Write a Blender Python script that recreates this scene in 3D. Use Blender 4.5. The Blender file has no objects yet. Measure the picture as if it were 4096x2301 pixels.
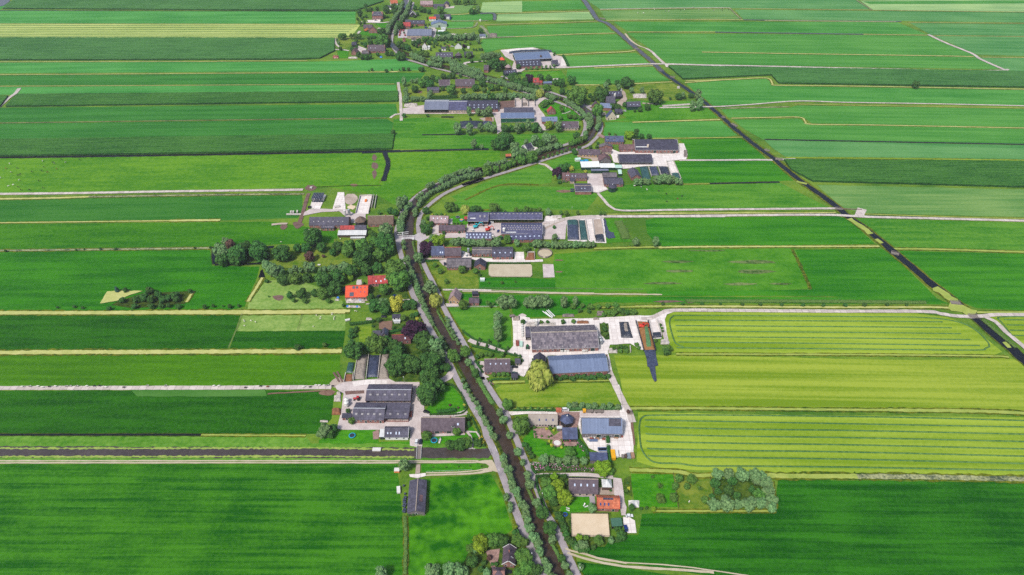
import bpy, bmesh, math, random
from mathutils import Vector, noise
rnd = random.Random(7)
C = bpy.context.scene.collection
SC = bpy.context.scene
# ---------------------------------------------------------------- image frame
# Coordinates are image pixels from scaled tiles; each tile has an origin and a
# scale. G() turns a tile pixel into metres on the level polder (z = 0 plane).
CAMH, PITCH, FOC = 350.0, math.radians(38.3),2731.0
IMG_TILE = {'F': (0,0,.6289),'a': (1200,1700,2.4075),'b': (1900,1700,2.4075),'c': (1250,1200,2.411),
   'd': (1900,1200,2.411),'e': (800,850,2.8622),'g': (1600,800,2.576),'h': (1050,500,2.7116),
   'i': (2000,450,2.8622),'j': (1500,280,2.8622),'k': (1250,0,3.22),'l': (1800,130,2.3418),
   'm': (2400,0,1.5189),'n': (0,0,1.61),'o': (0,600,1.84),'p': (0,1250,1.84),
   'q': (2600,700,1.7219),'r': (2500,1600,1.614),'s': (2500,1200,1.614)}
CP, SP = math.cos(PITCH), math.sin(PITCH)
def G(t, x, y, z=0.0):
 ox, oy, f = IMG_TILE[t]
 r = (ox + x / f - 2048) / FOC
 u = -(oy + y / f - 1150.5) / FOC
 dy, dz = CP + u * SP, -SP + u * CP
 k = (z - CAMH) / dz
 return Vector((r * k, dy * k, z))
def img_y(t, v):
 w = Vector(v) - Vector((0,0, CAMH))
 dep = w.y * CP - w.z * SP
 up = w.y * SP + w.z * CP
 return ((1150.5 - FOC * up / dep) - IMG_TILE[t][1]) * IMG_TILE[t][2]
def mpp(t, x, y):
 """metres per tile pixel across the view at that point"""
 return (G(t, x + 1, y) - G(t, x, y)).length
# ---------------------------------------------------------------- materials
MATS = {}
def lin(c):
 return tuple(((v / 255) / 12.92 if v <= 10 else ((v / 255 + .055) / 1.055) ** 2.4) for v in c)
def new_mat(name):
 m = bpy.data.materials.new(name)
 m.use_nodes = True
 nt = m.node_tree
 return m, nt, nt.nodes['Principled BSDF']
def mottled(name, c1, c2, scale=.5, rough=.8, stretch=(1,1,1), rot=0, fine=.5, spec=.3, bump=0, metal=0, rand=0.0, sharp=0.0, mid=None, fine_scale=None, patch=0, patch_scale=.012):
 """colour varying between c1 and c2 with layered noise in object space"""
 if name in MATS:
  return MATS[name]
 m, nt, b = new_mat(name)
 N, L = nt.nodes, nt.links
 tc = N.new('ShaderNodeTexCoord')
 mp = N.new('ShaderNodeMapping')
 mp.inputs['Rotation'].default_value = (0,0, rot)
 L.new(tc.outputs['Object'], mp.inputs['Vector'])
 mp2 = N.new('ShaderNodeMapping')
 mp2.inputs['Scale'].default_value = stretch
 L.new(mp.outputs[0], mp2.inputs['Vector'])
 def noi(vec, s, det):
  n = N.new('ShaderNodeTexNoise')
  n.inputs['Scale'].default_value = s
  n.inputs['Detail'].default_value = det
  L.new(vec, n.inputs['Vector'])
  return n.outputs['Fac']
 def math_(op, a, bb):
  n = N.new('ShaderNodeMath')
  n.operation = op
  for i, v in enumerate((a, bb)):
   if isinstance(v,(int, float)):
    n.inputs[i].default_value = v
   else:
    L.new(v, n.inputs[i])
  return n.outputs[0]
 s1 = noi(mp2.outputs[0], scale, 3)
 s2 = noi(tc.outputs['Object'], fine_scale or scale * 6,2)
 fac = math_('ADD', math_('MULTIPLY', s1,1 - fine), math_('MULTIPLY', s2, fine))
 if patch:
  s3 = noi(tc.outputs['Object'], patch_scale, 2)
  fac = math_('ADD', math_('MULTIPLY', fac, 1 - patch), math_('MULTIPLY', s3, patch))
 rp = N.new('ShaderNodeValToRGB')
 e = rp.color_ramp.elements
 e[0].position, e[1].position = .33 + sharp * .1,.67 - sharp * .1
 e[0].color, e[1].color = (*c1,1),(*c2,1)
 if mid:
  q = e.new(.5)
  q.color = (*mid, 1)
 L.new(fac, rp.inputs[0])
 col = rp.outputs[0]
 if rand:
  oi = N.new('ShaderNodeObjectInfo')
  hs = N.new('ShaderNodeHueSaturation')
  L.new(col, hs.inputs['Color'])
  v = math_('ADD', math_('MULTIPLY', oi.outputs['Random'], rand),1 - rand / 2)
  L.new(v, hs.inputs['Value'])
  h = math_('ADD', math_('MULTIPLY', oi.outputs['Random'], .03),.485)
  L.new(h, hs.inputs['Hue'])
  col = hs.outputs[0]
 L.new(col, b.inputs['Base Color'])
 b.inputs['Roughness'].default_value = rough
 b.inputs['Specular IOR Level'].default_value = spec
 b.inputs['Metallic'].default_value = metal
 if bump:
  bp = N.new('ShaderNodeBump')
  bp.inputs['Distance'].default_value = bump
  L.new(s2, bp.inputs['Height'])
  L.new(bp.outputs[0], b.inputs['Normal'])
 MATS[name] = m
 return m
def plain(name, c, rough=.6, spec=.4, metal=0, var=.12):
 d = tuple(v * (1 - var) for v in c)
 u = tuple(min(1, v * (1 + var)) for v in c)
 return mottled(name, d, u, .6, rough, spec=spec, metal=metal)
def tiled(name, c1, c2, cm, bw, bh, rough=.7, off=.5, mortar=.06, spec=.3, c_noise=.35, rot=None):
 """courses of slabs, sheets or tiles: brick pattern in object space, with weathering"""
 if name in MATS:
  return MATS[name]
 m, nt, b = new_mat(name)
 N, L = nt.nodes, nt.links
 tc = N.new('ShaderNodeTexCoord')
 mp = N.new('ShaderNodeMapping')
 mp.inputs['Rotation'].default_value = rot or (0,0,0)
 L.new(tc.outputs['Object'], mp.inputs['Vector'])
 br = N.new('ShaderNodeTexBrick')
 br.offset = off
 br.inputs['Color1'].default_value = (*c1,1)
 br.inputs['Color2'].default_value = (*c2,1)
 br.inputs['Mortar'].default_value = (*cm, 1)
 br.inputs['Scale'].default_value = 1
 br.inputs['Mortar Size'].default_value = mortar
 br.inputs['Brick Width'].default_value = bw
 br.inputs['Row Height'].default_value = bh
 L.new(mp.outputs[0], br.inputs['Vector'])
 n = N.new('ShaderNodeTexNoise')
 n.inputs['Scale'].default_value = .35
 n.inputs['Detail'].default_value = 5
 L.new(tc.outputs['Object'], n.inputs['Vector'])
 mr = N.new('ShaderNodeMapRange')
 mr.inputs[1].default_value, mr.inputs[2].default_value = .3,.7
 mr.inputs[3].default_value, mr.inputs[4].default_value = 1 - c_noise, 1 + c_noise * .6
 L.new(n.outputs['Fac'], mr.inputs[0])
 hs = N.new('ShaderNodeHueSaturation')
 L.new(br.outputs['Color'], hs.inputs['Color'])
 L.new(mr.outputs[0], hs.inputs['Value'])
 L.new(hs.outputs[0], b.inputs['Base Color'])
 b.inputs['Roughness'].default_value = rough
 b.inputs['Specular IOR Level'].default_value = spec
 MATS[name] = m
 return m
def water_mat(name, c, rough=.06, ripple=.03, spec=.5):
 m = mottled(name, tuple(v * .7 for v in c), tuple(v * 1.3 for v in c),.05, rough, spec=spec)
 nt = m.node_tree
 N, L = nt.nodes, nt.links
 n = N.new('ShaderNodeTexNoise')
 n.inputs['Scale'].default_value = .8
 n.inputs['Detail'].default_value = 2
 tc = N.new('ShaderNodeTexCoord')
 L.new(tc.outputs['Object'], n.inputs['Vector'])
 bp = N.new('ShaderNodeBump')
 bp.inputs['Distance'].default_value = ripple
 L.new(n.outputs['Fac'], bp.inputs['Height'])
 L.new(bp.outputs[0], nt.nodes['Principled BSDF'].inputs['Normal'])
 return m
# ---------------------------------------------------------------- mesh helpers
def obj(name, bm, mat, parent=None, loc=None, smooth=False):
 me = bpy.data.meshes.new(name)
 bm.to_mesh(me)
 bm.free()
 for q in (mat if isinstance(mat,(list, tuple)) else [mat]):
  me.materials.append(q)
 if smooth:
  for p in me.polygons:
   p.use_smooth = True
 o = bpy.data.objects.new(name, me)
 C.objects.link(o)
 if parent:
  o.parent = parent
 if loc is not None:
  o.location = loc
 return o
def tag(o, label=None, cat=None, group=None, kind=None):
 for k, v in (('label', label),('category', cat),('group', group),('kind', kind)):
  if v:
   o[k] = v
 return o
def thing(name, label, cat, loc, rz=0, group=None):
 o = bpy.data.objects.new(name, None)
 o.empty_display_size = .3
 C.objects.link(o)
 o.location = loc
 o.rotation_euler = (0,0, rz)
 return tag(o, label, cat, group)
def box(bm, x0, y0, z0, x1, y1, z1, mi=0):
 v = [bm.verts.new(p) for p in ((x0, y0, z0),(x1, y0, z0),(x1, y1, z0),(x0, y1, z0),
         (x0, y0, z1),(x1, y0, z1),(x1, y1, z1),(x0, y1, z1))]
 for f in ((3,2,1,0),(4,5,6,7),(0,1,5,4),(1,2,6,5),(2,3,7,6),(3,0,4,7)):
  bm.faces.new([v[i] for i in f]).material_index = mi
def boxm(*a):
 bm = bmesh.new()
 for q in a:
  box(bm, *q)
 return bm
def cyl(bm, c, r0, r1, z0, z1, n=12, cap=True):
 a = [bm.verts.new((c[0] + r0 * math.cos(i * 2 * math.pi / n), c[1] + r0 * math.sin(i * 2 * math.pi / n), z0)) for i in range(n)]
 b = [bm.verts.new((c[0] + r1 * math.cos(i * 2 * math.pi / n), c[1] + r1 * math.sin(i * 2 * math.pi / n), z1)) for i in range(n)]
 for i in range(n):
  bm.faces.new((a[i], a[(i + 1) % n], b[(i + 1) % n], b[i]))
 if cap:
  bm.faces.new(b)
  bm.faces.new(a[::-1])
def bar(bm, p, q, r, n=6):
 p, q = Vector(p), Vector(q)
 d = (q - p).normalized()
 u = d.orthogonal().normalized()
 w = d.cross(u)
 A, B = [], []
 for i in range(n):
  o = (u * math.cos(i * 2 * math.pi / n) + w * math.sin(i * 2 * math.pi / n)) * r
  A.append(bm.verts.new(p + o))
  B.append(bm.verts.new(q + o))
 for i in range(n):
  bm.faces.new((A[i], A[(i + 1) % n], B[(i + 1) % n], B[i]))
 bm.faces.new(A[::-1])
 bm.faces.new(B)
def prism(bm, pts, y0, y1):
 """outline in x/z, extruded along y"""
 a = [bm.verts.new((x, y0, z)) for x, z in pts]
 b = [bm.verts.new((x, y1, z)) for x, z in pts]
 n = len(pts)
 bm.faces.new(a)
 bm.faces.new(b[::-1])
 for i in range(n):
  bm.faces.new((a[i], b[i], b[(i + 1) % n], a[(i + 1) % n]))
 bmesh.ops.recalc_face_normals(bm, faces=bm.faces[:])
def world_pts(t, pts):
 return [G(t, *p) if not isinstance(p[0], str) else G(*p) for p in pts]
# every ground sheet gets its own level, a few millimetres above the one below
LEVEL = {'field': [-.50,.0022], 'patch': [-.33,.004], 'bank': [-.25,.0015], 'ditch': [-.16,.0015], 'yard': [-.09,.0015], 'road': [-.04,.0015]}
def level(k):
 LEVEL[k][0] += LEVEL[k][1]
 return LEVEL[k][0]
def poly(name, t, pts, mat, lay='field', kind='structure', label=None, cat=None, jit=.4, step=7):
 P = world_pts(t, pts)
 z = level(lay)
 out = []
 for i, a in enumerate(P):
  b = P[(i + 1) % len(P)]
  n = max(1, min(60, int((b - a).length / step)))
  for k in range(n):
   p = a.lerp(b, k / n)
   if k and jit:
    p = p + Vector((rnd.uniform(-jit, jit), rnd.uniform(-jit, jit),0))
   out.append(p)
 bm = bmesh.new()
 f = bm.faces.new([bm.verts.new((p.x, p.y, z)) for p in out])
 f.normal_update()
 if f.normal.z < 0:
  f.normal_flip()
 o = obj(name, bm, mat)
 return tag(o, label, cat, None, kind)
def spline(P, step):
 out = []
 n = len(P)
 for i in range(n - 1):
  p0, p1, p2, p3 = P[max(0, i - 1)], P[i], P[i + 1], P[min(n - 1, i + 2)]
  m = max(1, int((p2 - p1).length / step))
  for k in range(m):
   s = k / m
   out.append(.5 * ((2 * p1) + (p2 - p0) * s + (2 * p0 - 5 * p1 + 4 * p2 - p3) * s * s + (3 * p1 - p0 - 3 * p2 + p3) * s ** 3))
 out.append(P[-1])
 return out
def ribbon(name, t, pts, width, mat, lay='road', jit=0.0, kind='structure', step=5, label=None, cat=None, width2=None, hgt=0):
 P = spline(world_pts(t, pts), step)
 z = level(lay) if not hgt else 0
 bm = bmesh.new()
 prev = None
 for i, p in enumerate(P):
  d = (P[min(i + 1, len(P) - 1)] - P[max(i - 1,0)])
  d.z = 0
  nrm = Vector((-d.y, d.x, 0)).normalized()
  w = width if width2 is None else width + (width2 - width) * i / len(P)
  if hgt:
   ps = [p + nrm * (w / 2) + Vector((0,0,-.3)), p + nrm * (w * rnd.uniform(-.1,.15)) + Vector((0,0, hgt * rnd.uniform(.7,1.2))), p - nrm * (w / 2) + Vector((0,0,-.3))]
  else:
   ps = [p + nrm * (w / 2 * (1 + rnd.uniform(-jit, jit))), p - nrm * (w / 2 * (1 + rnd.uniform(-jit, jit)))]
   for q in ps:
    q.z = z
  cur = [bm.verts.new(q) for q in ps]
  if prev:
   for k in range(len(cur) - 1):
    bm.faces.new((prev[k], prev[k + 1], cur[k + 1], cur[k]))
  prev = cur
 bmesh.ops.recalc_face_normals(bm, faces=bm.faces[:])
 if sum(f.normal.z for f in bm.faces) < 0:
  bmesh.ops.reverse_faces(bm, faces=bm.faces[:])
 return tag(obj(name, bm, mat), label, cat, None, kind)
# ---------------------------------------------------------------- buildings
LANDMARKS = []   # (x, y, short phrase)
M = {}
def slope_point(g, u, v, lift=0):
 """point on the front roof slope: u along, v from eave (0) to ridge (1)"""
 L, w, he, hr, mono = g
 run = w if mono else w / 2
 return Vector((u * L, v * run, he + v * hr + lift))
def roof_panel(g, u0, u1, v0, v1, th=.12):
 bm = bmesh.new()
 lo = [slope_point(g, u, v, .06) for u, v in ((u0, v0),(u1, v0),(u1, v1),(u0, v1))]
 hi = [p + Vector((0,-.05, th)) for p in lo]
 a = [bm.verts.new(p) for p in lo]
 b = [bm.verts.new(p) for p in hi]
 bm.faces.new(b)
 for i in range(4):
  bm.faces.new((a[i], a[(i + 1) % 4], b[(i + 1) % 4], b[i]))
 return bm
def slab_roof(bm, quads, th):
 for q in quads:
  q = [Vector(p) for p in q]
  n = (q[1] - q[0]).cross(q[-1] - q[0]).normalized()
  if n.z < 0:
   q = q[::-1]
   n = -n
  a = [bm.verts.new(p) for p in q]
  b = [bm.verts.new(p + n * th) for p in q]
  bm.faces.new(b)
  bm.faces.new(a[::-1])
  k = len(q)
  for i in range(k):
   bm.faces.new((a[i], a[(i + 1) % k], b[(i + 1) % k], b[i]))
def building(name, label, lm, t, e, ry, by, he, roof, wall, slope=35, typ='r', sky=(), win=0, door=0, chim=(), trim=None, dormer=(), cat=None, hip=0, panels=(), skymat='skylight', open_front=False, thick=.22, winmat='pane', ridge_cap=None, group=None, strip=()):
 x0, y0, x1, y1 = e
 A, B = G(t, x0, y0, he), G(t, x1, y1, he)
 ax = (B - A)
 L = ax.length
 ax.normalize()
 n = Vector((-ax.y, ax.x, 0))
 mid = (A + B) / 2
 tn = math.tan(math.radians(slope))
 def solve(fn, target):
  lo, hi = .5,120.0
  for _ in range(50):
   md = (lo + hi) / 2
   if img_y(t, fn(md)) > target:
    lo = md
   else:
    hi = md
  return lo
 if typ == 'g':
  hr = L / 2 * tn
  D = solve(lambda k: mid + n * k + Vector((0,0, hr)), by)
  w = L
  # turn the frame so that local x runs along the ridge: start at the right-hand corner, going away
  org, rz, Lr = B, math.atan2(n.y, n.x), D
 else:
  if typ == 'm':
   run = solve(lambda k: mid + n * k + Vector((0,0, k * tn)), ry)
   w, hr = run, run * tn
  elif by is not None:
   w = solve(lambda k: mid + n * k, by)
   lo, hi = 0.0,20.0
   for _ in range(40):
    md = (lo + hi) / 2
    if img_y(t, mid + n * (w / 2) + Vector((0,0, md))) > ry:
     lo = md
    else:
     hi = md
   hr = min(max(lo, .05 * w),.62 * w)
  else:
   k = solve(lambda k: mid + n * k + Vector((0,0, k * tn)), ry)
   w, hr = 2 * k, k * tn
  org, rz, Lr = A, math.atan2(ax.y, ax.x), L
 root = thing(name, label, cat or name.split('_')[-1],(org.x, org.y, 0), rz, group)
 cx = org + Vector((math.cos(rz), math.sin(rz),0)) * Lr / 2 + Vector((-math.sin(rz), math.cos(rz),0)) * w / 2
 if lm:
  LANDMARKS.append((cx.x, cx.y, lm))
 i = .35   # walls stand in from the roof edge
 mono = typ == 'm'
 g = (Lr, w, he, hr, mono)
 L = Lr
 bm = bmesh.new()
 if mono:
  prof = [(i, -.6),(w - i, -.6),(w - i, he + hr * (1 - i / w) - .05),(i, he + hr * i / w - .05)]
 else:
  di = hr * i / (w / 2)
  prof = [(i, -.6),(w - i, -.6),(w - i, he + di - .05),(w / 2, he + hr - .05),(i, he + di - .05)]
 a = [bm.verts.new((i, y, z)) for y, z in prof]
 b = [bm.verts.new((L - i, y, z)) for y, z in prof]
 k = len(prof)
 bm.faces.new(a)
 bm.faces.new(b[::-1])
 for q in range(k):
  if open_front and q == k - 1:
   continue
  bm.faces.new((a[q], b[q], b[(q + 1) % k], a[(q + 1) % k]))
 bmesh.ops.recalc_face_normals(bm, faces=bm.faces[:])
 if open_front:
  nb = max(3, int(L / 6))
  for q in range(nb + 1):
   xx = i + (L - 2 * i) * q / nb
   box(bm, xx - .12, i, -.5, xx + .12, i + .24, he)
  box(bm, i, i + .02,-.5, L - i, i + .2,.9)
 obj('wall', bm, M[wall], root)
 bm = bmesh.new()
 zt = .02
 if mono:
  slab_roof(bm, [[(0,0, he),(L, 0, he),(L, w, he + hr),(0, w, he + hr)]], thick)
 elif hip:
  hx = min(hip, L / 2 - .1)
  slab_roof(bm, [[(0,0, he),(L, 0, he),(L - hx, w / 2, he + hr),(hx, w / 2, he + hr)],
      [(L, w, he),(0, w, he),(hx, w / 2, he + hr),(L - hx, w / 2, he + hr)],
      [(0, w, he),(0,0, he),(hx, w / 2, he + hr)], [(L, 0, he),(L, w, he),(L - hx, w / 2, he + hr)]], thick)
 else:
  slab_roof(bm, [[(0,0, he),(L, 0, he),(L, w / 2, he + hr),(0, w / 2, he + hr)],
      [(L, w, he),(0, w, he),(0, w / 2, he + hr),(L, w / 2, he + hr)]], thick)
 ro = obj('roof', bm, M[roof], root)
 if ridge_cap and not mono:
  bm = bmesh.new()
  hx = hip or 0
  bar(bm,(hx, w / 2, he + hr + thick + .05),(L - hx, w / 2, he + hr + thick + .05),.28)
  obj('ridge_cap', bm, M[ridge_cap], ro)
 if trim:
  for xx in (-.12, L + .02):
   bm = bmesh.new()
   if mono:
    slab_roof(bm, [[(xx, -.1, he - .1),(xx + .12,-.1, he - .1),(xx + .12, w, he + hr - .1),(xx, w, he + hr - .1)]], thick + .35)
   else:
    slab_roof(bm, [[(xx, -.1, he - .1),(xx + .12,-.1, he - .1),(xx + .12, w / 2, he + hr - .1),(xx, w / 2, he + hr - .1)],
        [(xx + .12, w + .1, he - .1),(xx, w + .1, he - .1),(xx, w / 2, he + hr - .1),(xx + .12, w / 2, he + hr - .1)]], thick + .35)
   obj('verge_board', bm, M[trim], root)
  bm = bmesh.new()
  box(bm, 0,-.16, he - .05, L, -.02, he + .16)
  obj('gutter', bm, M[trim], root)
 run = w if mono else w / 2
 sl = math.hypot(run, hr)
 for (cnt, v, u0, u1, sw, sh) in sky:      # rows of skylights: count, v, u range, size in metres
  for q in range(cnt):
   u = u0 + (u1 - u0) * (q / max(1, cnt - 1) if cnt > 1 else .5)
   o = obj('skylight', roof_panel(g, u - sw / 2 / L, u + sw / 2 / L, v - sh / 2 / sl, v + sh / 2 / sl, thick + .12), M[skymat], ro)
 for (u0, u1, v0, v1, mt) in panels:
  obj('solar_panel' if mt == 'solar' else 'roof_sheet', roof_panel(g, u0, u1, v0, v1, thick + .1), M[mt], ro)
 # openings sit on the face that looks at the visitor
 def opening(nm, u, ww, z0, z1, mat, frame=True):
  if typ == 'g':
   base = lambda q, d: (i - d, q, 0)
   s0, s1 = u * w - ww / 2, u * w + ww / 2
   bb = lambda d0, d1, s0, s1, z0, z1: boxm((i - d1, s0, z0, i - d0, s1, z1))
  else:
   s0, s1 = u * L - ww / 2, u * L + ww / 2
   bb = lambda d0, d1, s0, s1, z0, z1: boxm((s0, i - d1, z0, s1, i - d0, z1))
  if frame:
   fr = obj(nm, bb(-.05,.06, s0 - .12, s1 + .12, z0 - .12, z1 + .12), M['white_paint'], root)
   obj('pane' if nm == 'window' else 'leaf', bb(.062,.1, s0, s1, z0, z1), M[mat], fr)
  else:
   obj(nm, bb(-.05,.07, s0, s1, z0, z1), M[mat], root)
 wl = w if typ == 'g' else L
 top = min(he - .3,2.3)
 slots = win + door
 if slots:
  for q in range(slots):
   u = (q + .5) / slots * .9 + .05
   if door and (q * door) // slots != ((q + 1) * door) // slots:
    opening('door', u, 1.2 if wl < 25 else 3.0,-.1, min(he - .25,2.2 if wl < 25 else 3.0),'door_green')
   else:
    opening('window', u, 1.1, max(.7, top - 1.2), top, winmat)
 for u in chim:
  bm = boxm((u * L - .4, run - .4, he + hr - .9, u * L + .4, run + .4, he + hr + 1.2))
  ch = obj('chimney', bm, M['brick'], ro)
  obj('chimney_pot', boxm((u * L - .2, run - .2, he + hr + 1.21, u * L + .2, run + .2, he + hr + 1.5)), M['terracotta'], ch)
 for u in dormer:
  p = slope_point(g, u, .35)
  d = obj('dormer', boxm((p.x - 1, p.y - .6, p.z - .1, p.x + 1, p.y + 1.6, p.z + 1.3)), M['white_paint'], ro)
  obj('pane', boxm((p.x - .75, p.y - .66, p.z + .25, p.x + .75, p.y - .605, p.z + 1.1)), M['pane'], d)
  obj('dormer_roof', boxm((p.x - 1.2, p.y - .8, p.z + 1.31, p.x + 1.2, p.y + 1.9, p.z + 1.5)), M[roof], d)
 return root
def tent_roof(name, label, lm, t, cx, cy, rpx, he, hr, roof, wall, n=6, cat='hay barn', openw=True, knob=True, rot=.26):
 """polygonal barn: posts or walls, and a roof rising to a point"""
 p = G(t, cx, cy, he)
 r = rpx * mpp(t, cx, cy) * .97
 root = thing(name, label, cat,(p.x, p.y, 0))
 LANDMARKS.append((p.x, p.y, lm))
 bm = bmesh.new()
 ang = [rot + i * 2 * math.pi / n for i in range(n)]
 rw = r * .9
 vs = [[bm.verts.new((rw * math.cos(q), rw * math.sin(q), z)) for q in ang] for z in (-.5, he * (.55 if openw else 1))]
 for i in range(n):
  bm.faces.new((vs[0][i], vs[0][(i + 1) % n], vs[1][(i + 1) % n], vs[1][i]))
 bm.faces.new(vs[1])
 obj('wall', bm, M[wall], root)
 if openw:
  for q in ang:
   bm = bmesh.new()
   bar(bm,(rw * math.cos(q), rw * math.sin(q),-.3),(rw * math.cos(q), rw * math.sin(q), he + .3),.16)
   obj('post', bm, M['timber'], root)
 bm = bmesh.new()
 quads = []
 for i in range(n):
  a, b = ang[i], ang[(i + 1) % n]
  quads.append([(r * math.cos(a), r * math.sin(a), he),(r * math.cos(b), r * math.sin(b), he),(0,0, he + hr)])
 slab_roof(bm, quads, .22)
 ro = obj('roof', bm, M[roof], root)
 if knob:
  bm = bmesh.new()
  cyl(bm,(0,0),.45,.2, he + hr, he + hr + .7,8)
  obj('finial', bm, M['white_paint'], ro)
 return root
# ---------------------------------------------------------------- trees
def crown_mesh(kind, seed):
 r = random.Random(seed)
 bm = bmesh.new()
 lobes = []
 shape = {'willow': (1.0,1.05,9),'oak': (1.0,.82,13),'tall': (1.0,1.55,11),'weep': (1.0,.85,12),'bush': (1.0,.75,6),'cone': (1.0,1.5,6),'bare': (1.0,.8,7)}[kind]
 sx, sz, nl = shape
 if kind == 'cone':
  for i in range(5):
   z = i / 5
   lobes.append((Vector((r.uniform(-.05,.05), r.uniform(-.05,.05),.18 + z * 1.15)),.40 * (1 - z * .75) + .05))
 else:
  lobes.append((Vector((0,0, sz * .5)),.36))
  for i in range(nl):
   a = i * 2.39996 + r.uniform(-.4,.4)
   zz = (i + .5) / nl
   rad = .31 * math.sqrt(max(.05,1 - (2 * zz - 1) ** 2)) * r.uniform(.75,1.15)
   if kind == 'oak':
    rad = .33 * math.sqrt(max(.08,1 - (1.7 * zz - .9) ** 2)) * r.uniform(.8,1.12)
   lobes.append((Vector((rad * math.cos(a), rad * math.sin(a), sz * (.16 + .7 * zz))), r.uniform(.16,.25)))
 nq = {'oak': 95,'weep': 90,'tall': 85,'willow': 70,'bush': 55,'cone': 60,'bare': 26}[kind]
 ql = {'oak': .060,'weep': .055,'tall': .065,'willow': .075,'bush': .10,'cone': .075,'bare': .06}[kind]
 for c, rad in lobes:
  if kind != 'bare':
   mx = bmesh.ops.create_icosphere(bm, subdivisions=2, radius=rad * .86)
   for v in mx['verts']:
    k = 1 + .35 * noise.noise(v.co * (2.2 / rad) + Vector((seed * 3.1, c.x * 9, c.z * 7)))
    v.co = v.co * k + c
  for q in range(int(nq * (rad / .22) ** 1.4)):
   d = Vector((r.gauss(0,1), r.gauss(0,1), r.gauss(.25,1))).normalized()
   p = c + d * rad * r.uniform(.82,1.14)
   nn = (d + Vector((r.uniform(-.7,.7), r.uniform(-.7,.7), r.uniform(-.3,.9)))).normalized()
   u = nn.orthogonal().normalized()
   w = nn.cross(u)
   a = r.uniform(0,6.3)
   u, w = u * math.cos(a) + w * math.sin(a), w * math.cos(a) - u * math.sin(a)
   l = ql * r.uniform(.6,1.3)
   if kind == 'weep':
    w = (Vector((0,0,-1)) + d * .35).normalized()
    u = w.cross(d).normalized() if w.cross(d).length > .01 else u
    vs = [p + u * l * .6, p - u * l * .6, p - u * l * .4 + w * l * 2.6, p + u * l * .4 + w * l * 2.6]
   else:
    vs = [p + u * l, p + w * l * .8, p - u * l, p - w * l * .7]
   bm.faces.new([bm.verts.new(v) for v in vs])
 if kind == 'weep':
  for v in bm.verts:
   v.co.z = max(v.co.z, .03)
 me = bpy.data.meshes.new('crown')
 bm.to_mesh(me)
 bm.free()
 return me
def trunk_mesh(kind, seed):
 r = random.Random(seed)
 bm = bmesh.new()
 h = {'cone': .3,'bush': .25,'tall': .6}.get(kind, .42)
 th = {'cone': .03,'bush': .035}.get(kind, .05)
 pts = [Vector((0,0,-.12)), Vector((r.uniform(-.01,.01), r.uniform(-.01,.01), h * .5)), Vector((r.uniform(-.02,.02), r.uniform(-.02,.02), h))]
 def limb(p, q, r0, r1, n=7):
  d = (q - p).normalized()
  u = d.orthogonal().normalized()
  w = d.cross(u)
  A = [bm.verts.new(p + (u * math.cos(i * 6.2832 / n) + w * math.sin(i * 6.2832 / n)) * r0) for i in range(n)]
  B = [bm.verts.new(q + (u * math.cos(i * 6.2832 / n) + w * math.sin(i * 6.2832 / n)) * r1) for i in range(n)]
  for i in range(n):
   bm.faces.new((A[i], A[(i + 1) % n], B[(i + 1) % n], B[i]))
  bm.faces.new(B)
 limb(pts[0], pts[1], th, th * .75)
 limb(pts[1], pts[2], th * .75, th * .6)
 for i in range(6):
  a = i * 2.4 + r.uniform(-.3,.3)
  limb(pts[2] - Vector((0,0,.08 * (i % 3))), pts[2] + Vector((.26 * math.cos(a),.26 * math.sin(a),.14 + .1 * (i % 3))), th * .5, th * .15,5)
 me = bpy.data.meshes.new('trunk')
 bm.to_mesh(me)
 bm.free()
 return me
# kinds of tree: crown shape, leaf material, clear trunk as a share of the width, category words
KINDS = {}
CROWNS, TRUNKS = {}, {}
def tree_kind(key, shape, mat, lift, words, name, nvar=3):
 KINDS[key] = (shape, mat, lift, words, name, nvar)
TREES = []   # placed trees waiting for their labels
NT = [0]
def tree(t, cx, cy, w, key='o', row=None, wm=None):
 """tree whose crown is centred on the image point (cx, cy), w across"""
 shape, mat, lift, words, name, nvar = KINDS[key]
 NT[0] += 1
 v = rnd.randrange(nvar)
 if (key, v) not in CROWNS:
  cm = crown_mesh(shape, 11 + v * 7 + sum(map(ord, key)))
  cm.materials.append(M[mat])
  tm = trunk_mesh(shape, 3 + v)
  tm.materials.append(M['bark'])
  CROWNS[key, v], TRUNKS[key, v] = cm, tm
 zr = {'willow': 1.05,'oak': .82,'tall': 1.55,'weep': .85,'bush': .75,'cone': 1.5,'bare': .8}[shape]
 W = wm or w * mpp(t, cx, cy) * .98
 zc = W * (lift + zr * .5)
 p = G(t, cx, cy, zc)
 W2 = wm or w * mpp(t, cx, cy) * (1 - zc / CAMH)
 root = thing(name, None, 'tree' if shape not in ('bush',) else 'bush',(p.x, p.y, 0), rnd.uniform(0,6.28))
 root.scale = (W2 * rnd.uniform(.94,1.08), W2 * rnd.uniform(.94,1.08), W2 * rnd.uniform(.92,1.1))
 for nm, me, z in (('trunk', TRUNKS[key, v], 0),('crown', CROWNS[key, v], lift)):
  o = bpy.data.objects.new(nm, me)
  C.objects.link(o)
  o.parent = root
  o.location = (0,0, z)
 TREES.append((root, words, W2, p, row))
 return root
def trees(t, key, *lst):
 for q in lst:
  tree(t, q[0], q[1], q[2], q[3] if len(q) > 3 else key)
def tree_row(t, key, pts, sp, wm, row, jit=.5):
 P = spline(world_pts(t, pts),.5)
 acc = 0
 for a, b in zip(P, P[1:]):
  acc += (b - a).length
  if acc >= sp:
   acc -= sp * rnd.uniform(.9,1.12)
   ox, oy, f = IMG_TILE[t]
   w = wm * rnd.uniform(.82,1.2)
   q = b + Vector((rnd.uniform(-jit, jit), rnd.uniform(-jit, jit),0))
   # back to tile pixel at ground, lifted by the crown offset in tree(): keep the ground point itself
   tree_at(q, w, key, row)
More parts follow.
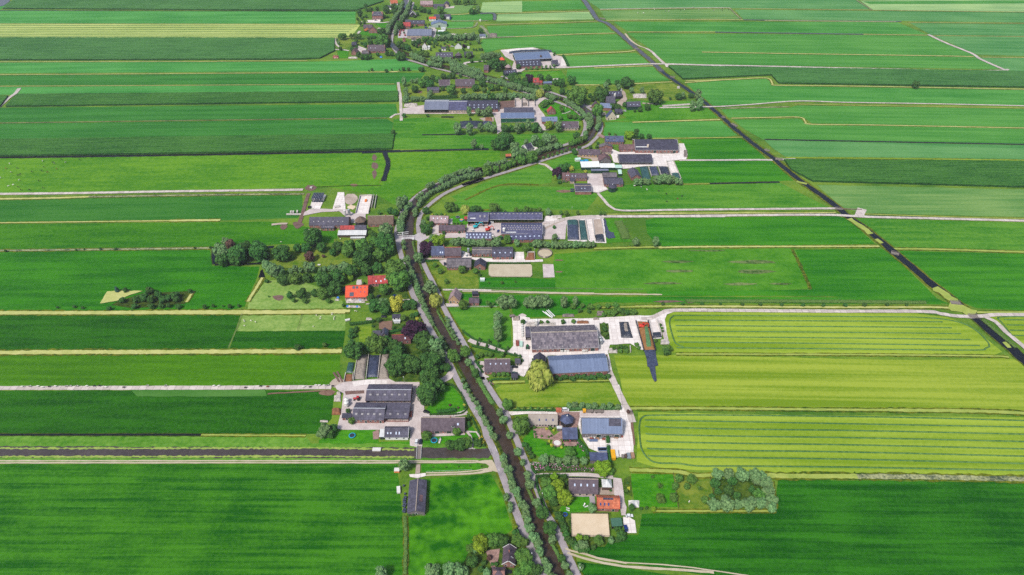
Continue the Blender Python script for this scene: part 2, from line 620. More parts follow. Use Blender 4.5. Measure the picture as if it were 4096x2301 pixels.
def tree_at(p, W, key, row=None):
 shape, mat, lift, words, name, nvar = KINDS[key]
 v = rnd.randrange(nvar)
 if (key, v) not in CROWNS:
  cm = crown_mesh(shape, 11 + v * 7 + sum(map(ord, key)))
  cm.materials.append(M[mat])
  tm = trunk_mesh(shape, 3 + v)
  tm.materials.append(M['bark'])
  CROWNS[key, v], TRUNKS[key, v] = cm, tm
 zc = W * (lift + .5)
 # row points were read at crown height: slide towards the viewer's foot point
 k = (CAMH - zc) / CAMH
 g = Vector((p.x * k, p.y * k, 0))
 root = thing(name, None, 'tree' if shape != 'bush' else 'bush',(g.x, g.y, 0), rnd.uniform(0,6.28))
 root.scale = (W * rnd.uniform(.9,1.12), W * rnd.uniform(.9,1.12), W * rnd.uniform(.88,1.15))
 for nm, me, z in (('trunk', TRUNKS[key, v], 0),('crown', CROWNS[key, v], lift)):
  o = bpy.data.objects.new(nm, me)
  C.objects.link(o)
  o.parent = root
  o.location = (0,0, z)
 TREES.append((root, words, W, g, row))
ORD = ['first','second','third','fourth','fifth','sixth','seventh','eighth','ninth','tenth','eleventh','twelfth','thirteenth','fourteenth','fifteenth','sixteenth','seventeenth','eighteenth','nineteenth','twentieth']
def side_of(p, lx, ly):
 dx, dy = p.x - lx, p.y - ly
 if abs(dx) > abs(dy):
  return 'right of' if dx > 0 else 'left of'
 return 'behind' if dy > 0 else 'in front of'
def name_trees():
 # of the willows the 290 that show largest stay single trees; the rest, far up the lanes, read as one mass
 wl = sorted([q for q in TREES if q[0].name.startswith('willow_tree')], key=lambda q: -q[2] / (q[3].length + 250))
 far = wl[290:]
 gone = {id(q) for q in far}
 bm = bmesh.new()
 bpy.context.view_layer.update()
 for q in far:
  for ch in list(q[0].children):
   me = ch.data.copy()
   me.transform(ch.matrix_world)
   bm.from_mesh(me)
   bpy.data.meshes.remove(me)
   bpy.data.objects.remove(ch)
  bpy.data.objects.remove(q[0])
 tag(obj('far_willows', bm, M['leaf_willow']),'grey-green willow rows running together along the far lanes and canal','willows', None, 'stuff')
 seen = {}
 for q in TREES:
  if id(q) in gone:
   continue
  root, words, W, p, row = q
  if row:
   root['group'] = row[1]
   root['label'] = row[0]
   continue
  lx, ly, lm = min(LANDMARKS, key=lambda q: (q[0] - p.x) ** 2 + (q[1] - p.y) ** 2)
  d = math.hypot(lx - p.x, ly - p.y)
  size = 'big' if W > 11 else 'small' if W < 4.5 else 'mid-sized'
  key = (size, words, side_of(p, lx, ly), lm)
  seen.setdefault(key, []).append((d, root))
 for (size, words, sd, lm), lst in seen.items():
  lst.sort(key=lambda q: q[0])
  for i,(d, r) in enumerate(lst):
   base = f'{size} {words} {sd} {lm}'
   if len(lst) > 1:
    base = f'{size} {words} {sd} {lm}, {ORD[min(i, 19)]} from it'
    r['group'] = f'{words}s {sd} {lm}'
   if len(base.replace('-',' ').split()) > 16:
    base = base.replace('broadleaf ','').replace(size + ' ','',1)
   r['label'] = base
def hedge(name, label, t, pts, width, height, mat, cat='hedge', flowers=None, kind=None):
 P = spline(world_pts(t, pts),1.0)
 r = random.Random(len(P) * 13 + int(P[0].x))
 bm = bmesh.new()
 prev = None
 for i, p in enumerate(P):
  d = P[min(i + 1, len(P) - 1)] - P[max(i - 1,0)]
  nr = Vector((-d.y, d.x, 0)).normalized()
  prof = [(-.5,-.4),(-.5,.75),(-.3,1),(.3,1),(.5,.75),(.5,-.4)]
  cur = [bm.verts.new(p + nr * (width * .8 * a * r.uniform(.8,1.1)) + Vector((0,0, height * .88 * (b if b < 0 else b * r.uniform(.85,1.1))))) for a, b in prof]
  if prev:
   for k in range(5):
    bm.faces.new((prev[k], prev[k + 1], cur[k + 1], cur[k]))
  elif True:
   bm.faces.new(cur)
  prev = cur
 bm.faces.new(prev[::-1])
 bmesh.ops.recalc_face_normals(bm, faces=bm.faces[:])
 nleaf = min(6000, int(len(P) * (width + 2 * height) * 3))
 nbody = len(bm.faces)
 for q in range(nleaf):
  p = P[r.randrange(len(P))]
  a = r.uniform(0, math.pi)
  c = p + Vector((math.cos(a) * width * .52 * r.uniform(.8,1.1), r.uniform(-.7,.7) + math.cos(r.uniform(0,3.14)) * width * .4, height * (.25 + .75 * math.sin(a)) * r.uniform(.7,1.12)))
  nn = Vector((r.uniform(-.8,.8), r.uniform(-.8,.8), r.uniform(.2,1))).normalized()
  u = nn.orthogonal().normalized()
  w = nn.cross(u)
  l = r.uniform(.16,.38)
  f = bm.faces.new([bm.verts.new(v) for v in (c + u * l, c + w * l, c - u * l, c - w * l)])
  if flowers and r.random() < .75:
   f.material_index = 1 + r.randrange(len(flowers))
 o = obj(name, bm, [M[mat]] + [M[f] for f in (flowers or [])])
 return tag(o, label, cat, None, kind)
SKY_STRENGTH, SUN_STRENGTH, EXPOSURE, HAZE = 0.09,2.2,1.1,0.00006
CAL = {'deep_left': (0.837,1.003,0.28),'yellow_meadow': (0.425,0.778,0.28),'dark_meadow': (0.42,0.903,0.28),'meadow_field': (0.479,1.037,0.311),'meadow_mid': (0.42,0.915,0.293),'meadow_cool': (0.42,0.8,0.639),'pasture': (0.593,1.066,0.671),'far_green': (0.54,0.891,0.672),'far_green_b': (0.758,1.22,1.35),'maize': (0.93,0.958,0.702),'maize_light': (0.673,0.809,0.689),'deep_right': (0.639,0.929,0.28),'mown_b': (1.004,0.985,0.55),'mown': (0.999,1.026,0.55),'right_rough': (0.692,1.108,0.445),'right_meadow': (0.456,1.129,0.709),'right_green': (0.875,1.25,1.454),'right_far_b': (0.54,1.025,0.923),'right_far': (0.955,1.22,1.35),'right_cool': (0.971,1.22,1.35),'right_pale': (0.865,0.985,0.762),'deep_rough': (0.669,1.25,0.307),'ground_grass': (0.875,1.25,1.454),'lawn': (0.456,1.129,0.709)}  # colour factors per field; minty far fields have distance haze put into their colour
# ================================================================ materials used
def S(r, g, b, k=1.6):
 return tuple(v / k for v in lin((r, g, b)))
def grass(name, a, b, ang=0.0, stripe=.22, along=.012, fine=.32, patch=.25, ps=.012, scale=1.0, fs=.45):
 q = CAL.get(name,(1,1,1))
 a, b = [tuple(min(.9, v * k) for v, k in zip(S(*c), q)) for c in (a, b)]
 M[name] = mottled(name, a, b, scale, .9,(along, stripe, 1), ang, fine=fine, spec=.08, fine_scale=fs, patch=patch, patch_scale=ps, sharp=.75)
def row_angle(t, a, b):
 p, q = G(t, *a), G(t, *b)
 return -math.atan2(q.y - p.y, q.x - p.x)
aL0 = row_angle('F',(0,1240),(900,1242))
aL1 = row_angle('p',(0,720),(2400,722))
aL2 = row_angle('o',(0,330),(2200,300))
aL3 = row_angle('n',(0,790),(2400,760))
aR0 = row_angle('r',(1000,560),(2576,575))
aR1 = row_angle('s',(200,740),(2576,775))
aR2 = row_angle('q',(1200,560),(1600,562))
aR3 = row_angle('m',(1000,850),(2576,875))
aR4 = row_angle('m',(600,315),(2200,340))
grass('ground_grass',(77,104,23),(126,134,37), fine=.4, patch=.45, stripe=.1, along=.05)
grass('deep_left',(24,90,12),(72,132,42), aL0,.42,.016, fine=.30, patch=.30, ps=.035, fs=.5)
grass('deep_rough',(31,85,8),(100,138,35), aL0,.12,.05, fine=.45, patch=.35, ps=.03, fs=.22)
grass('deep_right',(22,86,14),(62,124,38), aR0,.36,.014, fine=.28, patch=.28, ps=.03, fs=.5)
grass('dark_meadow',(36,85,10),(69,113,19), aL1,.2,.02, fine=.4, patch=.2)
grass('yellow_meadow',(88,126,4),(121,153,16), aL1,.2,.015, fine=.35, patch=.25)
grass('trodden',(62,118,38),(84,134,56), aL1,.1,.02)
grass('rough_verge',(70,128,24),(116,162,58), aL1,.1,.05, fine=.5, patch=.3, fs=.3)
grass('meadow_mid',(60,110,17),(106,138,31), aL2,.16,.02, fine=.45, patch=.3, fs=.3)
grass('meadow_cool',(62,120,35),(97,140,50), aL2,.18,.012, fine=.35, patch=.25)
grass('meadow_field',(44,100,15),(82,130,23), aL2,.16,.015, fine=.35, patch=.25)
grass('pasture',(88,125,22),(132,150,37), aL2,.2,.03, fine=.5, patch=.35, fs=.25)
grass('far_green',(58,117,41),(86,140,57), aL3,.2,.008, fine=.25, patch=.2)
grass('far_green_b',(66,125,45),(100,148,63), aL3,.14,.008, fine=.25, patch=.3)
grass('maize',(40,92,36),(76,128,56), aL3,.5,.03, fine=.45, patch=.2, fs=.5)
grass('maize_light',(60,110,52),(98,148,76), aL3,.4,.03, fine=.45, patch=.2, fs=.5)
grass('maize_stalks',(22,64,26),(52,98,42),0,.6,.6, fine=.5)
grass('mown_pale',(166,186,96),(196,208,120), aL3,.12,.006, fine=.2, patch=.2)
grass('mown',(120,150,40),(160,180,82), aR1,.17,.005, fine=.2, patch=.22)
grass('mown_b',(114,146,36),(158,178,80), aR1,.2,.004, fine=.18, patch=.15)
grass('swath',(64,106,58),(100,136,74), aR1,.6,.2, fine=.6)
grass('right_green',(57,110,17),(102,136,34), aR2,.18,.02, fine=.35, patch=.3, fs=.3)
grass('right_rough',(65,117,25),(110,145,57), aR2,.1,.03, fine=.45, patch=.45, ps=.02, fs=.25)
grass('right_meadow',(52,104,16),(97,132,26), aR2,.18,.012, fine=.3, patch=.3)  # plain meadow green, the field's own colour
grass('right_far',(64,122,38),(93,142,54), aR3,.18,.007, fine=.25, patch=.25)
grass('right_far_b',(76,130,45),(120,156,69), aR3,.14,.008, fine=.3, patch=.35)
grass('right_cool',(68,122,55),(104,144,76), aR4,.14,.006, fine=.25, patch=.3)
grass('right_pale',(90,137,72),(133,162,98), aR2,.2,.01, fine=.25, patch=.3)
grass('pale_crop',(128,170,104),(164,196,126), aR4,.1,.006, fine=.25, patch=.3)
grass('lawn',(71,115,10),(114,142,25),0,.4,.1, fine=.4)
grass('lawn_yellow',(100,138,22),(140,162,52),0,.3,.05, fine=.35)
grass('orchard_grass',(79,118,25),(133,148,53),0,.2,.1, fine=.45, patch=.35, ps=.05)
grass('sheep_grass',(112,150,62),(150,176,92), aL1,.2,.1, fine=.5, patch=.3)
grass('garden',(39,74,20),(92,116,37),0,.4,.3, fine=.5, patch=.3, ps=.08)
grass('weed_patch',(58,90,36),(126,142,86),0,.3,.08, fine=.55, fs=.3)
grass('bank',(53,81,12),(118,124,27),0,.5,.3, fine=.5)
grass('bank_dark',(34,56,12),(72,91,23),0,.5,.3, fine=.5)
M['duckweed'] = mottled('duckweed', S(168,176,92), S(208,206,134),.12,.85, fine=.4, spec=.2, fine_scale=1.2)
M['duckweed_green'] = mottled('duckweed_green', S(138,160,62), S(178,188,94),.12,.85, fine=.4, spec=.2, fine_scale=1.2)
M['duckweed_thin'] = mottled('duckweed_thin', S(70,84,60), S(176,178,128),.10,.5, fine=.5, spec=.3, fine_scale=.7, sharp=.6)
M['lily'] = mottled('lily', S(112,146,48), S(176,190,90),.3,.7, fine=.5)
M['canal_water'] = water_mat('canal_water',(.040,.027,.018),.08,.03,.3)
M['ditch_water'] = water_mat('ditch_water',(.006,.007,.010),.08,.03,.16)
M['broad_water'] = water_mat('broad_water',(.046,.036,.032),.12,.05,.4)
M['soil'] = mottled('soil', S(112,84,70), S(150,122,106),.3,.95, fine=.5, spec=.1)
M['mud'] = mottled('mud', S(96,76,70), S(140,112,104),.25,.95, fine=.5, spec=.1)
M['sand'] = mottled('sand', S(214,192,160), S(236,218,190),.15,.95, fine=.5, spec=.1, fine_scale=1.6)
M['sand_grey'] = mottled('sand_grey', S(186,172,146), S(208,196,172),.15,.95, fine=.5, spec=.1)
M['asphalt'] = mottled('asphalt', S(150,142,146), S(180,172,176),.25,.9, fine=.5, spec=.2)
M['asphalt_light'] = mottled('asphalt_light', S(180,172,174), S(208,200,202),.2,.9, fine=.5, spec=.2)
M['gravel'] = mottled('gravel', S(182,168,164), S(226,214,210),.15,.95, fine=.5, spec=.1, fine_scale=1.2)
M['gravel_b'] = mottled('gravel_b', S(158,140,126), S(206,190,176),.1,.95, fine=.45, spec=.1, patch=.3, patch_scale=.06)
M['concrete'] = tiled('concrete', S(232,222,216), S(248,240,234), S(192,178,170),4,4,.85,0,.10, c_noise=.13)
M['concrete_track'] = tiled('concrete_track', S(196,184,176), S(220,208,200), S(140,132,122),5,9,.85,0,.12, c_noise=.16)
M['concrete_wall'] = mottled('concrete_wall', S(176,168,160), S(224,216,208),.2,.85, fine=.5)
M['paving'] = tiled('paving', S(160,128,120), S(184,150,140), S(130,104,98),.9,.9,.9,.5,.06)
M['line_white'] = plain('line_white', S(225,225,225),.8)
M['flower_pink'] = plain('flower_pink', S(206,110,176),.8, var=.3)
M['flower_white'] = plain('flower_white', S(226,206,212),.8)
M['flower_yellow'] = plain('flower_yellow', S(224,192,44),.8, var=.3)
M['flower_rose'] = plain('flower_rose', S(214,60,130),.8, var=.3)
# roofs and walls
M['slate'] = tiled('slate', S(76,74,90), S(96,93,110), S(60,58,72),1.1,.9,.75,.5,.05)
M['slate_dark'] = tiled('slate_dark', S(62,60,78), S(80,78,96), S(48,46,60),1.1,.9,.7,.5,.05)
M['slate_blue'] = tiled('slate_blue', S(72,82,116), S(88,98,132), S(58,66,96),.9,.8,.7,.5,.05)
M['tile_purple'] = tiled('tile_purple', S(92,78,90), S(114,98,108), S(74,62,74),.8,.7,.8,.5,.06)
M['tile_brown'] = tiled('tile_brown', S(112,84,88), S(134,104,104), S(88,66,70),.8,.7,.8,.5,.06)
M['tile_maroon'] = tiled('tile_maroon', S(92,50,58), S(114,66,72), S(70,40,46),.8,.7,.8,.5,.06)
M['tile_red'] = tiled('tile_red', S(176,62,62), S(200,86,80), S(140,48,50),.7,.7,.8,.5,.06)
M['tile_orange'] = tiled('tile_orange', S(226,84,50), S(246,108,72), S(190,64,42),.7,.7,.8,.5,.05, c_noise=.12)
M['tile_terra'] = tiled('tile_terra', S(196,104,72), S(222,134,98), S(158,82,60),.7,.7,.85,.5,.06)
M['tile_pale'] = tiled('tile_pale', S(168,142,146), S(190,166,166), S(140,118,122),.8,.7,.85,.5,.06)
M['steel_blue'] = tiled('steel_blue', S(104,120,152), S(116,132,164), S(88,102,134),1.0,60,.45,0,.08, spec=.5, c_noise=.12)
M['steel_grey'] = tiled('steel_grey', S(116,122,142), S(130,136,156), S(96,102,120),1.0,60,.5,0,.08, spec=.5, c_noise=.12)
M['corrugated'] = tiled('corrugated', S(104,98,104), S(130,122,126), S(82,78,84),1.1,2.4,.85,0,.08)
M['sheet_patch'] = tiled('sheet_patch', S(92,86,98), S(146,136,142), S(78,74,84),1.25,1.6,.8,.5,.05, c_noise=.2)
M['sheet_pale'] = tiled('sheet_pale', S(152,142,132), S(182,172,160), S(120,112,106),1.25,1.8,.85,0,.06)
M['sheet_dark'] = tiled('sheet_dark', S(86,82,98), S(104,100,116), S(64,62,76),1.1,1.7,.75,0,.06)
M['sheet_navy'] = tiled('sheet_navy', S(80,80,112), S(96,96,128), S(62,62,90),1.1,2.2,.6,0,.06, spec=.4)
M['thatch'] = mottled('thatch', S(80,70,78), S(118,106,114),.5,.95,(1,.25,1), fine=.5, spec=.05, fine_scale=2.5)
M['thatch_pale'] = mottled('thatch_pale', S(152,142,134), S(182,172,162),.5,.95,(1,.25,1), fine=.5, spec=.05, fine_scale=2.5)
M['thatch_brown'] = mottled('thatch_brown', S(98,82,72), S(132,114,102),.5,.95,(1,.25,1), fine=.5, spec=.05, fine_scale=2.5)
M['thatch_ridge'] = plain('thatch_ridge', S(176,160,146),.95)
M['white_sheet'] = tiled('white_sheet', S(212,214,214), S(232,232,230), S(180,184,186),1.0,60,.5,0,.08, c_noise=.1)
M['white_roof'] = tiled('white_roof', S(236,240,236), S(246,248,242), S(214,220,216),2.0,60,.5,0,.06, c_noise=.06)
M['mint_sheet'] = plain('mint_sheet', S(190,222,206),.5)
M['green_sheet'] = plain('green_sheet', S(62,106,84),.6)
M['glass_green'] = mottled('glass_green', S(20,66,54), S(44,104,84),.3,.25,(1,.1,1), fine=.4, spec=.6)
M['brick'] = tiled('brick', S(142,92,86), S(168,116,106), S(150,124,116),.6,.3,.9,.5,.04)
M['brick_pale'] = tiled('brick_pale', S(186,160,148), S(206,182,168), S(190,172,160),.6,.3,.9,.5,.04)
M['brick_yellow'] = tiled('brick_yellow', S(186,150,110), S(202,168,128), S(180,156,128),.6,.3,.9,.5,.04)
M['plaster'] = plain('plaster', S(232,230,228),.85, var=.05)
M['cream'] = plain('cream', S(214,198,178),.85, var=.06)
M['wall_green'] = plain('wall_green', S(24,62,50),.7)
M['wall_black'] = plain('wall_black', S(40,38,44),.8)
M['wall_grey'] = plain('wall_grey', S(120,112,114),.8)
M['wall_palegreen'] = plain('wall_palegreen', S(170,188,178),.7)
M['timber'] = plain('timber', S(92,72,62),.85)
M['timber_grey'] = plain('timber_grey', S(132,122,116),.9)
M['white_paint'] = plain('white_paint', S(232,232,232),.6, var=.03)
M['grey_trim'] = plain('grey_trim', S(170,176,186),.5)
M['dark_trim'] = plain('dark_trim', S(56,56,64),.6)
M['pane'] = plain('pane', S(44,52,62),.12, spec=.6)
M['skylight'] = plain('skylight', S(196,210,232),.2, spec=.6)
M['skylight_dull'] = plain('skylight_dull', S(150,146,148),.5)
M['skylight_dark'] = plain('skylight_dark', S(44,60,116),.15, spec=.6)
M['solar'] = tiled('solar', S(24,30,56), S(34,44,76), S(90,100,130),1.0,1.6,.2,0,.05, spec=.6, c_noise=.1)
M['door_green'] = plain('door_green', S(34,58,52),.6)
M['terracotta'] = plain('terracotta', S(170,92,66),.85)
M['bark'] = mottled('bark', S(62,52,40), S(104,90,70),3,.95, fine=.5)
M['galvanised'] = plain('galvanised', S(176,184,188),.35, metal=.5)
M['fibre'] = plain('fibre', S(226,224,218),.5)
M['plastic_black'] = mottled('plastic_black', S(24,26,34), S(60,64,80),.5,.32, fine=.5, spec=.6, bump=.25)
M['plastic_blue'] = mottled('plastic_blue', S(36,42,58), S(82,90,118),.5,.32, fine=.5, spec=.6, bump=.25)
M['plastic_green'] = mottled('plastic_green', S(30,62,62), S(62,106,100),.4,.4, fine=.5, spec=.5, bump=.2)
M['sand_cover'] = mottled('sand_cover', S(128,118,108), S(176,164,152),.25,.95, fine=.5, bump=.2)
M['silage'] = mottled('silage', S(136,92,52), S(168,122,76),.3,.95, fine=.5)
M['fresh_grass'] = mottled('fresh_grass', S(62,110,62), S(104,146,98),.5,.95, fine=.5)
M['manure'] = mottled('manure', S(112,72,48), S(166,114,82),.5,.95, fine=.5)
M['rubble'] = mottled('rubble', S(150,138,128), S(220,212,204),.6,.95, fine=.5, sharp=.5)
M['rubble_dark'] = mottled('rubble_dark', S(84,78,76), S(160,146,136),.6,.95, fine=.5, sharp=.5)
M['tyre'] = plain('tyre', S(34,34,38),.9)
for nm, c in (('car_white',(232,234,236)),('car_dark',(34,38,58)),('car_black',(24,26,32)),('car_blue',(28,52,122)),('car_green',(30,84,70)),('car_red',(190,34,40)),('car_grey',(130,134,142)),
    ('machine_teal',(40,190,200)),('machine_red',(222,62,40)),('machine_green',(40,110,60)),('machine_yellow',(240,176,20)),('machine_orange',(240,130,40)),
    ('pool_blue',(40,110,200)),('tramp_cyan',(40,170,200)),('sheet_blue',(60,130,220)),('pipe_white',(236,236,236)),('pallet',(168,132,104)),('copper_wood',(150,78,62))):
 M[nm] = plain(nm, S(*c),.35, spec=.5, var=.06)
M['cow_white'] = plain('cow_white', S(226,222,214),.9)
M['cow_black'] = plain('cow_black', S(34,30,30),.9)
M['cow_brown'] = plain('cow_brown', S(134,72,44),.9)
M['cow_pied'] = mottled('cow_pied', S(30,28,28), S(226,222,214),.55,.9, fine=.05, sharp=.95)
M['sheep_wool'] = plain('sheep_wool', S(228,222,206),.95)
def leaf(name, a, b, rand=.3, scale=.9, mid=None):
 m = mottled(name, S(*a), S(*b), scale, .75, fine=.6, spec=.15, rand=rand, fine_scale=9)
 M[name] = m
 nt = m.node_tree
 nt.nodes['Principled BSDF'].inputs['Roughness'].default_value = .8
leaf('leaf_willow',(56,100,54),(140,174,112),.28,3)
leaf('leaf_dark',(20,64,26),(86,132,56),.3,3)
leaf('leaf_mid',(40,84,30),(110,152,62),.3,3)
leaf('leaf_light',(70,112,14),(146,176,44),.2,3)
leaf('leaf_yellow',(142,150,34),(206,208,82),.2,3)
leaf('leaf_weep',(104,128,40),(186,192,92),.2,3)
leaf('leaf_copper',(34,18,38),(80,46,72),.25,3)
leaf('leaf_brown',(72,50,46),(120,92,78),.25,3)
leaf('leaf_blue',(28,72,66),(84,128,108),.25,3)
leaf('hedge_leaf',(20,66,24),(66,116,44),.25,1)
leaf('reed_leaf',(58,100,40),(116,150,72),.25,1)
leaf('hedge_grey',(40,88,40),(100,140,80),.25,1)
tree_kind('w','willow','leaf_willow', .18,'grey-green willow','willow_tree',4)
tree_kind('W','tall','leaf_willow', .12,'tall grey-green willow','willow_tree',4)
tree_kind('o','oak','leaf_dark', .10,'dark green broadleaf tree','broadleaf_tree',4)
tree_kind('m','oak','leaf_mid', .10,'mid-green broadleaf tree','broadleaf_tree',4)
tree_kind('l','oak','leaf_light', .10,'light green broadleaf tree','broadleaf_tree')
tree_kind('y','oak','leaf_yellow', .10,'golden yellow broadleaf tree','broadleaf_tree',2)
tree_kind('p','weep','leaf_weep', .0,'yellow-green weeping willow','weeping_willow',2)
tree_kind('c','oak','leaf_copper', .08,'dark purple copper beech','copper_beech',2)
tree_kind('n','oak','leaf_brown', .08,'brownish plum-leaved tree','broadleaf_tree',2)
tree_kind('t','tall','leaf_dark', .10,'tall dark green tree','broadleaf_tree')
tree_kind('b','bush','leaf_mid', .05,'green bush','garden_bush',3)
tree_kind('d','bush','leaf_dark', .05,'dark green bush','garden_bush',3)
tree_kind('Y','bush','leaf_yellow', .05,'yellow bush','garden_bush',2)
tree_kind('k','cone','leaf_dark', .05,'dark conical conifer','conifer_tree',2)
tree_kind('K','cone','leaf_light', .05,'yellow-green conical conifer','conifer_tree',2)
tree_kind('u','cone','leaf_blue', .05,'blue-green conical conifer','conifer_tree',2)
tree_kind('B','bare','leaf_mid', .12,'thin-leaved fruit tree','fruit_tree',2)
tree_kind('f','oak','leaf_mid', .14,'fruit tree','fruit_tree',3)
tree_kind('s','willow','leaf_mid', .30,'round-headed pollard tree','pollard_tree',3)
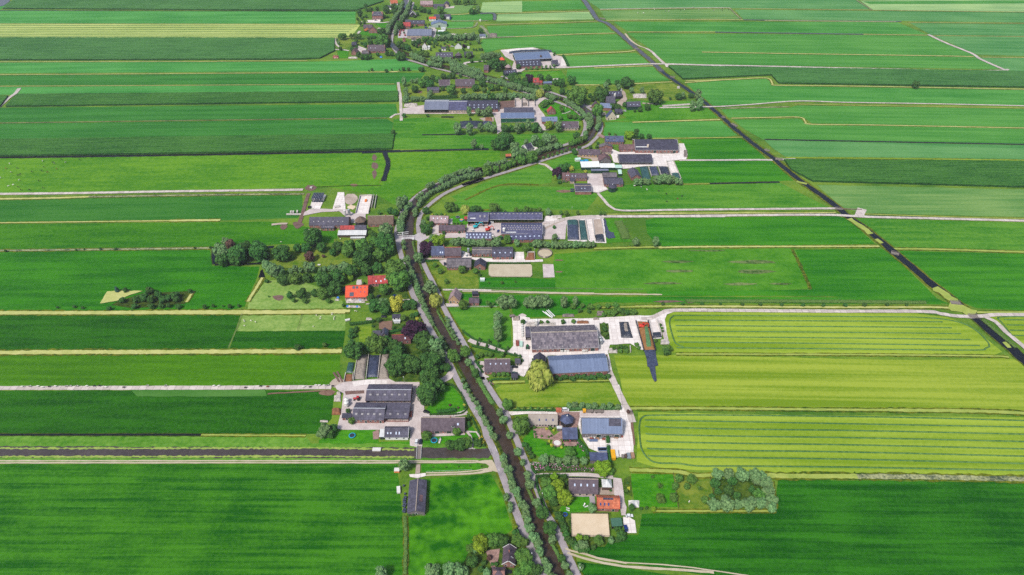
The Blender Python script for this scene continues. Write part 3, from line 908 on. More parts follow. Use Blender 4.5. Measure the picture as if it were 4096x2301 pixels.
# ================================================================ ground, fields, water
bm = bmesh.new()
f = bm.faces.new([bm.verts.new(p) for p in ((-4500,-1500,-.52),(4500,-1500,-.52),(4500,7000,-.52),(-4500,7000,-.52))])
tag(obj('ground', bm, M['ground_grass']), kind='structure')
FIELDS = [  # image tile, outline, material
 ('F',[(-160,1166),(1000,1166),(1012,1290),(1018,1447),(1018,2100),(-260,2100)], 'deep_left'),
 ('F',[(1062,1204),(1235,1192),(1262,1240),(1290,1330),(1262,1352),(1180,1385),(1170,1460),(1120,2100),(1024,2100),(1022,1300),(1070,1296)], 'deep_rough'),
 ('F',[(1060,1166),(1200,1163),(1215,1170),(1205,1182),(1060,1186)], 'lawn'),
 ('p',[(-250,905),(2250,908),(2300,975),(-250,978)], 'rough_verge'),
 ('p',[(-250,572),(2350,570),(2460,600),(2440,780),(2330,890),(-250,888)], 'dark_meadow'),
 ('p',[(-250,312),(2505,300),(2500,480),(2450,538),(-250,540)], 'yellow_meadow'),
 ('p',[(-250,12),(1770,12),(1675,262),(-250,272)], 'dark_meadow'),
 ('p',[(1785,14),(2540,8),(2540,130),(1740,134)], 'sheep_grass'),
 ('p',[(1738,136),(2540,132),(2520,268),(1690,264)], 'dark_meadow'),
 ('o',[(-250,742),(1545,735),(1560,850),(1910,855),(1895,920),(1800,1150),(1700,1178),(-250,1182)], 'meadow_field'),
 ('o',[(1960,960),(2150,940),(2330,1000),(2520,1110),(2530,1165),(1820,1170),(1830,1120)], 'sheep_grass'),
 ('o',[(-250,545),(1990,525),(2230,560),(2480,590),(2480,680),(1560,708),(900,716),(-250,735)], 'meadow_mid'),
 ('o',[(-250,368),(2220,328),(2230,430),(2190,500),(1620,515),(-250,530)], 'meadow_cool'),
 ('o',[(-250,62),(2520,24),(2835,15),(2822,60),(2850,120),(2780,250),(2700,262),(2290,275),(-250,318)], 'pasture'),
 ('h',[(1360,300),(2576,270),(2576,400),(2200,480),(1800,620),(1560,860),(1420,860),(1250,760),(590,650),(590,640),(1290,630)], 'pasture'),
 ('j',[(210,555),(700,540),(980,590),(1000,730),(1400,740),(2300,715),(2330,740),(2200,850),(1500,900),(200,900)], 'right_green'),
 ('j',[(470,600),(850,600),(880,690),(560,735),(440,700)], 'right_rough'),
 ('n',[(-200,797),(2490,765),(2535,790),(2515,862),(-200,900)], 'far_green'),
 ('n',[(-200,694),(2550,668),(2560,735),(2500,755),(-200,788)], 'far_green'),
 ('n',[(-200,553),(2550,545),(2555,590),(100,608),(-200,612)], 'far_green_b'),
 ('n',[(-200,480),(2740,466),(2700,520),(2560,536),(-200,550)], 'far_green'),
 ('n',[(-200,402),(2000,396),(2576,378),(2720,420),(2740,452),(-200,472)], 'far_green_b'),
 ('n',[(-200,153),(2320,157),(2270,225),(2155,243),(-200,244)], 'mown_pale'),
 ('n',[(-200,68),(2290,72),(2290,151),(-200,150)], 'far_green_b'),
 ('n',[(-200,-60),(-40,-60),(60,20),(0,62),(-200,64)], 'far_green_b'),
 # right of the lane
 ('F',[(1605,1036),(1900,1041),(2700,1050),(2820,1205),(1950,1189),(1900,1190),(1660,1176),(1602,1160)], 'mown'),
 ('F',[(1545,893),(1720,893),(2300,905),(2530,900),(2720,930),(2760,1042),(2300,1032),(1600,1021),(1575,1019)], 'mown_b'),
 ('F',[(1668,800),(1690,784),(2300,787),(2385,797),(2440,820),(2522,884),(2500,893),(2300,889),(1690,886),(1675,840)], 'mown'),
 ('F',[(2486,795),(2650,795),(2700,900),(2576,866)], 'mown'),
 ('F',[(1958,1206),(2800,1216),(3000,2100),(1900,2100),(1810,1452),(1600,1418),(1440,1388),(1500,1372),(1570,1345),(1606,1345),(1615,1292),(1948,1288)], 'deep_right'),
 ('F',[(1452,1412),(1600,1432),(1790,1460),(1890,2100),(1500,2100)], 'deep_right'),
 ('d',[(180,865),(260,815),(480,803),(1330,800),(1400,1008),(900,1022),(380,1030),(290,985),(205,905)], 'lawn_yellow'),
 ('d',[(0,70),(330,80),(345,160),(350,460),(300,470),(130,400),(-10,395),(-180,300),(-240,200),(-250,70)], 'right_green'),
 ('r',[(40,475),(310,475),(340,690),(60,690)], 'lawn'),
 ('r',[(312,478),(560,505),(575,690),(545,700),(345,692)], 'orchard_grass'),
 ('r',[(560,505),(900,500),(960,690),(580,690)], 'garden'),
 ('F',[(1395,638),(1560,628),(2000,624),(2042,726),(1700,738),(1560,732),(1400,740),(1130,730),(1100,700),(1200,700),(1385,702)], 'right_rough'),
 ('F',[(1130,737),(1500,745),(2350,748),(2370,765),(1500,760),(1450,790),(1295,800),(1285,770),(1210,768)], 'right_meadow'),
 ('q',[(1005,512),(1600,506),(1690,570),(1870,740),(1980,850),(2060,885),(1200,830),(-20,832),(-20,800),(1110,788)], 'right_meadow'),
 ('q',[(1720,520),(2750,545),(2750,940),(2250,915),(2130,865),(1960,745),(1780,600)], 'right_meadow'),
 ('q',[(-30,310),(40,292),(1300,284),(1370,305),(1550,472),(1000,482),(60,492),(-20,400)], 'right_meadow'),
 ('q',[(1410,296),(2750,330),(2750,522),(1690,493),(1580,430)], 'right_green'),
 ('q',[(1150,66),(2750,102),(2750,292),(1480,262),(1320,222)], 'right_pale'),
 ('i',[(-250,836),(860,850),(1110,932),(1400,835),(1540,815),(2100,822),(2576,812),(3200,798),(3500,950),(3770,1085),(1400,1120),(1250,1060),(1130,930),(1000,1110),(500,1110),(0,1140),(-600,1150),(-560,1050)], 'right_green'),
 ('i',[(2000,555),(2900,550),(3130,548),(3360,778),(2560,795),(2110,808),(2075,765)], 'right_meadow'),
 ('i',[(2050,305),(2800,290),(3060,540),(2160,535),(2100,350)], 'right_meadow'),
 ('i',[(1190,110),(2560,95),(2740,250),(2560,285),(1730,295),(1200,270),(1165,200)], 'right_far_b'),
 ('i',[(-560,960),(0,730),(450,590),(600,670),(590,800),(440,820),(0,825),(-480,1010)], 'right_green'),
 ('i',[(530,545),(850,460),(930,520),(930,640),(700,660),(600,650)], 'right_green'),
 ('i',[(1160,90),(1450,60),(2440,10),(2500,60),(1500,105)], 'right_rough'),
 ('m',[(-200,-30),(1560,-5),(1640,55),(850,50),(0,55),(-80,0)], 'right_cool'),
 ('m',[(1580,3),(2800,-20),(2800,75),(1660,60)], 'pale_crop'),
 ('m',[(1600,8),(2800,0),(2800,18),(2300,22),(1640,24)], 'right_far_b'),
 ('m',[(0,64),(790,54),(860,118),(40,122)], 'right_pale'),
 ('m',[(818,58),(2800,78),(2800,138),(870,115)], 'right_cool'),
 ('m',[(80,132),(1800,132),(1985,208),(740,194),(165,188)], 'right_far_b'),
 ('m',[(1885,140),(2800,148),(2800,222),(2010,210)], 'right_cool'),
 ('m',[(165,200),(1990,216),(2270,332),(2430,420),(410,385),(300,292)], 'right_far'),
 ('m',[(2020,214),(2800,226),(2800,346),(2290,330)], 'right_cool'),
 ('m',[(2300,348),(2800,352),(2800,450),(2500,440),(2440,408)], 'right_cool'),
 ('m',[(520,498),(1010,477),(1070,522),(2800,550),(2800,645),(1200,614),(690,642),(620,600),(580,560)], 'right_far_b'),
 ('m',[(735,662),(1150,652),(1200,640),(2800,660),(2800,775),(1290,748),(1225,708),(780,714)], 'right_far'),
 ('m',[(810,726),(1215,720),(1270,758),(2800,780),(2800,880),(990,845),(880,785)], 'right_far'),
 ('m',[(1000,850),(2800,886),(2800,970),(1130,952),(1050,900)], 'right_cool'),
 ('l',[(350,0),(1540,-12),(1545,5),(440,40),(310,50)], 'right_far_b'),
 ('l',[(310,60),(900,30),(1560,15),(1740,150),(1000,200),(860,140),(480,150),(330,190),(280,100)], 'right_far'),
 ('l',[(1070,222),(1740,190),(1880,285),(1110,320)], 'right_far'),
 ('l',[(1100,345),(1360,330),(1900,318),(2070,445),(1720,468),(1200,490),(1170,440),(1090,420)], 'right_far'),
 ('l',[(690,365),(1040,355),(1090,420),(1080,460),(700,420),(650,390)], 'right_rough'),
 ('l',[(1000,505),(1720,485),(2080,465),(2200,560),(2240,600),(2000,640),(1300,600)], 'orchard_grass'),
 ('F',[(1212,6),(1460,0),(1478,22),(1216,31)], 'right_far_b'),
 ('F',[(1252,36),(1490,29),(1505,48),(1248,53)], 'pale_crop'),
 ('F',[(1225,66),(1515,56),(1540,80),(1235,91)], 'right_far'),
 ('k',[(1780,190),(2320,180),(2330,255),(1790,265)], 'right_far_b'),
 ('k',[(1740,280),(2080,275),(2060,355),(1730,362)], 'right_far_b'),
 ('k',[(1700,70),(2080,60),(2000,160),(1780,180),(1690,150)], 'right_pale'),
 ('k',[(2190,30),(2700,10),(2700,155),(2160,160)], 'pale_crop'),
 ('j',[(330,230),(600,180),(1150,190),(1500,210),(1800,290),(1300,310),(620,330),(370,320)], 'orchard_grass'),
 ('j',[(1890,350),(2050,340),(2250,430),(2390,560),(2340,590),(2080,580),(1980,520),(1890,430)], 'lawn'),
 ('k',[(340,500),(660,500),(640,560),(370,630)], 'orchard_grass'),
 ('k',[(320,650),(470,655),(450,745),(330,750)], 'lawn'),
 ('k',[(600,400),(830,420),(830,465),(610,450)], 'lawn'),
 ('k',[(800,300),(970,295),(960,350),(890,360)], 'lawn'),
 ('e',[(560,590),(1750,420),(1750,620),(900,650),(690,560)], 'garden'),
 ('e',[(1530,300),(1900,280),(1890,350),(1540,360)], 'orchard_grass'),
 ('e',[(1920,840),(2380,880),(2400,1000),(1960,1010)], 'garden'),
 ('e',[(880,400),(1750,440),(1740,600),(900,640),(750,560)], 'orchard_grass'),
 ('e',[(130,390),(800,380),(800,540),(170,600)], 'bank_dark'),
 ('c',[(440,255),(570,250),(565,400),(450,400)], 'lawn_yellow'),
 ('c',[(570,190),(1050,130),(1090,250),(1200,420),(1300,620),(1240,760),(800,790),(720,700),(740,400),(570,250)], 'garden'),
 ('c',[(1255,815),(1350,830),(1430,920),(1475,1010),(1460,1075),(1380,1095),(1130,1100),(1100,1050),(1200,900)], 'lawn'),
 ('c',[(250,1255),(600,1245),(640,1370),(945,1365),(1010,1405),(1000,1430),(60,1420),(60,1350)], 'lawn'),
 ('c',[(1060,1310),(1490,1290),(1530,1350),(1540,1430),(1060,1430)], 'lawn'),
 ('c',[(1500,1160),(1590,1290),(1630,1420),(1560,1430),(1500,1290)], 'lawn'),
 ('b',[(445,150),(560,30),(620,130),(740,190),(990,180),(1060,240),(1065,310),(620,305),(530,260)], 'lawn'),
 ('b',[(800,690),(1150,690),(1150,820),(920,850),(830,850)], 'lawn'),
 ('b',[(590,490),(900,490),(900,690),(790,840),(690,830),(640,650)], 'garden'),
 ('b',[(830,850),(1310,840),(1310,1090),(1250,1170),(960,1170),(900,1100)], 'garden'),
 ('b',[(-10,1100),(420,1040),(560,1300),(600,1460),(-160,1460)], 'garden'),
 ('b',[(530,380),(1140,380),(1140,470),(570,465)], 'garden'),
 ('g',[(280,630),(400,620),(480,720),(740,720),(810,740),(810,915),(430,905),(340,850),(300,760)], 'orchard_grass'),
 ('g',[(820,800),(1360,800),(1600,820),(1600,905),(820,915)], 'right_meadow'),
 ('g',[(520,170),(690,150),(700,250),(540,250)], 'lawn'),
 ('g',[(2110,190),(2300,185),(2390,430),(2120,440)], 'right_rough'),
 ('l',[(1650,640),(2240,640),(2440,720),(2540,800),(1700,830),(1620,770)], 'right_rough'),
]
for i,(t, pts, m) in enumerate(FIELDS):
 poly('field', t, pts, M[m], 'field')
# lighter and worn patches in the turf
for t, x, y, rx, ry, m in [('h',1212,350,26,34,'mud'),('h',1222,440,40,42,'mud'),('h',1215,530,28,50,'mud'),('h',990,650,40,16,'soil'),('h',520,680,60,34,'mud'),
       ('e',900,970,72,32,'mud'),('i',735,900,90,18,'soil'),('p',2410,590,60,22,'soil'),('p',2480,520,60,40,'gravel_b'),('g',1640,618,50,8,'soil'),('g',1640,738,44,8,'soil'),
       ('q',120,870,110,8,'mud'),('q',280,870,30,12,'mud'),('q',700,868,120,9,'mud'),('q',720,598,170,13,'weed_patch'),('q',740,664,150,14,'weed_patch'),('q',190,596,110,9,'weed_patch'),('q',210,660,100,10,'weed_patch'),('q',100,745,130,9,'weed_patch'),('q',620,750,120,10,'weed_patch'),('q',900,748,80,8,'weed_patch'),('q',400,520,120,6,'weed_patch'),('j',510,250,35,16,'soil'),
       ('g',1260,1190,40,20,'gravel'),('e',1120,140,60,40,'mud'),('e',960,165,40,30,'mud'),('e',1820,800,40,30,'gravel'),('h',960,800,80,60,'gravel_b'),('h',960,890,44,26,'sand')]:
 poly('worn_patch', t, [(x + rx * math.cos(a * .5236) * rnd.uniform(.75,1.2), y + ry * math.sin(a * .5236) * rnd.uniform(.75,1.2)) for a in range(12)], M[m], 'patch', jit=.2, step=2)
poly('worn_patch','p',[(960,568),(1950,566),(1965,615),(1010,618)], M['trodden'], 'patch')
MAIZE = [('n',[(60,22),(160,-40),(2450,-40),(2470,10),(2300,68),(1500,66),(20,58)], 'maize_light'),
   ('n',[(-200,247),(2155,250),(2155,330),(2060,378),(1900,384),(-200,389)], 'maize_light'),
   ('n',[(110,612),(2565,592),(2562,655),(40,688)], 'maize'),
   ('n',[(-200,905),(2540,868),(2525,962),(1500,985),(-200,1010)], 'maize'),
   ('m',[(412,405),(2490,436),(2800,452),(2800,536),(1085,508),(1040,458),(505,483),(440,425)], 'maize_light'),
   ('F',[(1972,403),(2600,408),(2760,410),(2800,478),(2300,464),(2045,457),(1990,428)], 'maize'),
   ('n',[(-200,628),(55,622),(0,690),(-200,700)], 'maize')]
for i,(t, pts, m) in enumerate(MAIZE):
 P = world_pts(t, pts)
 out = []
 for j, a in enumerate(P):
  b = P[(j + 1) % len(P)]
  n = max(1, int((b - a).length / 3))
  out += [a.lerp(b, k / n) + Vector((rnd.uniform(-.3,.3), rnd.uniform(-.3,.3),0)) for k in range(n)]
 bm = bmesh.new()
 hh = 1.7
 lo = [bm.verts.new((p.x, p.y, -.5)) for p in out]
 hi = [bm.verts.new((p.x, p.y, hh + rnd.uniform(-.25,.25))) for p in out]
 f = bm.faces.new(hi)
 f.normal_update()
 if f.normal.z < 0:
  f.normal_flip()
 for k in range(len(out)):
  q = bm.faces.new((lo[k], lo[(k + 1) % len(out)], hi[(k + 1) % len(out)], hi[k]))
  q.material_index = 1
 bmesh.ops.triangulate(bm, faces=[f])
 bmesh.ops.recalc_face_normals(bm, faces=bm.faces[:])
 # tassels and leaf tips standing above the crop
 xs, ys = [p.x for p in P], [p.y for p in P]
 tag(obj('maize_crop', bm, [M[m], M['maize_stalks']]), ['standing maize field along the top edge left of the village','broad maize field beside the thatched farm at the top','narrow dark maize strip left of the long blue barn','dark maize field above the straight black ditch','pale maize field below the white far track','dark maize field right of the black waterway','corner of maize at the far left edge'][i], 'maize', None, 'stuff')
# ditches: a grassy bank and the water or duckweed in it
DITCH = [  # image tile, line, width m, material
 ('p',[(-250,1192 - 1185),(1000,4),(1780,4),(2540,-2)], 3.6,'duckweed'),('o',[(-250,1196),(700,1196),(1400,1190),(2000,1190),(2576,1183)], 5.0,'duckweed'),
 ('p',[(-250,296),(600,290),(1000,290),(2515,283)], 5.6,'duckweed'),
 ('p',[(-250,899),(1000,898),(1480,900)], 1.2,'ditch_water'),('p',[(1480,900),(2250,905)], 1.4,'duckweed_green'),
 ('o',[(-250,742),(400,735),(1000,728),(1560,720)], 3.2,'duckweed_thin'),('e',[(780,395),(840,395)], 3,'ditch_water'),
 ('o',[(-250,538),(400,530),(900,524),(1300,519)], 2.0,'duckweed'),('o',[(1250,519),(1620,515)], 4.0,'duckweed'),
 ('o',[(-250,362),(300,354),(700,342)], 3.6,'duckweed'),('o',[(650,344),(1200,334),(1900,325),(2240,322)], 3.4,'duckweed_thin'),
 ('n',[(-200,1016),(1000,1000),(1700,988),(2480,972),(2576,970)], 3.4,'ditch_water'),('j',[(-150,945),(0,938),(600,920),(1100,908),(1300,905)], 3.2,'ditch_water'),
 ('j',[(110,935),(130,1000),(150,1060),(135,1150),(95,1270)], 4.2,'ditch_water'),
 ('n',[(-200,794),(1000,778),(2490,758)], 1.2,'duckweed_thin'),('n',[(-200,556),(1000,550),(2540,540)], 1.5,'duckweed'),('n',[(-200,482),(800,476),(2330,465),(2560,462)], 2.2,'duckweed'),
 ('n',[(-200,399),(1000,396),(1400,396)], 2.2,'duckweed'),('n',[(1400,394),(1980,390)], 2.2,'duckweed'),('n',[(-200,152),(1000,153),(2290,156)], 1.6,'duckweed'),('n',[(-200,66),(1200,70),(1500,70),(2290,72)], 1.8,'ditch_water'),('n',[(2155,245),(2300,243)], 2,'duckweed'),
 ('k',[(0,935),(500,930),(900,925),(1120,918)], 2.4,'duckweed'),
 ('j',[(540,740),(800,738),(1040,733)], 1.6,'ditch_water'),('j',[(760,535),(900,538)], 2.4,'ditch_water'),
 # right-hand polder
 ('r',[(30,450),(330,462),(450,485),(560,485)], 3.4,'duckweed_green'),('r',[(900,487),(1100,490),(1500,492)], 4.6,'duckweed_green'),('r',[(1500,492),(2000,498),(2700,512)], 4.8,'duckweed_thin'),('r',[(180,716),(560,716),(975,716)], 1.6,'duckweed_green'),('r',[(976,700),(950,520)], 1.4,'duckweed_green'),
 ('s',[(60,698),(700,700),(1200,706),(1700,710)], 2.6,'duckweed_green'),('s',[(1700,710),(2300,718),(2700,735)], 3.6,'duckweed_green'),
 ('s',[(330,348),(900,350),(1500,352),(2300,360),(2480,368)], 2.0,'duckweed_green'),
 ('g',[(2000,500),(2230,492),(2400,488),(2700,482)], 3.0,'duckweed_green'),('q',[(60,500),(300,494),(900,492),(1580,490)], 3.0,'duckweed'),('q',[(1680,508),(2000,512),(2750,536)], 3.0,'duckweed_green'),
 ('q',[(980,510),(1030,610),(1090,740),(1105,785)], 1.6,'bank'),
 ('q',[(-100,905),(500,905),(1200,910),(1900,910),(2080,915)], 3.0,'duckweed'),('q',[(2250,945),(2750,945)], 3.0,'duckweed_green'),
 ('i',[(1180,1165),(1700,1160),(2400,1150),(2930,1140)], 2.4,'duckweed_green'),('q',[(0,262),(600,262),(1280,258)], 2.2,'duckweed'),('q',[(1480,268),(2300,295),(2750,300)], 1.8,'duckweed_green'),
 ('i',[(2000,822),(2400,815)], 1.6,'duckweed_green'),('i',[(2400,812),(3200,795)], 2.0,'ditch_water'),
 ('i',[(440,826),(0,830),(-400,1000)], 1.2,'bank'),('i',[(-560,1120),(-200,1115),(0,1112)], 1.2,'bank'),
 ('i',[(1730,298),(2300,290),(2800,282)], 2.4,'duckweed_green'),('l',[(1710,840),(2200,825),(2530,815)], 3.4,'duckweed'),
 ('m',[(800,718),(1000,714),(1210,712),(1250,740),(1290,755),(1700,760),(2800,782)], 2.6,'duckweed'),('m',[(730,658),(880,655),(1150,648)], 2.8,'duckweed_thin'),('m',[(1180,632),(1600,640),(2800,660)], 2.4,'duckweed_green'),
 ('m',[(520,492),(800,482),(1010,474),(1050,510),(1090,518),(1600,524),(2800,546)], 3.0,'duckweed'),
 ('m',[(1000,846),(1800,862),(2800,880)], 1.6,'ditch_water'),('m',[(1130,958),(1700,962),(2300,970),(2800,978)], 3.4,'mown'),
 ('m',[(620,316),(1200,326),(2000,338),(2270,344)], 3.2,'duckweed'),('m',[(2320,347),(2800,352)], 2.0,'duckweed'),
 ('m',[(170,194),(700,194)], 3.0,'duckweed'),('m',[(700,195),(1200,202),(1600,208)], 3.0,'broad_water'),('m',[(1600,208),(1990,214)], 2.6,'duckweed'),('m',[(2010,216),(2800,224)], 1.6,'duckweed'),
 ('m',[(40,125),(500,118),(870,120)], 3.2,'duckweed'),('m',[(870,120),(1300,126),(1830,130)], 2.6,'broad_water'),('m',[(1870,136),(2800,143)], 2.0,'duckweed'),('m',[(1000,125),(1800,133)], 2.4,'duckweed'),
 ('m',[(0,60),(400,52),(800,50)], 2.4,'duckweed'),('m',[(850,52),(1400,58),(2800,76)], 2.0,'duckweed'),('m',[(790,52),(860,118)], 2.6,'duckweed_thin'),('m',[(1560,2),(1650,58)], 2.6,'duckweed_thin'),
 ('l',[(440,45),(900,28),(1200,14),(1540,5)], 3.2,'duckweed'),('l',[(1000,210),(1350,192),(1640,180),(1740,165)], 3.8,'duckweed'),('l',[(1350,332),(1700,318),(1900,312)], 3.0,'duckweed'),('l',[(690,362),(1030,350)], 2.6,'duckweed_green'),
 ('l',[(1170,492),(1400,490)], 3.4,'duckweed'),('l',[(1720,480),(2080,462)], 3.0,'duckweed'),('l',[(2200,470),(2600,440)], 3,'duckweed'),
 ('F',[(1248,35),(1350,31),(1485,28)], 3.0,'duckweed'),('F',[(1220,62),(1400,57),(1510,53)], 2.6,'duckweed'),('k',[(2160,175),(2330,172),(2345,260)], 5,'broad_water'),('k',[(1780,188),(2010,175),(2080,110)], 4,'duckweed'),
 ('d',[(165,795),(480,785)], 2.6,'duckweed_green'),('d',[(760,785),(1330,775)], 1.4,'duckweed_green'),('d',[(370,1055),(800,1048)], 2.2,'duckweed_green'),('d',[(1480,1045),(1930,1045)], 3.0,'duckweed_green'),
 ('d',[(1200,72),(1500,66),(1930,62)], 2.0,'duckweed_green'),('e',[(715,745),(640,870),(545,1020)], 3.2,'duckweed'),('o',[(1372,1120),(1418,1040)], 3.0,'duckweed'),('e',[(170,595),(500,590),(695,582)], 2.0,'ditch_water'),('e',[(150,430),(158,590)], 2.2,'ditch_water'),
 ('a',[(1012,880),(1020,1100),(1012,1460)], 1.8,'bank_dark'),
]
WATERY = {'ditch_water','broad_water'}
for t, pts, w, m in DITCH:
 ribbon('bank', t, pts, w + 1.4, M['bank_dark' if m in WATERY else 'bank'], 'bank', .25, step=3)
 if m in ('bank','bank_dark'):
  continue
 if m in WATERY:
  ribbon('ditch_water', t, pts, w, M[m], 'ditch', .15, step=6)
 else:
  ribbon('ditch_duckweed', t, pts, w * .72, M[m], 'ditch', .22, step=2)
poly('pond','o',[(735,1130),(790,1040),(850,1035),(1050,1037),(960,1065),(860,1110)], M['duckweed'], 'ditch', jit=.4, step=3)
poly('pond','e',[(668,745),(690,670),(715,650),(745,740)], M['ditch_water'], 'ditch', jit=.3, step=3)
poly('thicket_ground','o',[(870,1110),(1060,1050),(1400,1040),(1360,1130),(1000,1165),(820,1140)], M['bank_dark'], 'patch', step=4)
# canal through the village and the waterway of the polder
CANAL = [('b',1037,2150),('b',860,1620),('b',800,1440),('b',735,1250),('b',690,1130),('b',612,950),('b',560,780),('b',485,620),('b',410,430),('b',355,320),('c',1800,1235),('c',1625,945),('c',1525,740),('c',1450,600),('c',1345,400),('c',1240,250),('c',1110,20),
   ('g',200,870),('g',160,700),('g',108,560),('g',92,430),('g',95,300),('g',105,200),('g',135,90),('h',1680,800),('h',1800,715),('h',1990,620),('h',2200,548),('h',2400,470),('j',1200,1170),('j',1450,1110),('j',1650,1065),('j',1900,995),
   ('j',2100,930),('j',2260,885),('j',2380,830),('j',2470,750),('j',2515,650),('j',2500,560),('j',2450,490),('j',2340,420),('j',2180,345),('j',2000,280),('j',1700,190),('j',1300,85),('k',1600,830),('k',1350,740),('k',1120,660),('k',1010,560),('k',985,470),('k',1012,380),('k',1065,280),('k',1135,190),('k',1180,110),('k',1200,20),('k',1215,-80)]
CW = world_pts('F',[c for c in CANAL])
ribbon('canal_bank','F', CANAL, 12.5, M['bank_dark'], 'bank', .12, step=5)
ribbon('canal','F', CANAL, 7.6, M['canal_water'], 'ditch', .08, step=4)
WAY = [('F',1455,-20),('F',1490,30),('F',1505,50),('F',1530,60),('F',1560,85),('F',1605,125),('F',1640,155),('F',1665,180),('F',1700,205),('F',1750,240),('F',1800,280),('F',1850,325),('F',1900,365),('F',1950,402)]
WAY2 = [('F',1950,402),('q',985,0),('q',1070,62),('q',1180,140),('q',1290,220),('q',1360,282),('q',1450,345),('q',1540,415),('q',1620,480),('q',1690,540),('q',1800,630),('q',1930,742),('q',2040,825),('q',2110,880),('q',2220,965),('q',2300,1035),('q',2400,1120),('q',2500,1205),('q',2640,1330)]
ribbon('waterway_bank','F', WAY + WAY2[1:], 10.5, M['bank'], 'bank', .12, step=6)
ribbon('waterway','F', WAY[:8], 7.4, M['broad_water'], 'ditch', .2, step=6, width2=7)
ribbon('waterway','F', WAY[7:], 5.5, M['ditch_water'], 'ditch', .2, step=5)
ribbon('waterway','F', WAY2,5.6, M['ditch_water'], 'ditch', .15, step=5, width2=8.5)
for pts, w in (([(1372,300),(1450,350),(1525,405)], 6),([(1960,775),(2060,840),(2110,878)], 7),([(2060,895),(2160,930),(2240,960)], 11),([(1010,45),(1080,62)], 4),([(1560,440),(1600,470)], 4),([(2440,1150),(2480,1190)], 3)):
 ribbon('duckweed_mat','q', pts, w, M['duckweed_green'], 'ditch', .35, step=3, kind='stuff', label='yellow-green duckweed floating on the polder waterway', cat='duckweed')
poly('waterway','n',[(-150,-60),(75,-30),(60,10),(20,38),(-150,60)], M['broad_water'], 'ditch')
# broad side canal on the left
poly('canal_bank','F',[(-160,1114),(600,1115),(1242,1116),(1246,1158),(600,1160),(-160,1162)], M['rough_verge'], 'bank', jit=.5, step=3)
poly('canal','F',[(-160,1122),(300,1124),(700,1125),(1046,1126),(1230,1128),(1238,1140),(1228,1153),(700,1152),(300,1151),(-160,1151)], M['broad_water'], 'ditch', jit=.5, step=3)
for y0, yy in ((228,'upper'),(308,'lower')):
 ribbon('water_lilies','a',[(-3200, y0 - 2),(-1500, y0 - 3),(0, y0 - 6),(600, y0),(1100, y0 + 12 if y0 < 250 else y0 + 2)], 1.3, M['lily'], 'ditch', .8, step=1.2, kind='stuff', label=f'pale water lilies along the {yy} bank of the broad canal', cat='water lilies')
# ---------------------------------------------------------------- roads and tracks
WROAD = [('b',1080,2150),('b',770,1640),('b',690,1520),('b',655,1440),('b',605,1330),('b',560,1230),('b',510,1120),('b',455,1000),('b',405,860),('b',358,740),('b',300,580),('b',235,400),('b',180,240),('b',110,100),('c',1655,1215),('c',1560,1055),('c',1468,900),('c',1390,760),('c',1325,620),('c',1250,480),('c',1190,375),('c',1120,250),('c',1060,130),('c',1005,15),
   ('e',2440,950),('e',2400,830),('e',2345,650),('e',2305,500),('e',2275,380),('e',2262,300),('e',2250,220),('e',2275,110),('e',2310,20),('h',1520,930),('h',1580,860),('h',1650,790),('h',1750,715),('h',1890,645),('h',2050,570),('h',2370,488),('j',1200,1145),('j',1450,1072),('j',1750,985),('j',2000,900),('j',2170,858),('j',2330,795),('j',2390,720),('j',2410,620),('j',2375,540),('j',2300,465),('j',2200,410),('j',2050,355),('j',1930,320),('j',1800,275),('j',1600,225),('j',1450,170),('j',1200,112),('j',1000,55),('j',800,5),('k',1600,882),('k',1480,845),('k',1330,798),('k',1220,765),('k',1110,700),('k',1030,600),('k',1018,540),('k',1030,450),('k',1045,370),('k',1090,280),('k',1160,190),('k',1200,110),('k',1230,20),('k',1250,-70)]
EROAD = [('b',1370,2150),('b',1080,1620),('b',985,1447),('b',930,1330),('b',870,1200),('b',820,1080),('b',775,985),('b',705,880),('b',650,760),('b',605,630),('b',560,510),('b',505,390),('b',455,275),('b',400,140),('d',395,1330),('d',335,1190),('d',295,1080),('d',225,980),('d',140,850),('d',62,740),('c',1640,770),('c',1560,610),('c',1480,455),('c',1400,315),('c',1325,185),('c',1250,40),
   ('g',425,1030),('g',340,850),('g',280,735),('g',238,640),('g',208,550),('g',200,470),('g',205,390),('g',190,310),('g',190,230),('g',215,150),('g',265,75),('h',1775,895),('h',1870,815),('h',2000,730),('h',2200,645),('h',2400,580),('j',1000,1318),('j',1200,1258),('j',1500,1168),('j',1800,1075),('j',2000,1010),('j',2240,935),('j',2420,872),('i',1050,342),('i',1120,268),('i',1158,190),('i',1160,120),('l',1408,850),('l',1375,765),('l',1290,700),('l',1225,662),('l',1140,625),('l',1060,598),('l',900,545),('l',760,500),('l',600,450),('l',480,410)]
ribbon('road_verge','F', WROAD, 7.0, M['bank'], 'bank', .25, step=4)
ribbon('road_verge','F', EROAD, 7.0, M['bank'], 'bank', .25, step=4)
ribbon('road','F', WROAD, 4.3, M['asphalt'], 'road', .03, step=3)
ribbon('road','F', EROAD, 4.0, M['asphalt'], 'road', .03, step=3)
poly('road','e',[(2235,250),(2290,262),(2340,268),(2440,268),(2500,235),(2576,225),(2600,300),(2520,340),(2460,310),(2330,318),(2290,350),(2240,330)], M['asphalt_light'], 'road', jit=.1)
ribbon('road','l',[(790,690),(800,660),(840,625),(880,612)], 5.0, M['asphalt_light'], 'road', .05)
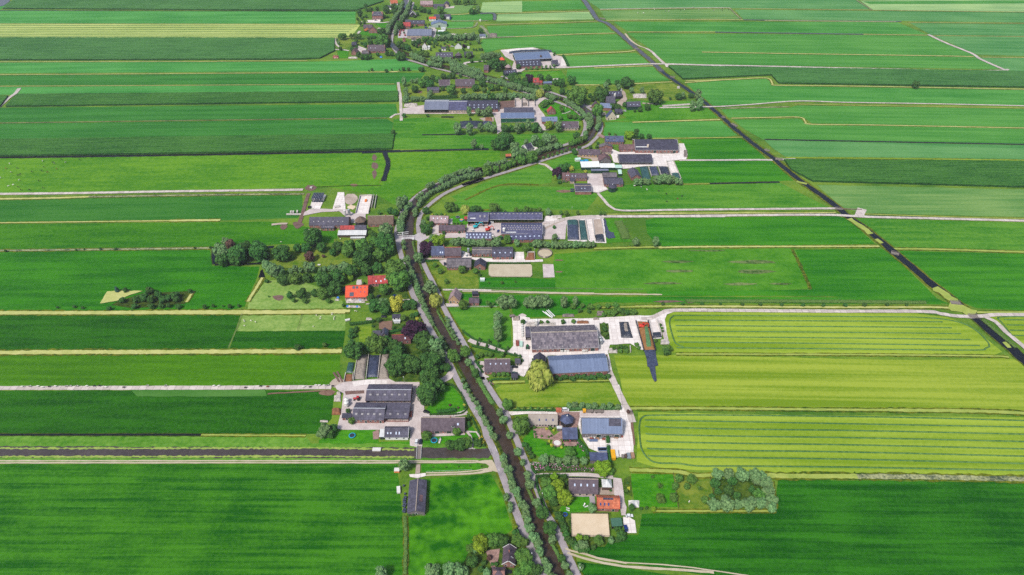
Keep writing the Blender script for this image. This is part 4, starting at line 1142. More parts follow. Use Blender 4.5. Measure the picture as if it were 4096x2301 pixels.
TRACKS = [('a',[(-3200,345),(0,345),(800,346),(1300,348),(1720,346)], 1.0,'sand_grey'),('a',[(-3200,365),(0,364),(800,364),(1300,362),(1700,362)], 1.0,'sand_grey'),
   ('a',[(1215,462),(1500,455),(1700,440),(1800,420)], .9,'sand_grey'),('a',[(1215,485),(1500,475),(1700,462),(1850,440)], 1.1,'sand_grey'),
   ('b',[(870,1190),(930,1215),(1050,1240),(1180,1285),(1350,1310),(1460,1330)], 1.2,'sand_grey'),('b',[(890,1230),(1000,1270),(1150,1310),(1350,1350),(1600,1375),(1930,1392),(2300,1420)], 1.4,'sand_grey'),('r',[(0,1050),(300,1068),(560,1100),(800,1135)], .8,'sand_grey'),
   ('b',[(570,490),(640,482),(850,478),(1100,480),(1330,505)], 2.6,'gravel'),
   ('p',[(-250,557),(600,555),(1000,555),(2440,550)], 3.8,'concrete_track'),('o',[(-250,325),(500,318),(1300,304),(2230,292)], 4.0,'concrete_track'),
   ('h',[(500,740),(470,830),(430,970),(400,1060)], 3.6,'mud'),('n',[(125,568),(95,605),(60,628),(-20,700)], 4.5,'concrete_track'),
   ('j',[(265,140),(275,220),(290,300),(295,400),(300,500),(300,580)], 3.6,'concrete_track'),('j',[(300,500),(230,510),(175,548)], 3.2,'concrete_track'),('j',[(275,235),(225,248)], 2.4,'gravel'),
   ('j',[(320,495),(700,495),(1150,490),(1350,485)], 4.5,'concrete_track'),
   ('j',[(1940,320),(1890,350),(1840,400),(1860,450),(1900,500),(1930,560),(1890,620)], 6,'gravel'),('j',[(2140,500),(2180,495),(2240,470)], 1.4,'gravel'),
   ('i',[(445,582),(520,600),(605,665)], 3.6,'concrete_track'),
   ('i',[(1120,925),(1180,990),(1240,1060),(1320,1110),(1400,1122),(1700,1120),(2300,1110),(2910,1105)], 3.0,'concrete_track'),('q',[(0,242),(600,236),(1000,232),(1290,230)], 3.2,'concrete_track'),
   ('i',[(480,1340 - 30),(700,1230),(950,1192),(1400,1190),(2000,1188),(2576,1186)], 4.0,'concrete_track'),('q',[(0,285),(600,278),(1200,274),(1500,288),(2000,300),(2750,320)], 3.6,'concrete_track'),
   ('q',[(1460,232),(1440,285)], 8,'concrete_track'),('q',[(1290,232),(1460,238)], 1.6,'mud'),
   ('i',[(2050,545),(2500,545),(2950,542),(3120,545)], 3.4,'concrete_track'),('m',[(1080,970),(1190,966)], 3.4,'concrete_track'),
   ('l',[(1040,330),(1300,318),(1700,300),(1900,294),(2100,296),(2576,312)], 4.4,'concrete_track'),('m',[(390,390),(1000,402),(1600,416),(2200,428),(2440,428),(2480,420)], 3.8,'concrete_track'),('m',[(1995,210),(2100,260),(2260,325),(2310,358),(2430,412),(2510,444)], 5.0,'concrete_track'),
   ('l',[(2010,294),(1960,250),(1890,180),(1840,150)], 4.2,'concrete_track'),('l',[(1840,150),(1760,120),(1690,70),(1640,10)], 3.0,'sand_grey'),('l',[(2030,300),(2040,325)], 5,'concrete_track'),('m',[(0,56),(400,49),(790,47)], 1.8,'gravel'),
   ('m',[(380,655),(690,648),(900,636),(1200,614),(1500,622),(2000,630),(2800,648)], 2.6,'concrete_track'),('l',[(1960,705),(2200,700),(2440,694),(2576,692)], 2.6,'concrete_track'),('l',[(1800,662),(1960,672)], 3,'gravel_b'),('l',[(1990,690),(2250,672)], 5,'rubble'),
   ('q',[(-60,990),(0,990),(90,945),(170,932),(600,933),(1200,938),(1880,940),(2000,955),(2120,972),(2250,975),(2400,962),(2750,965)], 3.8,'concrete_track'),('q',[(2290,970),(2380,1010),(2450,1080),(2560,1170),(2700,1290)], 3.8,'concrete_track'),('q',[(70,1000),(90,1060),(110,1130),(125,1160)], 2.8,'gravel'),
   ('d',[(1290,680),(1340,800),(1390,900),(1440,1000),(1490,1080),(1520,1180)], 4.6,'concrete_track'),('d',[(-60,385),(0,410),(100,432),(200,465),(330,500)], 4.0,'gravel'),
   ('g',[(440,925),(700,925),(940,930)], 2.0,'concrete_track'),('g',[(640,940),(940,943),(1300,955),(1800,965),(2700,975)], 1.6,'sand_grey'),('g',[(940,930),(1500,950),(2000,958)], .8,'sand_grey'),
   ('k',[(600,280),(720,290),(900,292),(1000,280)], 3.6,'concrete_track'),('k',[(610,400),(580,440)], 4,'gravel'),('k',[(840,365),(960,375)], 5,'gravel'),('k',[(1720,370),(2000,360),(2090,340),(2120,290)], 3.2,'duckweed_thin'),('k',[(1790,270),(2100,270),(2260,265)], 3.0,'duckweed_thin'),('k',[(2160,330),(2210,370),(2260,440),(2280,490)], 5.5,'duckweed_thin'),('k',[(2170,492),(2400,480),(2600,470)], 4,'duckweed_thin'),
   ('k',[(290,500),(300,560),(350,610)], 3,'gravel'),('k',[(290,640),(380,640),(470,655)], 3,'gravel'),('k',[(2030,800),(1970,810),(1950,830),(1990,855)], 5,'gravel'),('k',[(2010,800),(2120,795),(2230,785)], 3,'gravel'),('k',[(1250,180),(1285,100),(1300,30)], 3.2,'asphalt'),
   ('c',[(1490,1070),(1350,1115),(1100,1112)], 3.0,'gravel'),('c',[(1480,1265),(1520,1310),(1545,1380),(1535,1430)], 1.4,'gravel'),('c',[(1480,1270),(1580,1275),(1620,1330)], 1.2,'gravel'),('c',[(1150,1305),(1300,1298),(1470,1290)], 2.2,'gravel'),
   ('e',[(1900,1050),(2100,1020),(2400,1000)], 1.4,'gravel'),('c',[(1250,780),(1310,745),(1345,700)], 5,'gravel'),('i',[(1130,255),(1200,290)], 6,'paving'),('e',[(820,140),(900,130),(1000,128)], 3.2,'gravel_b'),
   ('l',[(1230,685),(1330,690)], 5,'gravel'),('l',[(1390,765),(1460,760)], 8,'sand_grey'),('c',[(200,700),(260,790)], 1.4,'mud'),('c',[(235,690),(290,790)], 1.4,'mud'),('p',[(1970,600),(2200,585),(2400,575)], 1.2,'soil'),('h',[(580,672),(900,660),(1290,655)], .8,'bank_dark')]
for t, pts, w, m in TRACKS:
 ribbon('path' if w < 2 else 'track', t, pts, w, M[m], 'road', .10 if w > 2 else .3, step=4)
YARDS = [('g',[(1715,205),(2100,188),(2125,445),(1728,418)], 'concrete'),('h',[(1060,775),(1192,770),(1152,962),(1010,962)], 'concrete'),('c',[(300,790),(480,770),(730,755),(800,790),(1030,790),(1040,850),(1010,900),(1075,1000),(1080,1090),(1160,1105),(1380,1108),(1480,1085),(1490,1105),(1350,1125),(1050,1130),(1045,1290),(1060,1405),(1050,1425),(940,1405),(945,1250),(290,1250),(235,1240),(280,1050),(300,900),(230,860),(220,830)], 'gravel'),
   ('c',[(380,790),(520,770),(725,778),(720,810),(520,815),(400,835)], 'concrete'),('c',[(580,1270),(640,1250),(640,1340),(585,1345)], 'paving'),('c',[(310,880),(500,870),(500,900),(320,915)], 'mud'),
   ('a',[(1050,475),(1210,462),(1212,490),(1130,512),(1060,500)], 'concrete'),('a',[(1118,380),(1158,378),(1155,462),(1110,470)], 'gravel_b'),('a',[(1690,350),(1770,340),(1850,335),(1925,460),(1890,452),(1850,440),(1750,466),(1560,480),(1560,472),(1740,445),(1810,415),(1822,395),(1790,372),(1690,362)], 'sand_grey'),
   ('b',[(1330,505),(1410,515),(1430,640),(1440,740),(1460,790),(1450,870),(1410,870),(1390,720),(1340,670),(1330,600)], 'gravel'),('b',[(1425,885),(1480,885),(1540,920),(1555,1040),(1470,1040),(1430,980)], 'concrete'),('b',[(905,655),(1150,660),(1160,760),(1110,760),(1100,690),(905,685)], 'asphalt'),('b',[(100,1210),(240,1190),(200,1420),(160,1380)], 'paving'),('b',[(1190,600),(1340,600),(1340,670),(1190,670)], 'gravel_b'),
   ('b',[(1435,520),(1500,490),(1515,690),(1435,650)], 'garden'),
   ('d',[(310,1078),(500,1070),(800,1078),(1395,1062),(1415,1000),(1340,820),(1390,815),(1440,960),(1500,1150),(1530,1400),(1533,1515),(1310,1515),(1100,1430),(1050,1350),(1000,1240),(985,1110),(500,1098),(350,1112)], 'concrete'),
   ('d',[(790,1075),(1010,1080),(1010,1130),(985,1240),(850,1240),(800,1200)], 'paving'),('d',[(1010,1068),(1395,1064),(1400,1118),(1015,1122)], 'gravel'),('d',[(560,1240),(700,1230),(760,1310),(840,1250),(850,1340),(780,1350),(680,1340),(570,1330)], 'paving'),('d',[(850,1350),(985,1350),(980,1410),(860,1410)], 'paving'),('d',[(1500,1180),(1525,1180),(1545,1400),(1528,1400)], 'soil'),
   ('d',[(360,160),(450,155),(520,185),(1140,175),(1530,150),(1700,150),(1830,100),(1929,90),(1929,110),(1850,140),(1830,190),(1870,420),(1845,420),(1810,210),(1770,200),(1800,370),(1720,375),(1690,480),(1600,480),(1500,420),(1300,430),(1280,500),(1310,620),(1350,790),(1330,800),(1290,700),(1280,525),(700,535),(680,600),(560,620),(470,740),(340,700),(340,630),(450,625),(450,560),(310,510),(370,440)], 'concrete'),
   ('d',[(1200,225),(1285,225),(1300,380),(1260,385),(1210,330)], 'garden'),('d',[(40,590),(85,590),(100,720),(140,740),(90,760),(60,720)], 'gravel'),('d',[(700,540),(1280,528),(1280,545),(700,560)], 'soil'),
   ('g',[(250,380),(400,345),(680,330),(690,250),(905,220),(1040,240),(1470,225),(1500,212),(1750,180),(2100,165),(2100,186),(1900,196),(1720,216),(1700,405),(1480,405),(1470,340),(1040,360),(950,400),(680,388),(260,396)], 'gravel'),('g',[(1480,245),(1600,215),(1720,190),(1720,205),(1600,250),(1490,310)], 'gravel_b'),
   ('g',[(340,260),(400,260),(400,345),(330,350)], 'gravel'),('g',[(490,205),(540,190),(540,250),(490,245)], 'asphalt_light'),('g',[(1992,200),(2070,195),(2097,350),(2012,356)], 'gravel_b'),('g',[(1500,165),(1670,155),(1600,215),(1480,220)], 'concrete'),
   ('g',[(630,520),(740,560),(740,590),(1180,610),(1170,535),(1275,535),(1280,612),(1470,612),(1475,635),(1170,642),(880,637),(740,612),(630,600)], 'concrete'),('g',[(400,625),(480,612),(480,690),(440,670)], 'gravel'),('g',[(250,595),(480,598),(740,592),(740,610),(400,615),(260,612)], 'gravel_b'),
   ('g',[(470,1065),(700,1072),(700,1090),(480,1100)], 'gravel'),('g',[(745,970),(810,960),(812,1000),(745,1000)], 'paving'),('g',[(1150,1200),(1250,1195),(1340,1215),(1340,1260),(1160,1265)], 'concrete'),
   ('i',[(1000,700),(1180,700),(1190,830),(1240,880),(1130,920),(1050,910),(1000,800)], 'gravel'),('i',[(1045,840),(1190,838),(1240,880),(1130,918),(1050,908)], 'concrete'),
   ('i',[(1285,420),(1370,455),(1550,450),(2050,440),(2045,355),(2105,355),(2150,480),(2130,540),(2000,548),(1905,560),(1900,600),(1580,622),(1480,640),(1400,645),(1390,580),(1300,570),(1270,470)], 'concrete'),('i',[(1590,610),(1980,555),(2075,760),(1960,770),(1930,620)], 'concrete'),('i',[(380,390),(440,400),(440,440),(385,450)], 'concrete'),('i',[(880,490),(1180,500),(1140,560),(1060,560),(1040,530),(890,510)], 'gravel_b'),
   ('j',[(320,440),(560,400),(565,480),(840,475),(1410,460),(1420,380),(1600,345),(1830,345),(1840,420),(1900,520),(1950,530),(1900,600),(2000,690),(1910,690),(1850,600),(1440,600),(1450,700),(1400,735),(1390,610),(1350,500),(1150,497),(320,497)], 'gravel'),('j',[(1420,360),(1600,345),(1600,425),(1430,450)], 'mud'),('j',[(1190,550),(1360,540),(1360,590),(1250,590)], 'gravel_b'),
   ('l',[(470,165),(780,140),(960,190),(1000,215),(1050,225),(1105,320),(1030,335),(860,332),(720,335),(630,392),(570,362),(600,270),(520,230)], 'gravel'),('l',[(470,165),(620,150),(780,140),(800,165),(560,190)], 'concrete'),('l',[(1045,235),(1075,235),(1095,310),(1040,315)], 'concrete'),('l',[(1600,520),(1640,560),(1660,630),(1610,690),(1560,660),(1620,610)], 'gravel_b'),('l',[(1710,580),(1840,575),(1840,610),(1720,612)], 'rubble'),('l',[(1560,775),(1585,775),(1580,800),(1560,800)], 'concrete'),
   ('h',[(510,915),(640,908),(800,915),(900,910),(990,960),(1120,960),(1120,1080),(960,1060),(900,990),(830,935),(640,945),(440,985),(455,945)], 'gravel'),('h',[(560,757),(660,757),(690,757),(625,910),(510,905)], 'concrete'),('h',[(815,730),(885,730),(900,915),(760,915)], 'concrete'),('h',[(480,1130),(630,1128),(630,1142),(490,1142)], 'gravel_b'),
   ('k',[(1100,380),(1600,375),(1590,480),(1100,490)], 'asphalt_light'),('k',[(590,590),(700,630),(640,690),(580,640)], 'gravel'),('k',[(1690,90),(1830,80),(1820,105),(1700,110)], 'gravel'),('k',[(700,260),(880,250),(870,290),(720,285)], 'concrete'),
   ('r',[(22,648),(92,650),(90,695),(25,690)], 'concrete'),('e',[(1800,770),(1850,770),(1840,830),(1790,830)], 'gravel'),('e',[(1660,985),(1930,985),(1930,1010),(1680,1040)], 'gravel_b'),('c',[(640,210),(770,200),(770,290),(640,280)], 'soil')]
for t, pts, m in YARDS:
 poly('yard', t, pts, M[m], 'yard', jit=.25, step=4)
poly('riding_arena','b',[(922,853),(1280,856),(1298,1078),(930,1072)], M['sand'], 'yard', jit=.1)
poly('riding_arena','g',[(925,662),(1345,662),(1360,680),(1362,775),(1345,795),(940,790),(915,775),(912,690)], M['sand_grey'], 'yard', jit=.1)
poly('riding_arena','g',[(1470,660),(1580,663),(1594,797),(1478,800)], M['gravel'], 'yard', jit=.2)
# windrows of cut grass on the mown fields
SW = {'windrows below the red digger': [('s',[(340,305),(420,308),(1200,312),(2200,322),(2330,310),(2350,280),(2260,190),(2130,135),(1900,110),(1500,106),(800,100),(370,98),(310,105),(288,140),(305,220),(330,280),(380,302)])] + [('s',[(320 + i * 6,128 + i * 35.5),(1000,132 + i * 36),(1700,136 + i * 37),(2050 + i * 60,140 + i * 38)]) for i in range(5)],
  'windrows beside the builder’s yard': [('r',[(2700,135),(1900,113),(1200,102),(600,96),(200,97),(120,105),(95,145),(95,230),(110,320),(160,385),(220,405),(340,408),(480,425),(700,425),(1500,433),(2700,455)])] + [('r',[(130,128),(800,140),(1600,155),(2700,175)])] + [('r',[(128 + i * 5,168 + i * 47),(160,172 + i * 47),(700,186 + i * 46),(1500,196 + i * 46.5),(2700,222 + i * 47.5)]) for i in range(5)],
  'windrows on the field corner by the fork': [('q',[(2500,1110),(2420,1010),(2395,985),(2450,975),(2750,975)])] + [('q',[(2440 + i * 20,995 + i * 36),(2750,1000 + i * 36)]) for i in range(4)]}
for nm, lst in SW.items():
 bm = bmesh.new()
 for t, pts in lst:
  o = ribbon('tmp', t, pts, 1.25, M['swath'], 'road', .2, step=2.5, hgt=.22)
  bm.from_mesh(o.data)
  bpy.data.objects.remove(o)
 tag(obj('hay_windrows', bm, M['swath']),'long grey-green ' + nm.replace('’',''),'windrows', None, 'stuff')
bm = bmesh.new()
for i in range(7):
 o = ribbon('tmp','n',[(-200,164 + i * 12),(1000,165 + i * 12),(2300 - i * 18,168 + i * 11.6)], 1.2, M['swath'], 'road', .2, step=5, hgt=.3)
 bm.from_mesh(o.data)
 bpy.data.objects.remove(o)
tag(obj('hay_windrows', bm, M['swath']),'fine windrow lines on the pale mown field at the far left','windrows', None, 'stuff')
# ================================================================ buildings
B = building
# farm on the left bank, lower part
B('barn','long slate barn with two pale roof slopes and wall of trees behind','the long slate barn','c',(508,975,945,975),868,815,4,'sheet_dark','brick', sky=[(5,.55,.1,.74,1.6,1.2),(1,.55,.87,.87,1.3,1.3)], skymat='skylight_dull', open_front=True, trim=None, ridge_cap='grey_trim')
B('barn','wide low cow barn with brick front and rows of dull roof lights','the wide cow barn','c',(378,1160,690,1163),1047,992,3,'sheet_dark','brick', sky=[(5,.5,.12,.86,1.5,1.3)], skymat='skylight_dull', win=4, door=2, ridge_cap='grey_trim')
B('barn','dark barn bay with open brick front joined to the wide cow barn','the open barn bay','c',(693,1145,925,1147),1062,992,3.4,'sheet_dark','brick', sky=[(3,.5,.22,.85,1.5,1.3)], skymat='skylight_dull', open_front=True)
B('shed','small dark lean-to shed at the left end of the cow barn', None, 'c',(280,1140,374,1140),1093, None, 2.4,'slate_dark','brick', typ='m', slope=14, door=1)
B('white_house','white plastered house with slate roof and four skylights','the white plastered house','a',(812,122,1043,122),28, None, 2.3,'slate','plaster', slope=43, sky=[(2,.42,.14,.27,.8,1.1),(2,.42,.49,.62,.7,1.7)], win=3, trim='white_paint', cat='house')
B('conservatory','white glazed conservatory on the left end of the white house', None, 'a',(762,118,808,118),40, None, 2.3,'white_sheet','pane', typ='m', slope=12, cat='conservatory')
B('farmhouse','long thatched farmhouse with pale ridge beside the left canal lane','the long thatched farmhouse','c',(1045,1268,1470,1268),1136, None, 2.4,'thatch','brick', slope=46, win=7, door=3, chim=(.67,), dormer=(.73,), sky=[(1,.5,.84,.84,1.1,1.4)], ridge_cap='thatch_ridge')
B('barn','narrow grey-roofed barn standing end-on in the deep green meadow','the end-on grey barn','a',(1030,850,1204,843), None, 518,3.0,'slate','wall_grey', slope=20, typ='g', ridge_cap='thatch_ridge', door=1, panels=[(.3,.5,.35,.7,'tile_brown')])
B('house','purple-tiled house with chimney at the bottom edge of the village','the bottom-edge house','b',(262,1345,384,1352), None, 1150,3.0,'tile_purple','brick', slope=48, typ='g', win=2, chim=(.55,), trim='white_paint', panels=[(.3,.36,.3,.7,'white_sheet')])
B('house','low hipped wing of the purple-tiled house at the bottom edge', None, 'b',(165,1490,292,1490),1405, None, 3.0,'tile_purple','brick', slope=40, hip=3, win=2)
B('farmhouse','grey thatched farmhouse with four skylights above the sand arena','the four-skylight thatched farmhouse','b',(903,662,1187,667),523, None, 2.2,'thatch','brick_pale', slope=47, sky=[(4,.58,.2,.84,.9,1.5)], win=3, door=1, ridge_cap='thatch_ridge')
B('house','orange-tiled brick house with dark solar panels and three skylights','the orange-tiled brick house','b',(1176,803,1393,809),705,680,3.0,'tile_terra','brick', sky=[(3,.38,.15,.51,.9,1.6)], skymat='skylight_dark', panels=[(.26,.72,.82,.99,'solar')], win=1, door=1, trim='tile_orange', cat='house')
B('shed','flat shed with dark green roof beside the sand arena','the green-roofed shed','b',(1318,980,1422,975),897, None, 2.5,'green_sheet','wall_black', typ='m', slope=6, open_front=True)
B('garden_house','dark blue-tiled garden house behind the round patio','the blue-tiled garden house','d',(843,1346,991,1346),1231, None, 2.6,'slate_blue','wall_black', typ='m', slope=24, open_front=True, cat='garden house')
B('farmhouse','pale thatched farmhouse with white windows beside the hexagonal barn','the pale thatched farmhouse','d',(512,1203,797,1205),1106, None, 2.4,'thatch_pale','brick_pale', slope=46, sky=[(3,.45,.38,.84,.8,1.4)], skymat='skylight_dark', win=8, door=1, ridge_cap='thatch_ridge')
B('workshop','big blue steel workshop roof in the concrete yard','the blue steel workshop','d',(1030,1290,1420,1293),1146,1138,4.2,'steel_blue','wall_grey', sky=[], panels=[(.67,.97,.5,.99,'slate')], trim='grey_trim', win=4, door=2)
B('shed','flat blue-grey shed at the garden edge of the concrete yard','the flat blue-grey shed','b',(1108,345,1281,345),264, None, 2.8,'slate_blue','wall_grey', typ='m', slope=6)
B('canopy_roof','narrow white canopy between farmhouse and hexagonal barn', None, 'd',(788,1243,842,1243),1216, None, 2.4,'white_sheet','wall_grey', typ='m', slope=5, cat='canopy')
# middle farm right
B('barn','huge patchwork grey barn with pale rear roof in the concrete yard','the patchwork grey barn','d',(548,478,1195,460),303,250,3.5,'sheet_patch','brick', panels=[(.0,1.0,.93,.99,'sheet_pale')], win=10, door=2, trim='white_paint', sky=[(7,.1,.12,.8,1.0,1.2)], skymat='skylight_dull')
B('barn','small grey side bay on the left end of the patchwork barn', None, 'd',(486,362,541,362),288,258,3.2,'sheet_dark','wall_grey', open_front=True)
B('barn','smooth blue-roofed barn with brick front and white corner posts','the smooth blue barn','d',(722,712,1286,685),573,530,4.0,'steel_blue','brick', win=7, trim='grey_trim', winmat='pane')
B('barn','dark tarred barn end-on between weeping willow and patchwork barn','the dark end-on barn','d',(562,612,678,616), None, 505,3.4,'slate_dark','wall_black', slope=42, typ='g')
B('farmhouse','brown thatched farmhouse with four small skylights by the right lane','the brown thatched farmhouse','d',(90,698,341,695),572, None, 2.3,'thatch','brick', slope=46, sky=[(4,.62,.24,.84,.8,1.0)], win=4, door=1, chim=(.45,), ridge_cap='thatch_ridge')
B('garden_hut','little grey hut with hedge in front of the black car','the little grey hut','d',(384,614,440,614),568, None, 2.2,'slate','timber_grey', slope=40, door=1, cat='hut')
B('shed','small dark shed beside the round-headed tree row and car','the small dark shed','d',(349,752,413,752),716, None, 2.4,'slate_dark','wall_black', slope=25, door=1)
# left cottage gardens
B('garden_house','dark-roofed garden chalet with white front and glass lean-to','the garden chalet','c',(766,178,849,175),137, None, 2.5,'slate_dark','plaster', typ='m', slope=14, win=2, cat='garden house')
B('conservatory','little white greenhouse box in front of the garden chalet', None, 'c',(780,212,847,210),192, None, 1.6,'white_sheet','white_paint', typ='m', slope=8, cat='greenhouse')
B('house','grey slate house with solar panels among vegetable plots','the grey slate house','c',(658,352,726,350), None, 266,3.0,'slate','wall_grey', slope=45, typ='g', panels=[(.1,.9,.2,.8,'solar')], win=1)
B('house','grey slate side wing with skylights joined to the slate house', None, 'c',(580,338,658,336),298, None, 2.8,'slate','timber_grey', slope=40)
B('house','maroon-tiled brick house hidden under the copper beech','the maroon-tiled house','c',(765,400,950,393),338, None, 3.2,'tile_maroon','brick', slope=42, win=3, sky=[(1,.4,.7,.7,1,1.2)], ridge_cap='tile_red')
# upper left farm
B('barn','long brick cow barn with dark slate roof on the left bank','the long brick cow barn','e',(1245,152,1700,150),53, None, 3.0,'slate','brick', slope=36, win=5, door=1, sky=[(7,.45,.12,.85,.9,.9)], skymat='skylight_dull')
B('shed','low brick shed against the long cow barn', None, 'e',(1384,184,1535,184),153, None, 2.4,'sheet_dark','brick', typ='m', slope=12, door=2, win=1, sky=[(6,.5,.2,.8,.8,1.0)], skymat='skylight_dull')
B('farmhouse','brown thatched farmhouse at the drawbridge','the drawbridge farmhouse','e',(1920,142,2215,137),42, None, 2.3,'thatch_brown','brick', slope=46, win=4, door=1, chim=(.7,), ridge_cap='thatch_ridge')
B('barn','old barn with part red part grey roof and white lean-to','the red and grey barn','e',(1597,204,1903,198),150, None, 4.2,'slate','timber_grey', slope=40, panels=[(.02,.56,.02,.98,'tile_red')])
B('lean_to','white corrugated lean-to roof below the red and grey barn', None, 'e',(1574,262,1900,262),204, None, 2.2,'white_sheet','timber', typ='m', slope=16, open_front=True, cat='lean-to')
B('lean_to','low white slab shelter in front of the white lean-to', None, 'e',(1720,298,1886,296),278, None, .9,'white_sheet','concrete_wall', typ='m', slope=4, cat='shelter')
B('house','bright orange-roofed house with blue solar panels','the bright orange house','e',(1660,976,1920,971),842,832,2.6,'tile_orange','brick', panels=[(.31,.42,.74,.95,'solar'),(.46,.57,.74,.95,'solar'),(.2,.38,.08,.42,'solar')], sky=[(2,.82,.68,.86,.8,1.0),(2,.44,.68,.86,.8,.8)], skymat='skylight_dark', win=3, door=1)
B('house','matte red-tiled house with chimney above the orange house','the matte red-tiled house','e',(1922,824,2150,815),724, None, 2.5,'tile_red','brick', slope=42, chim=(.3,), sky=[(2,.3,.42,.66,.9,1.4),(1,.5,.86,.86,.9,1.4)], win=5, door=1, cat='house')
B('shed','small black shed on the left end of the orange house', None, 'e',(1628,905,1664,905),862, None, 2.4,'slate_dark','wall_black', slope=30)
# farm right of the drawbridge
B('farmhouse','pale pink-tiled farmhouse beside the trampoline garden','the pale pink-tiled farmhouse','g',(304,238,496,243),164, None, 2.4,'tile_pale','brick', slope=44, sky=[(4,.62,.2,.84,.8,1.0)], win=3, door=1)
B('barn','long dark-tiled brick barn facing the turquoise digger','the dark-tiled brick barn','g',(399,317,673,317),260, None, 2.6,'tile_purple','brick', slope=42, win=7, door=1, chim=(.3,))
B('machine_shed','tall slate-blue machine shed with white edges and green doors','the tall machine shed','g',(697,221,908,222),141,127,5.0,'sheet_navy','brick', open_front=True, trim='white_paint', sky=[(2,.62,.6,.82,1.6,2.2)], skymat='skylight_dull', panels=[(.12,.38,.3,.42,'white_sheet')], cat='shed')
B('cattle_shed','very long open-fronted cattle shed behind the yard','the open cattle shed','g',(911,203,1466,203),140,127,4.0,'sheet_navy','timber', open_front=True, trim='white_paint', sky=[(14,.93,.04,.96,1.6,.9)], skymat='skylight_dull', cat='shed')
B('cow_shed','big dark cow shed with white gutter line and three rows of roof lights','the big dark cow shed','g',(1040,350,1470,350),266,239,4.2,'sheet_navy','brick', trim='white_paint', sky=[(14,.72,.1,.92,1.1,1.0),(14,.5,.12,.95,1.1,1.0),(14,.97,.05,.95,1.1,1.0)], skymat='skylight_dull', panels=[(.12,.36,.12,.22,'white_sheet')], cat='shed')
B('cow_shed','lower front roof of the big cow shed with six white roof lights', None, 'g',(1134,416,1470,406),352, None, 2.8,'sheet_navy','brick', typ='m', slope=12, sky=[(7,.55,.05,.9,1.3,1.4)], win=4, cat='shed')
B('shed','low shed with two rows of bright white roof lights','the bright-skylight shed','g',(676,402,942,402),345,334,2.6,'sheet_navy','brick', sky=[(8,.75,.05,.94,1.2,1.6),(7,.25,.05,.94,1.2,1.6)], trim='white_paint')
B('farmhouse','blue-slated brick front house by the copper beech','the blue-slated front house','g',(318,574,458,573),478, None, 3.0,'slate_blue','brick', slope=46, sky=[(2,.3,.7,.86,.9,1.4)], win=5, door=1, chim=(.95,))
B('barn','dark thatched barn joined to the blue-slated front house','the dark thatched barn','g',(459,580,630,578),490, None, 2.6,'thatch','brick', slope=46, ridge_cap='tile_terra')
B('stable','long weathered stable with mossy roof in the horse yard','the weathered stable','g',(740,558,955,557),515,487,2.8,'corrugated','brick', win=3, door=2, ridge_cap='thatch_ridge', sky=[(4,.94,.1,.9,1.0,.9)], skymat='skylight_dull')
B('stable','slate-roofed stable block with four white skylights in the horse yard','the slate stable block','g',(948,590,1167,588),512,485,2.8,'slate','brick', sky=[(4,.55,.12,.88,1.1,1.3)], win=2, door=2)
B('barn','grey weathered hay barn with brick front beside the gable barn','the grey hay barn','g',(480,700,735,697),612,598,2.6,'corrugated','brick', win=6, door=1)
B('barn','small dark gable barn end-on beside the riding arena','the small gable barn','g',(762,692,882,696), None, 598,2.6,'slate_dark','brick', slope=36, typ='g', door=1)
B('house','pointed grey-roofed house with white gable windows by the lane','the pointed grey-roofed house','g',(497,1038,613,1048), None, 905,2.8,'tile_pale','brick_yellow', slope=52, typ='g', win=2, door=1)
B('garage','grey-tiled brick garage beside the pointed house','the brick garage','g',(708,1064,816,1064),1016, None, 2.4,'tile_purple','brick', slope=30, door=1, cat='garage')
B('carport','little flat-roofed black carport behind the brick garage', None, 'g',(742,975,804,974),941, None, 2.3,'slate_dark','wall_black', typ='m', slope=5, cat='carport')
B('garden_house','red-tiled garden shelter beside the tall machine shed', None, 'g',(660,200,693,200),172, None, 2.0,'tile_red','timber', slope=30, cat='hut')
# farm cluster at the bend, right
B('house','dark blue-tiled house with two white dormers at the lane bend','the blue-tiled dormer house','i',(1203,336,1418,337),270, None, 3.0,'slate_blue','brick', slope=44, dormer=(.14,.5), win=5, door=1, chim=(.22,))
B('barn','low grey gable barn with weathered roof beside the dormer house','the low grey gable barn','i',(1138,402,1293,398), None, 345,2.6,'corrugated','brick', slope=20, typ='g', door=1)
B('barn','brown-tiled brick barn joined to the great black barn','the brown-tiled barn','i',(1368,426,1548,427),366, None, 2.6,'tile_brown','brick', slope=34, win=2, door=1)
B('barn','great black-roofed barn with white edges in the bend farm','the great black barn','i',(1550,432,2046,434),316,309,3.6,'slate_dark','brick', trim='white_paint', panels=[(.02,.3,.26,.34,'white_sheet')], win=8, door=2)
B('barn','long black-roofed barn in front of the great black barn','the long black barn','i',(1368,572,1749,571),490,480,3.0,'slate_dark','wall_grey', trim='grey_trim', open_front=True)
B('house','purple-tiled farmhouse with a white dormer at the bend','the purple-tiled farmhouse','i',(897,485,1150,490),422, None, 2.8,'tile_purple','brick_yellow', slope=43, dormer=(.5,), win=5, door=1)
B('barn','brown gable barn end-on in the middle of the bend farm','the brown gable barn','i',(1138,558,1278,552), None, 462,2.8,'tile_brown','wall_grey', slope=34, typ='g', door=1, win=2)
B('house','brown-roofed annex between farmhouse and gable barns', None, 'i',(1163,456,1281,452),413, None, 3.0,'tile_brown','brick_pale', slope=36, win=2)
B('shed','bright white flat-roofed shed with dark green walls','the bright white shed','i',(932,632,1148,627),562, None, 3.0,'white_roof','wall_green', typ='m', slope=4, cat='shed')
B('shed','second white-roofed green shed bay stepped down to the right', None, 'i',(1149,634,1320,634),585, None, 2.6,'white_roof','wall_green', typ='m', slope=4)
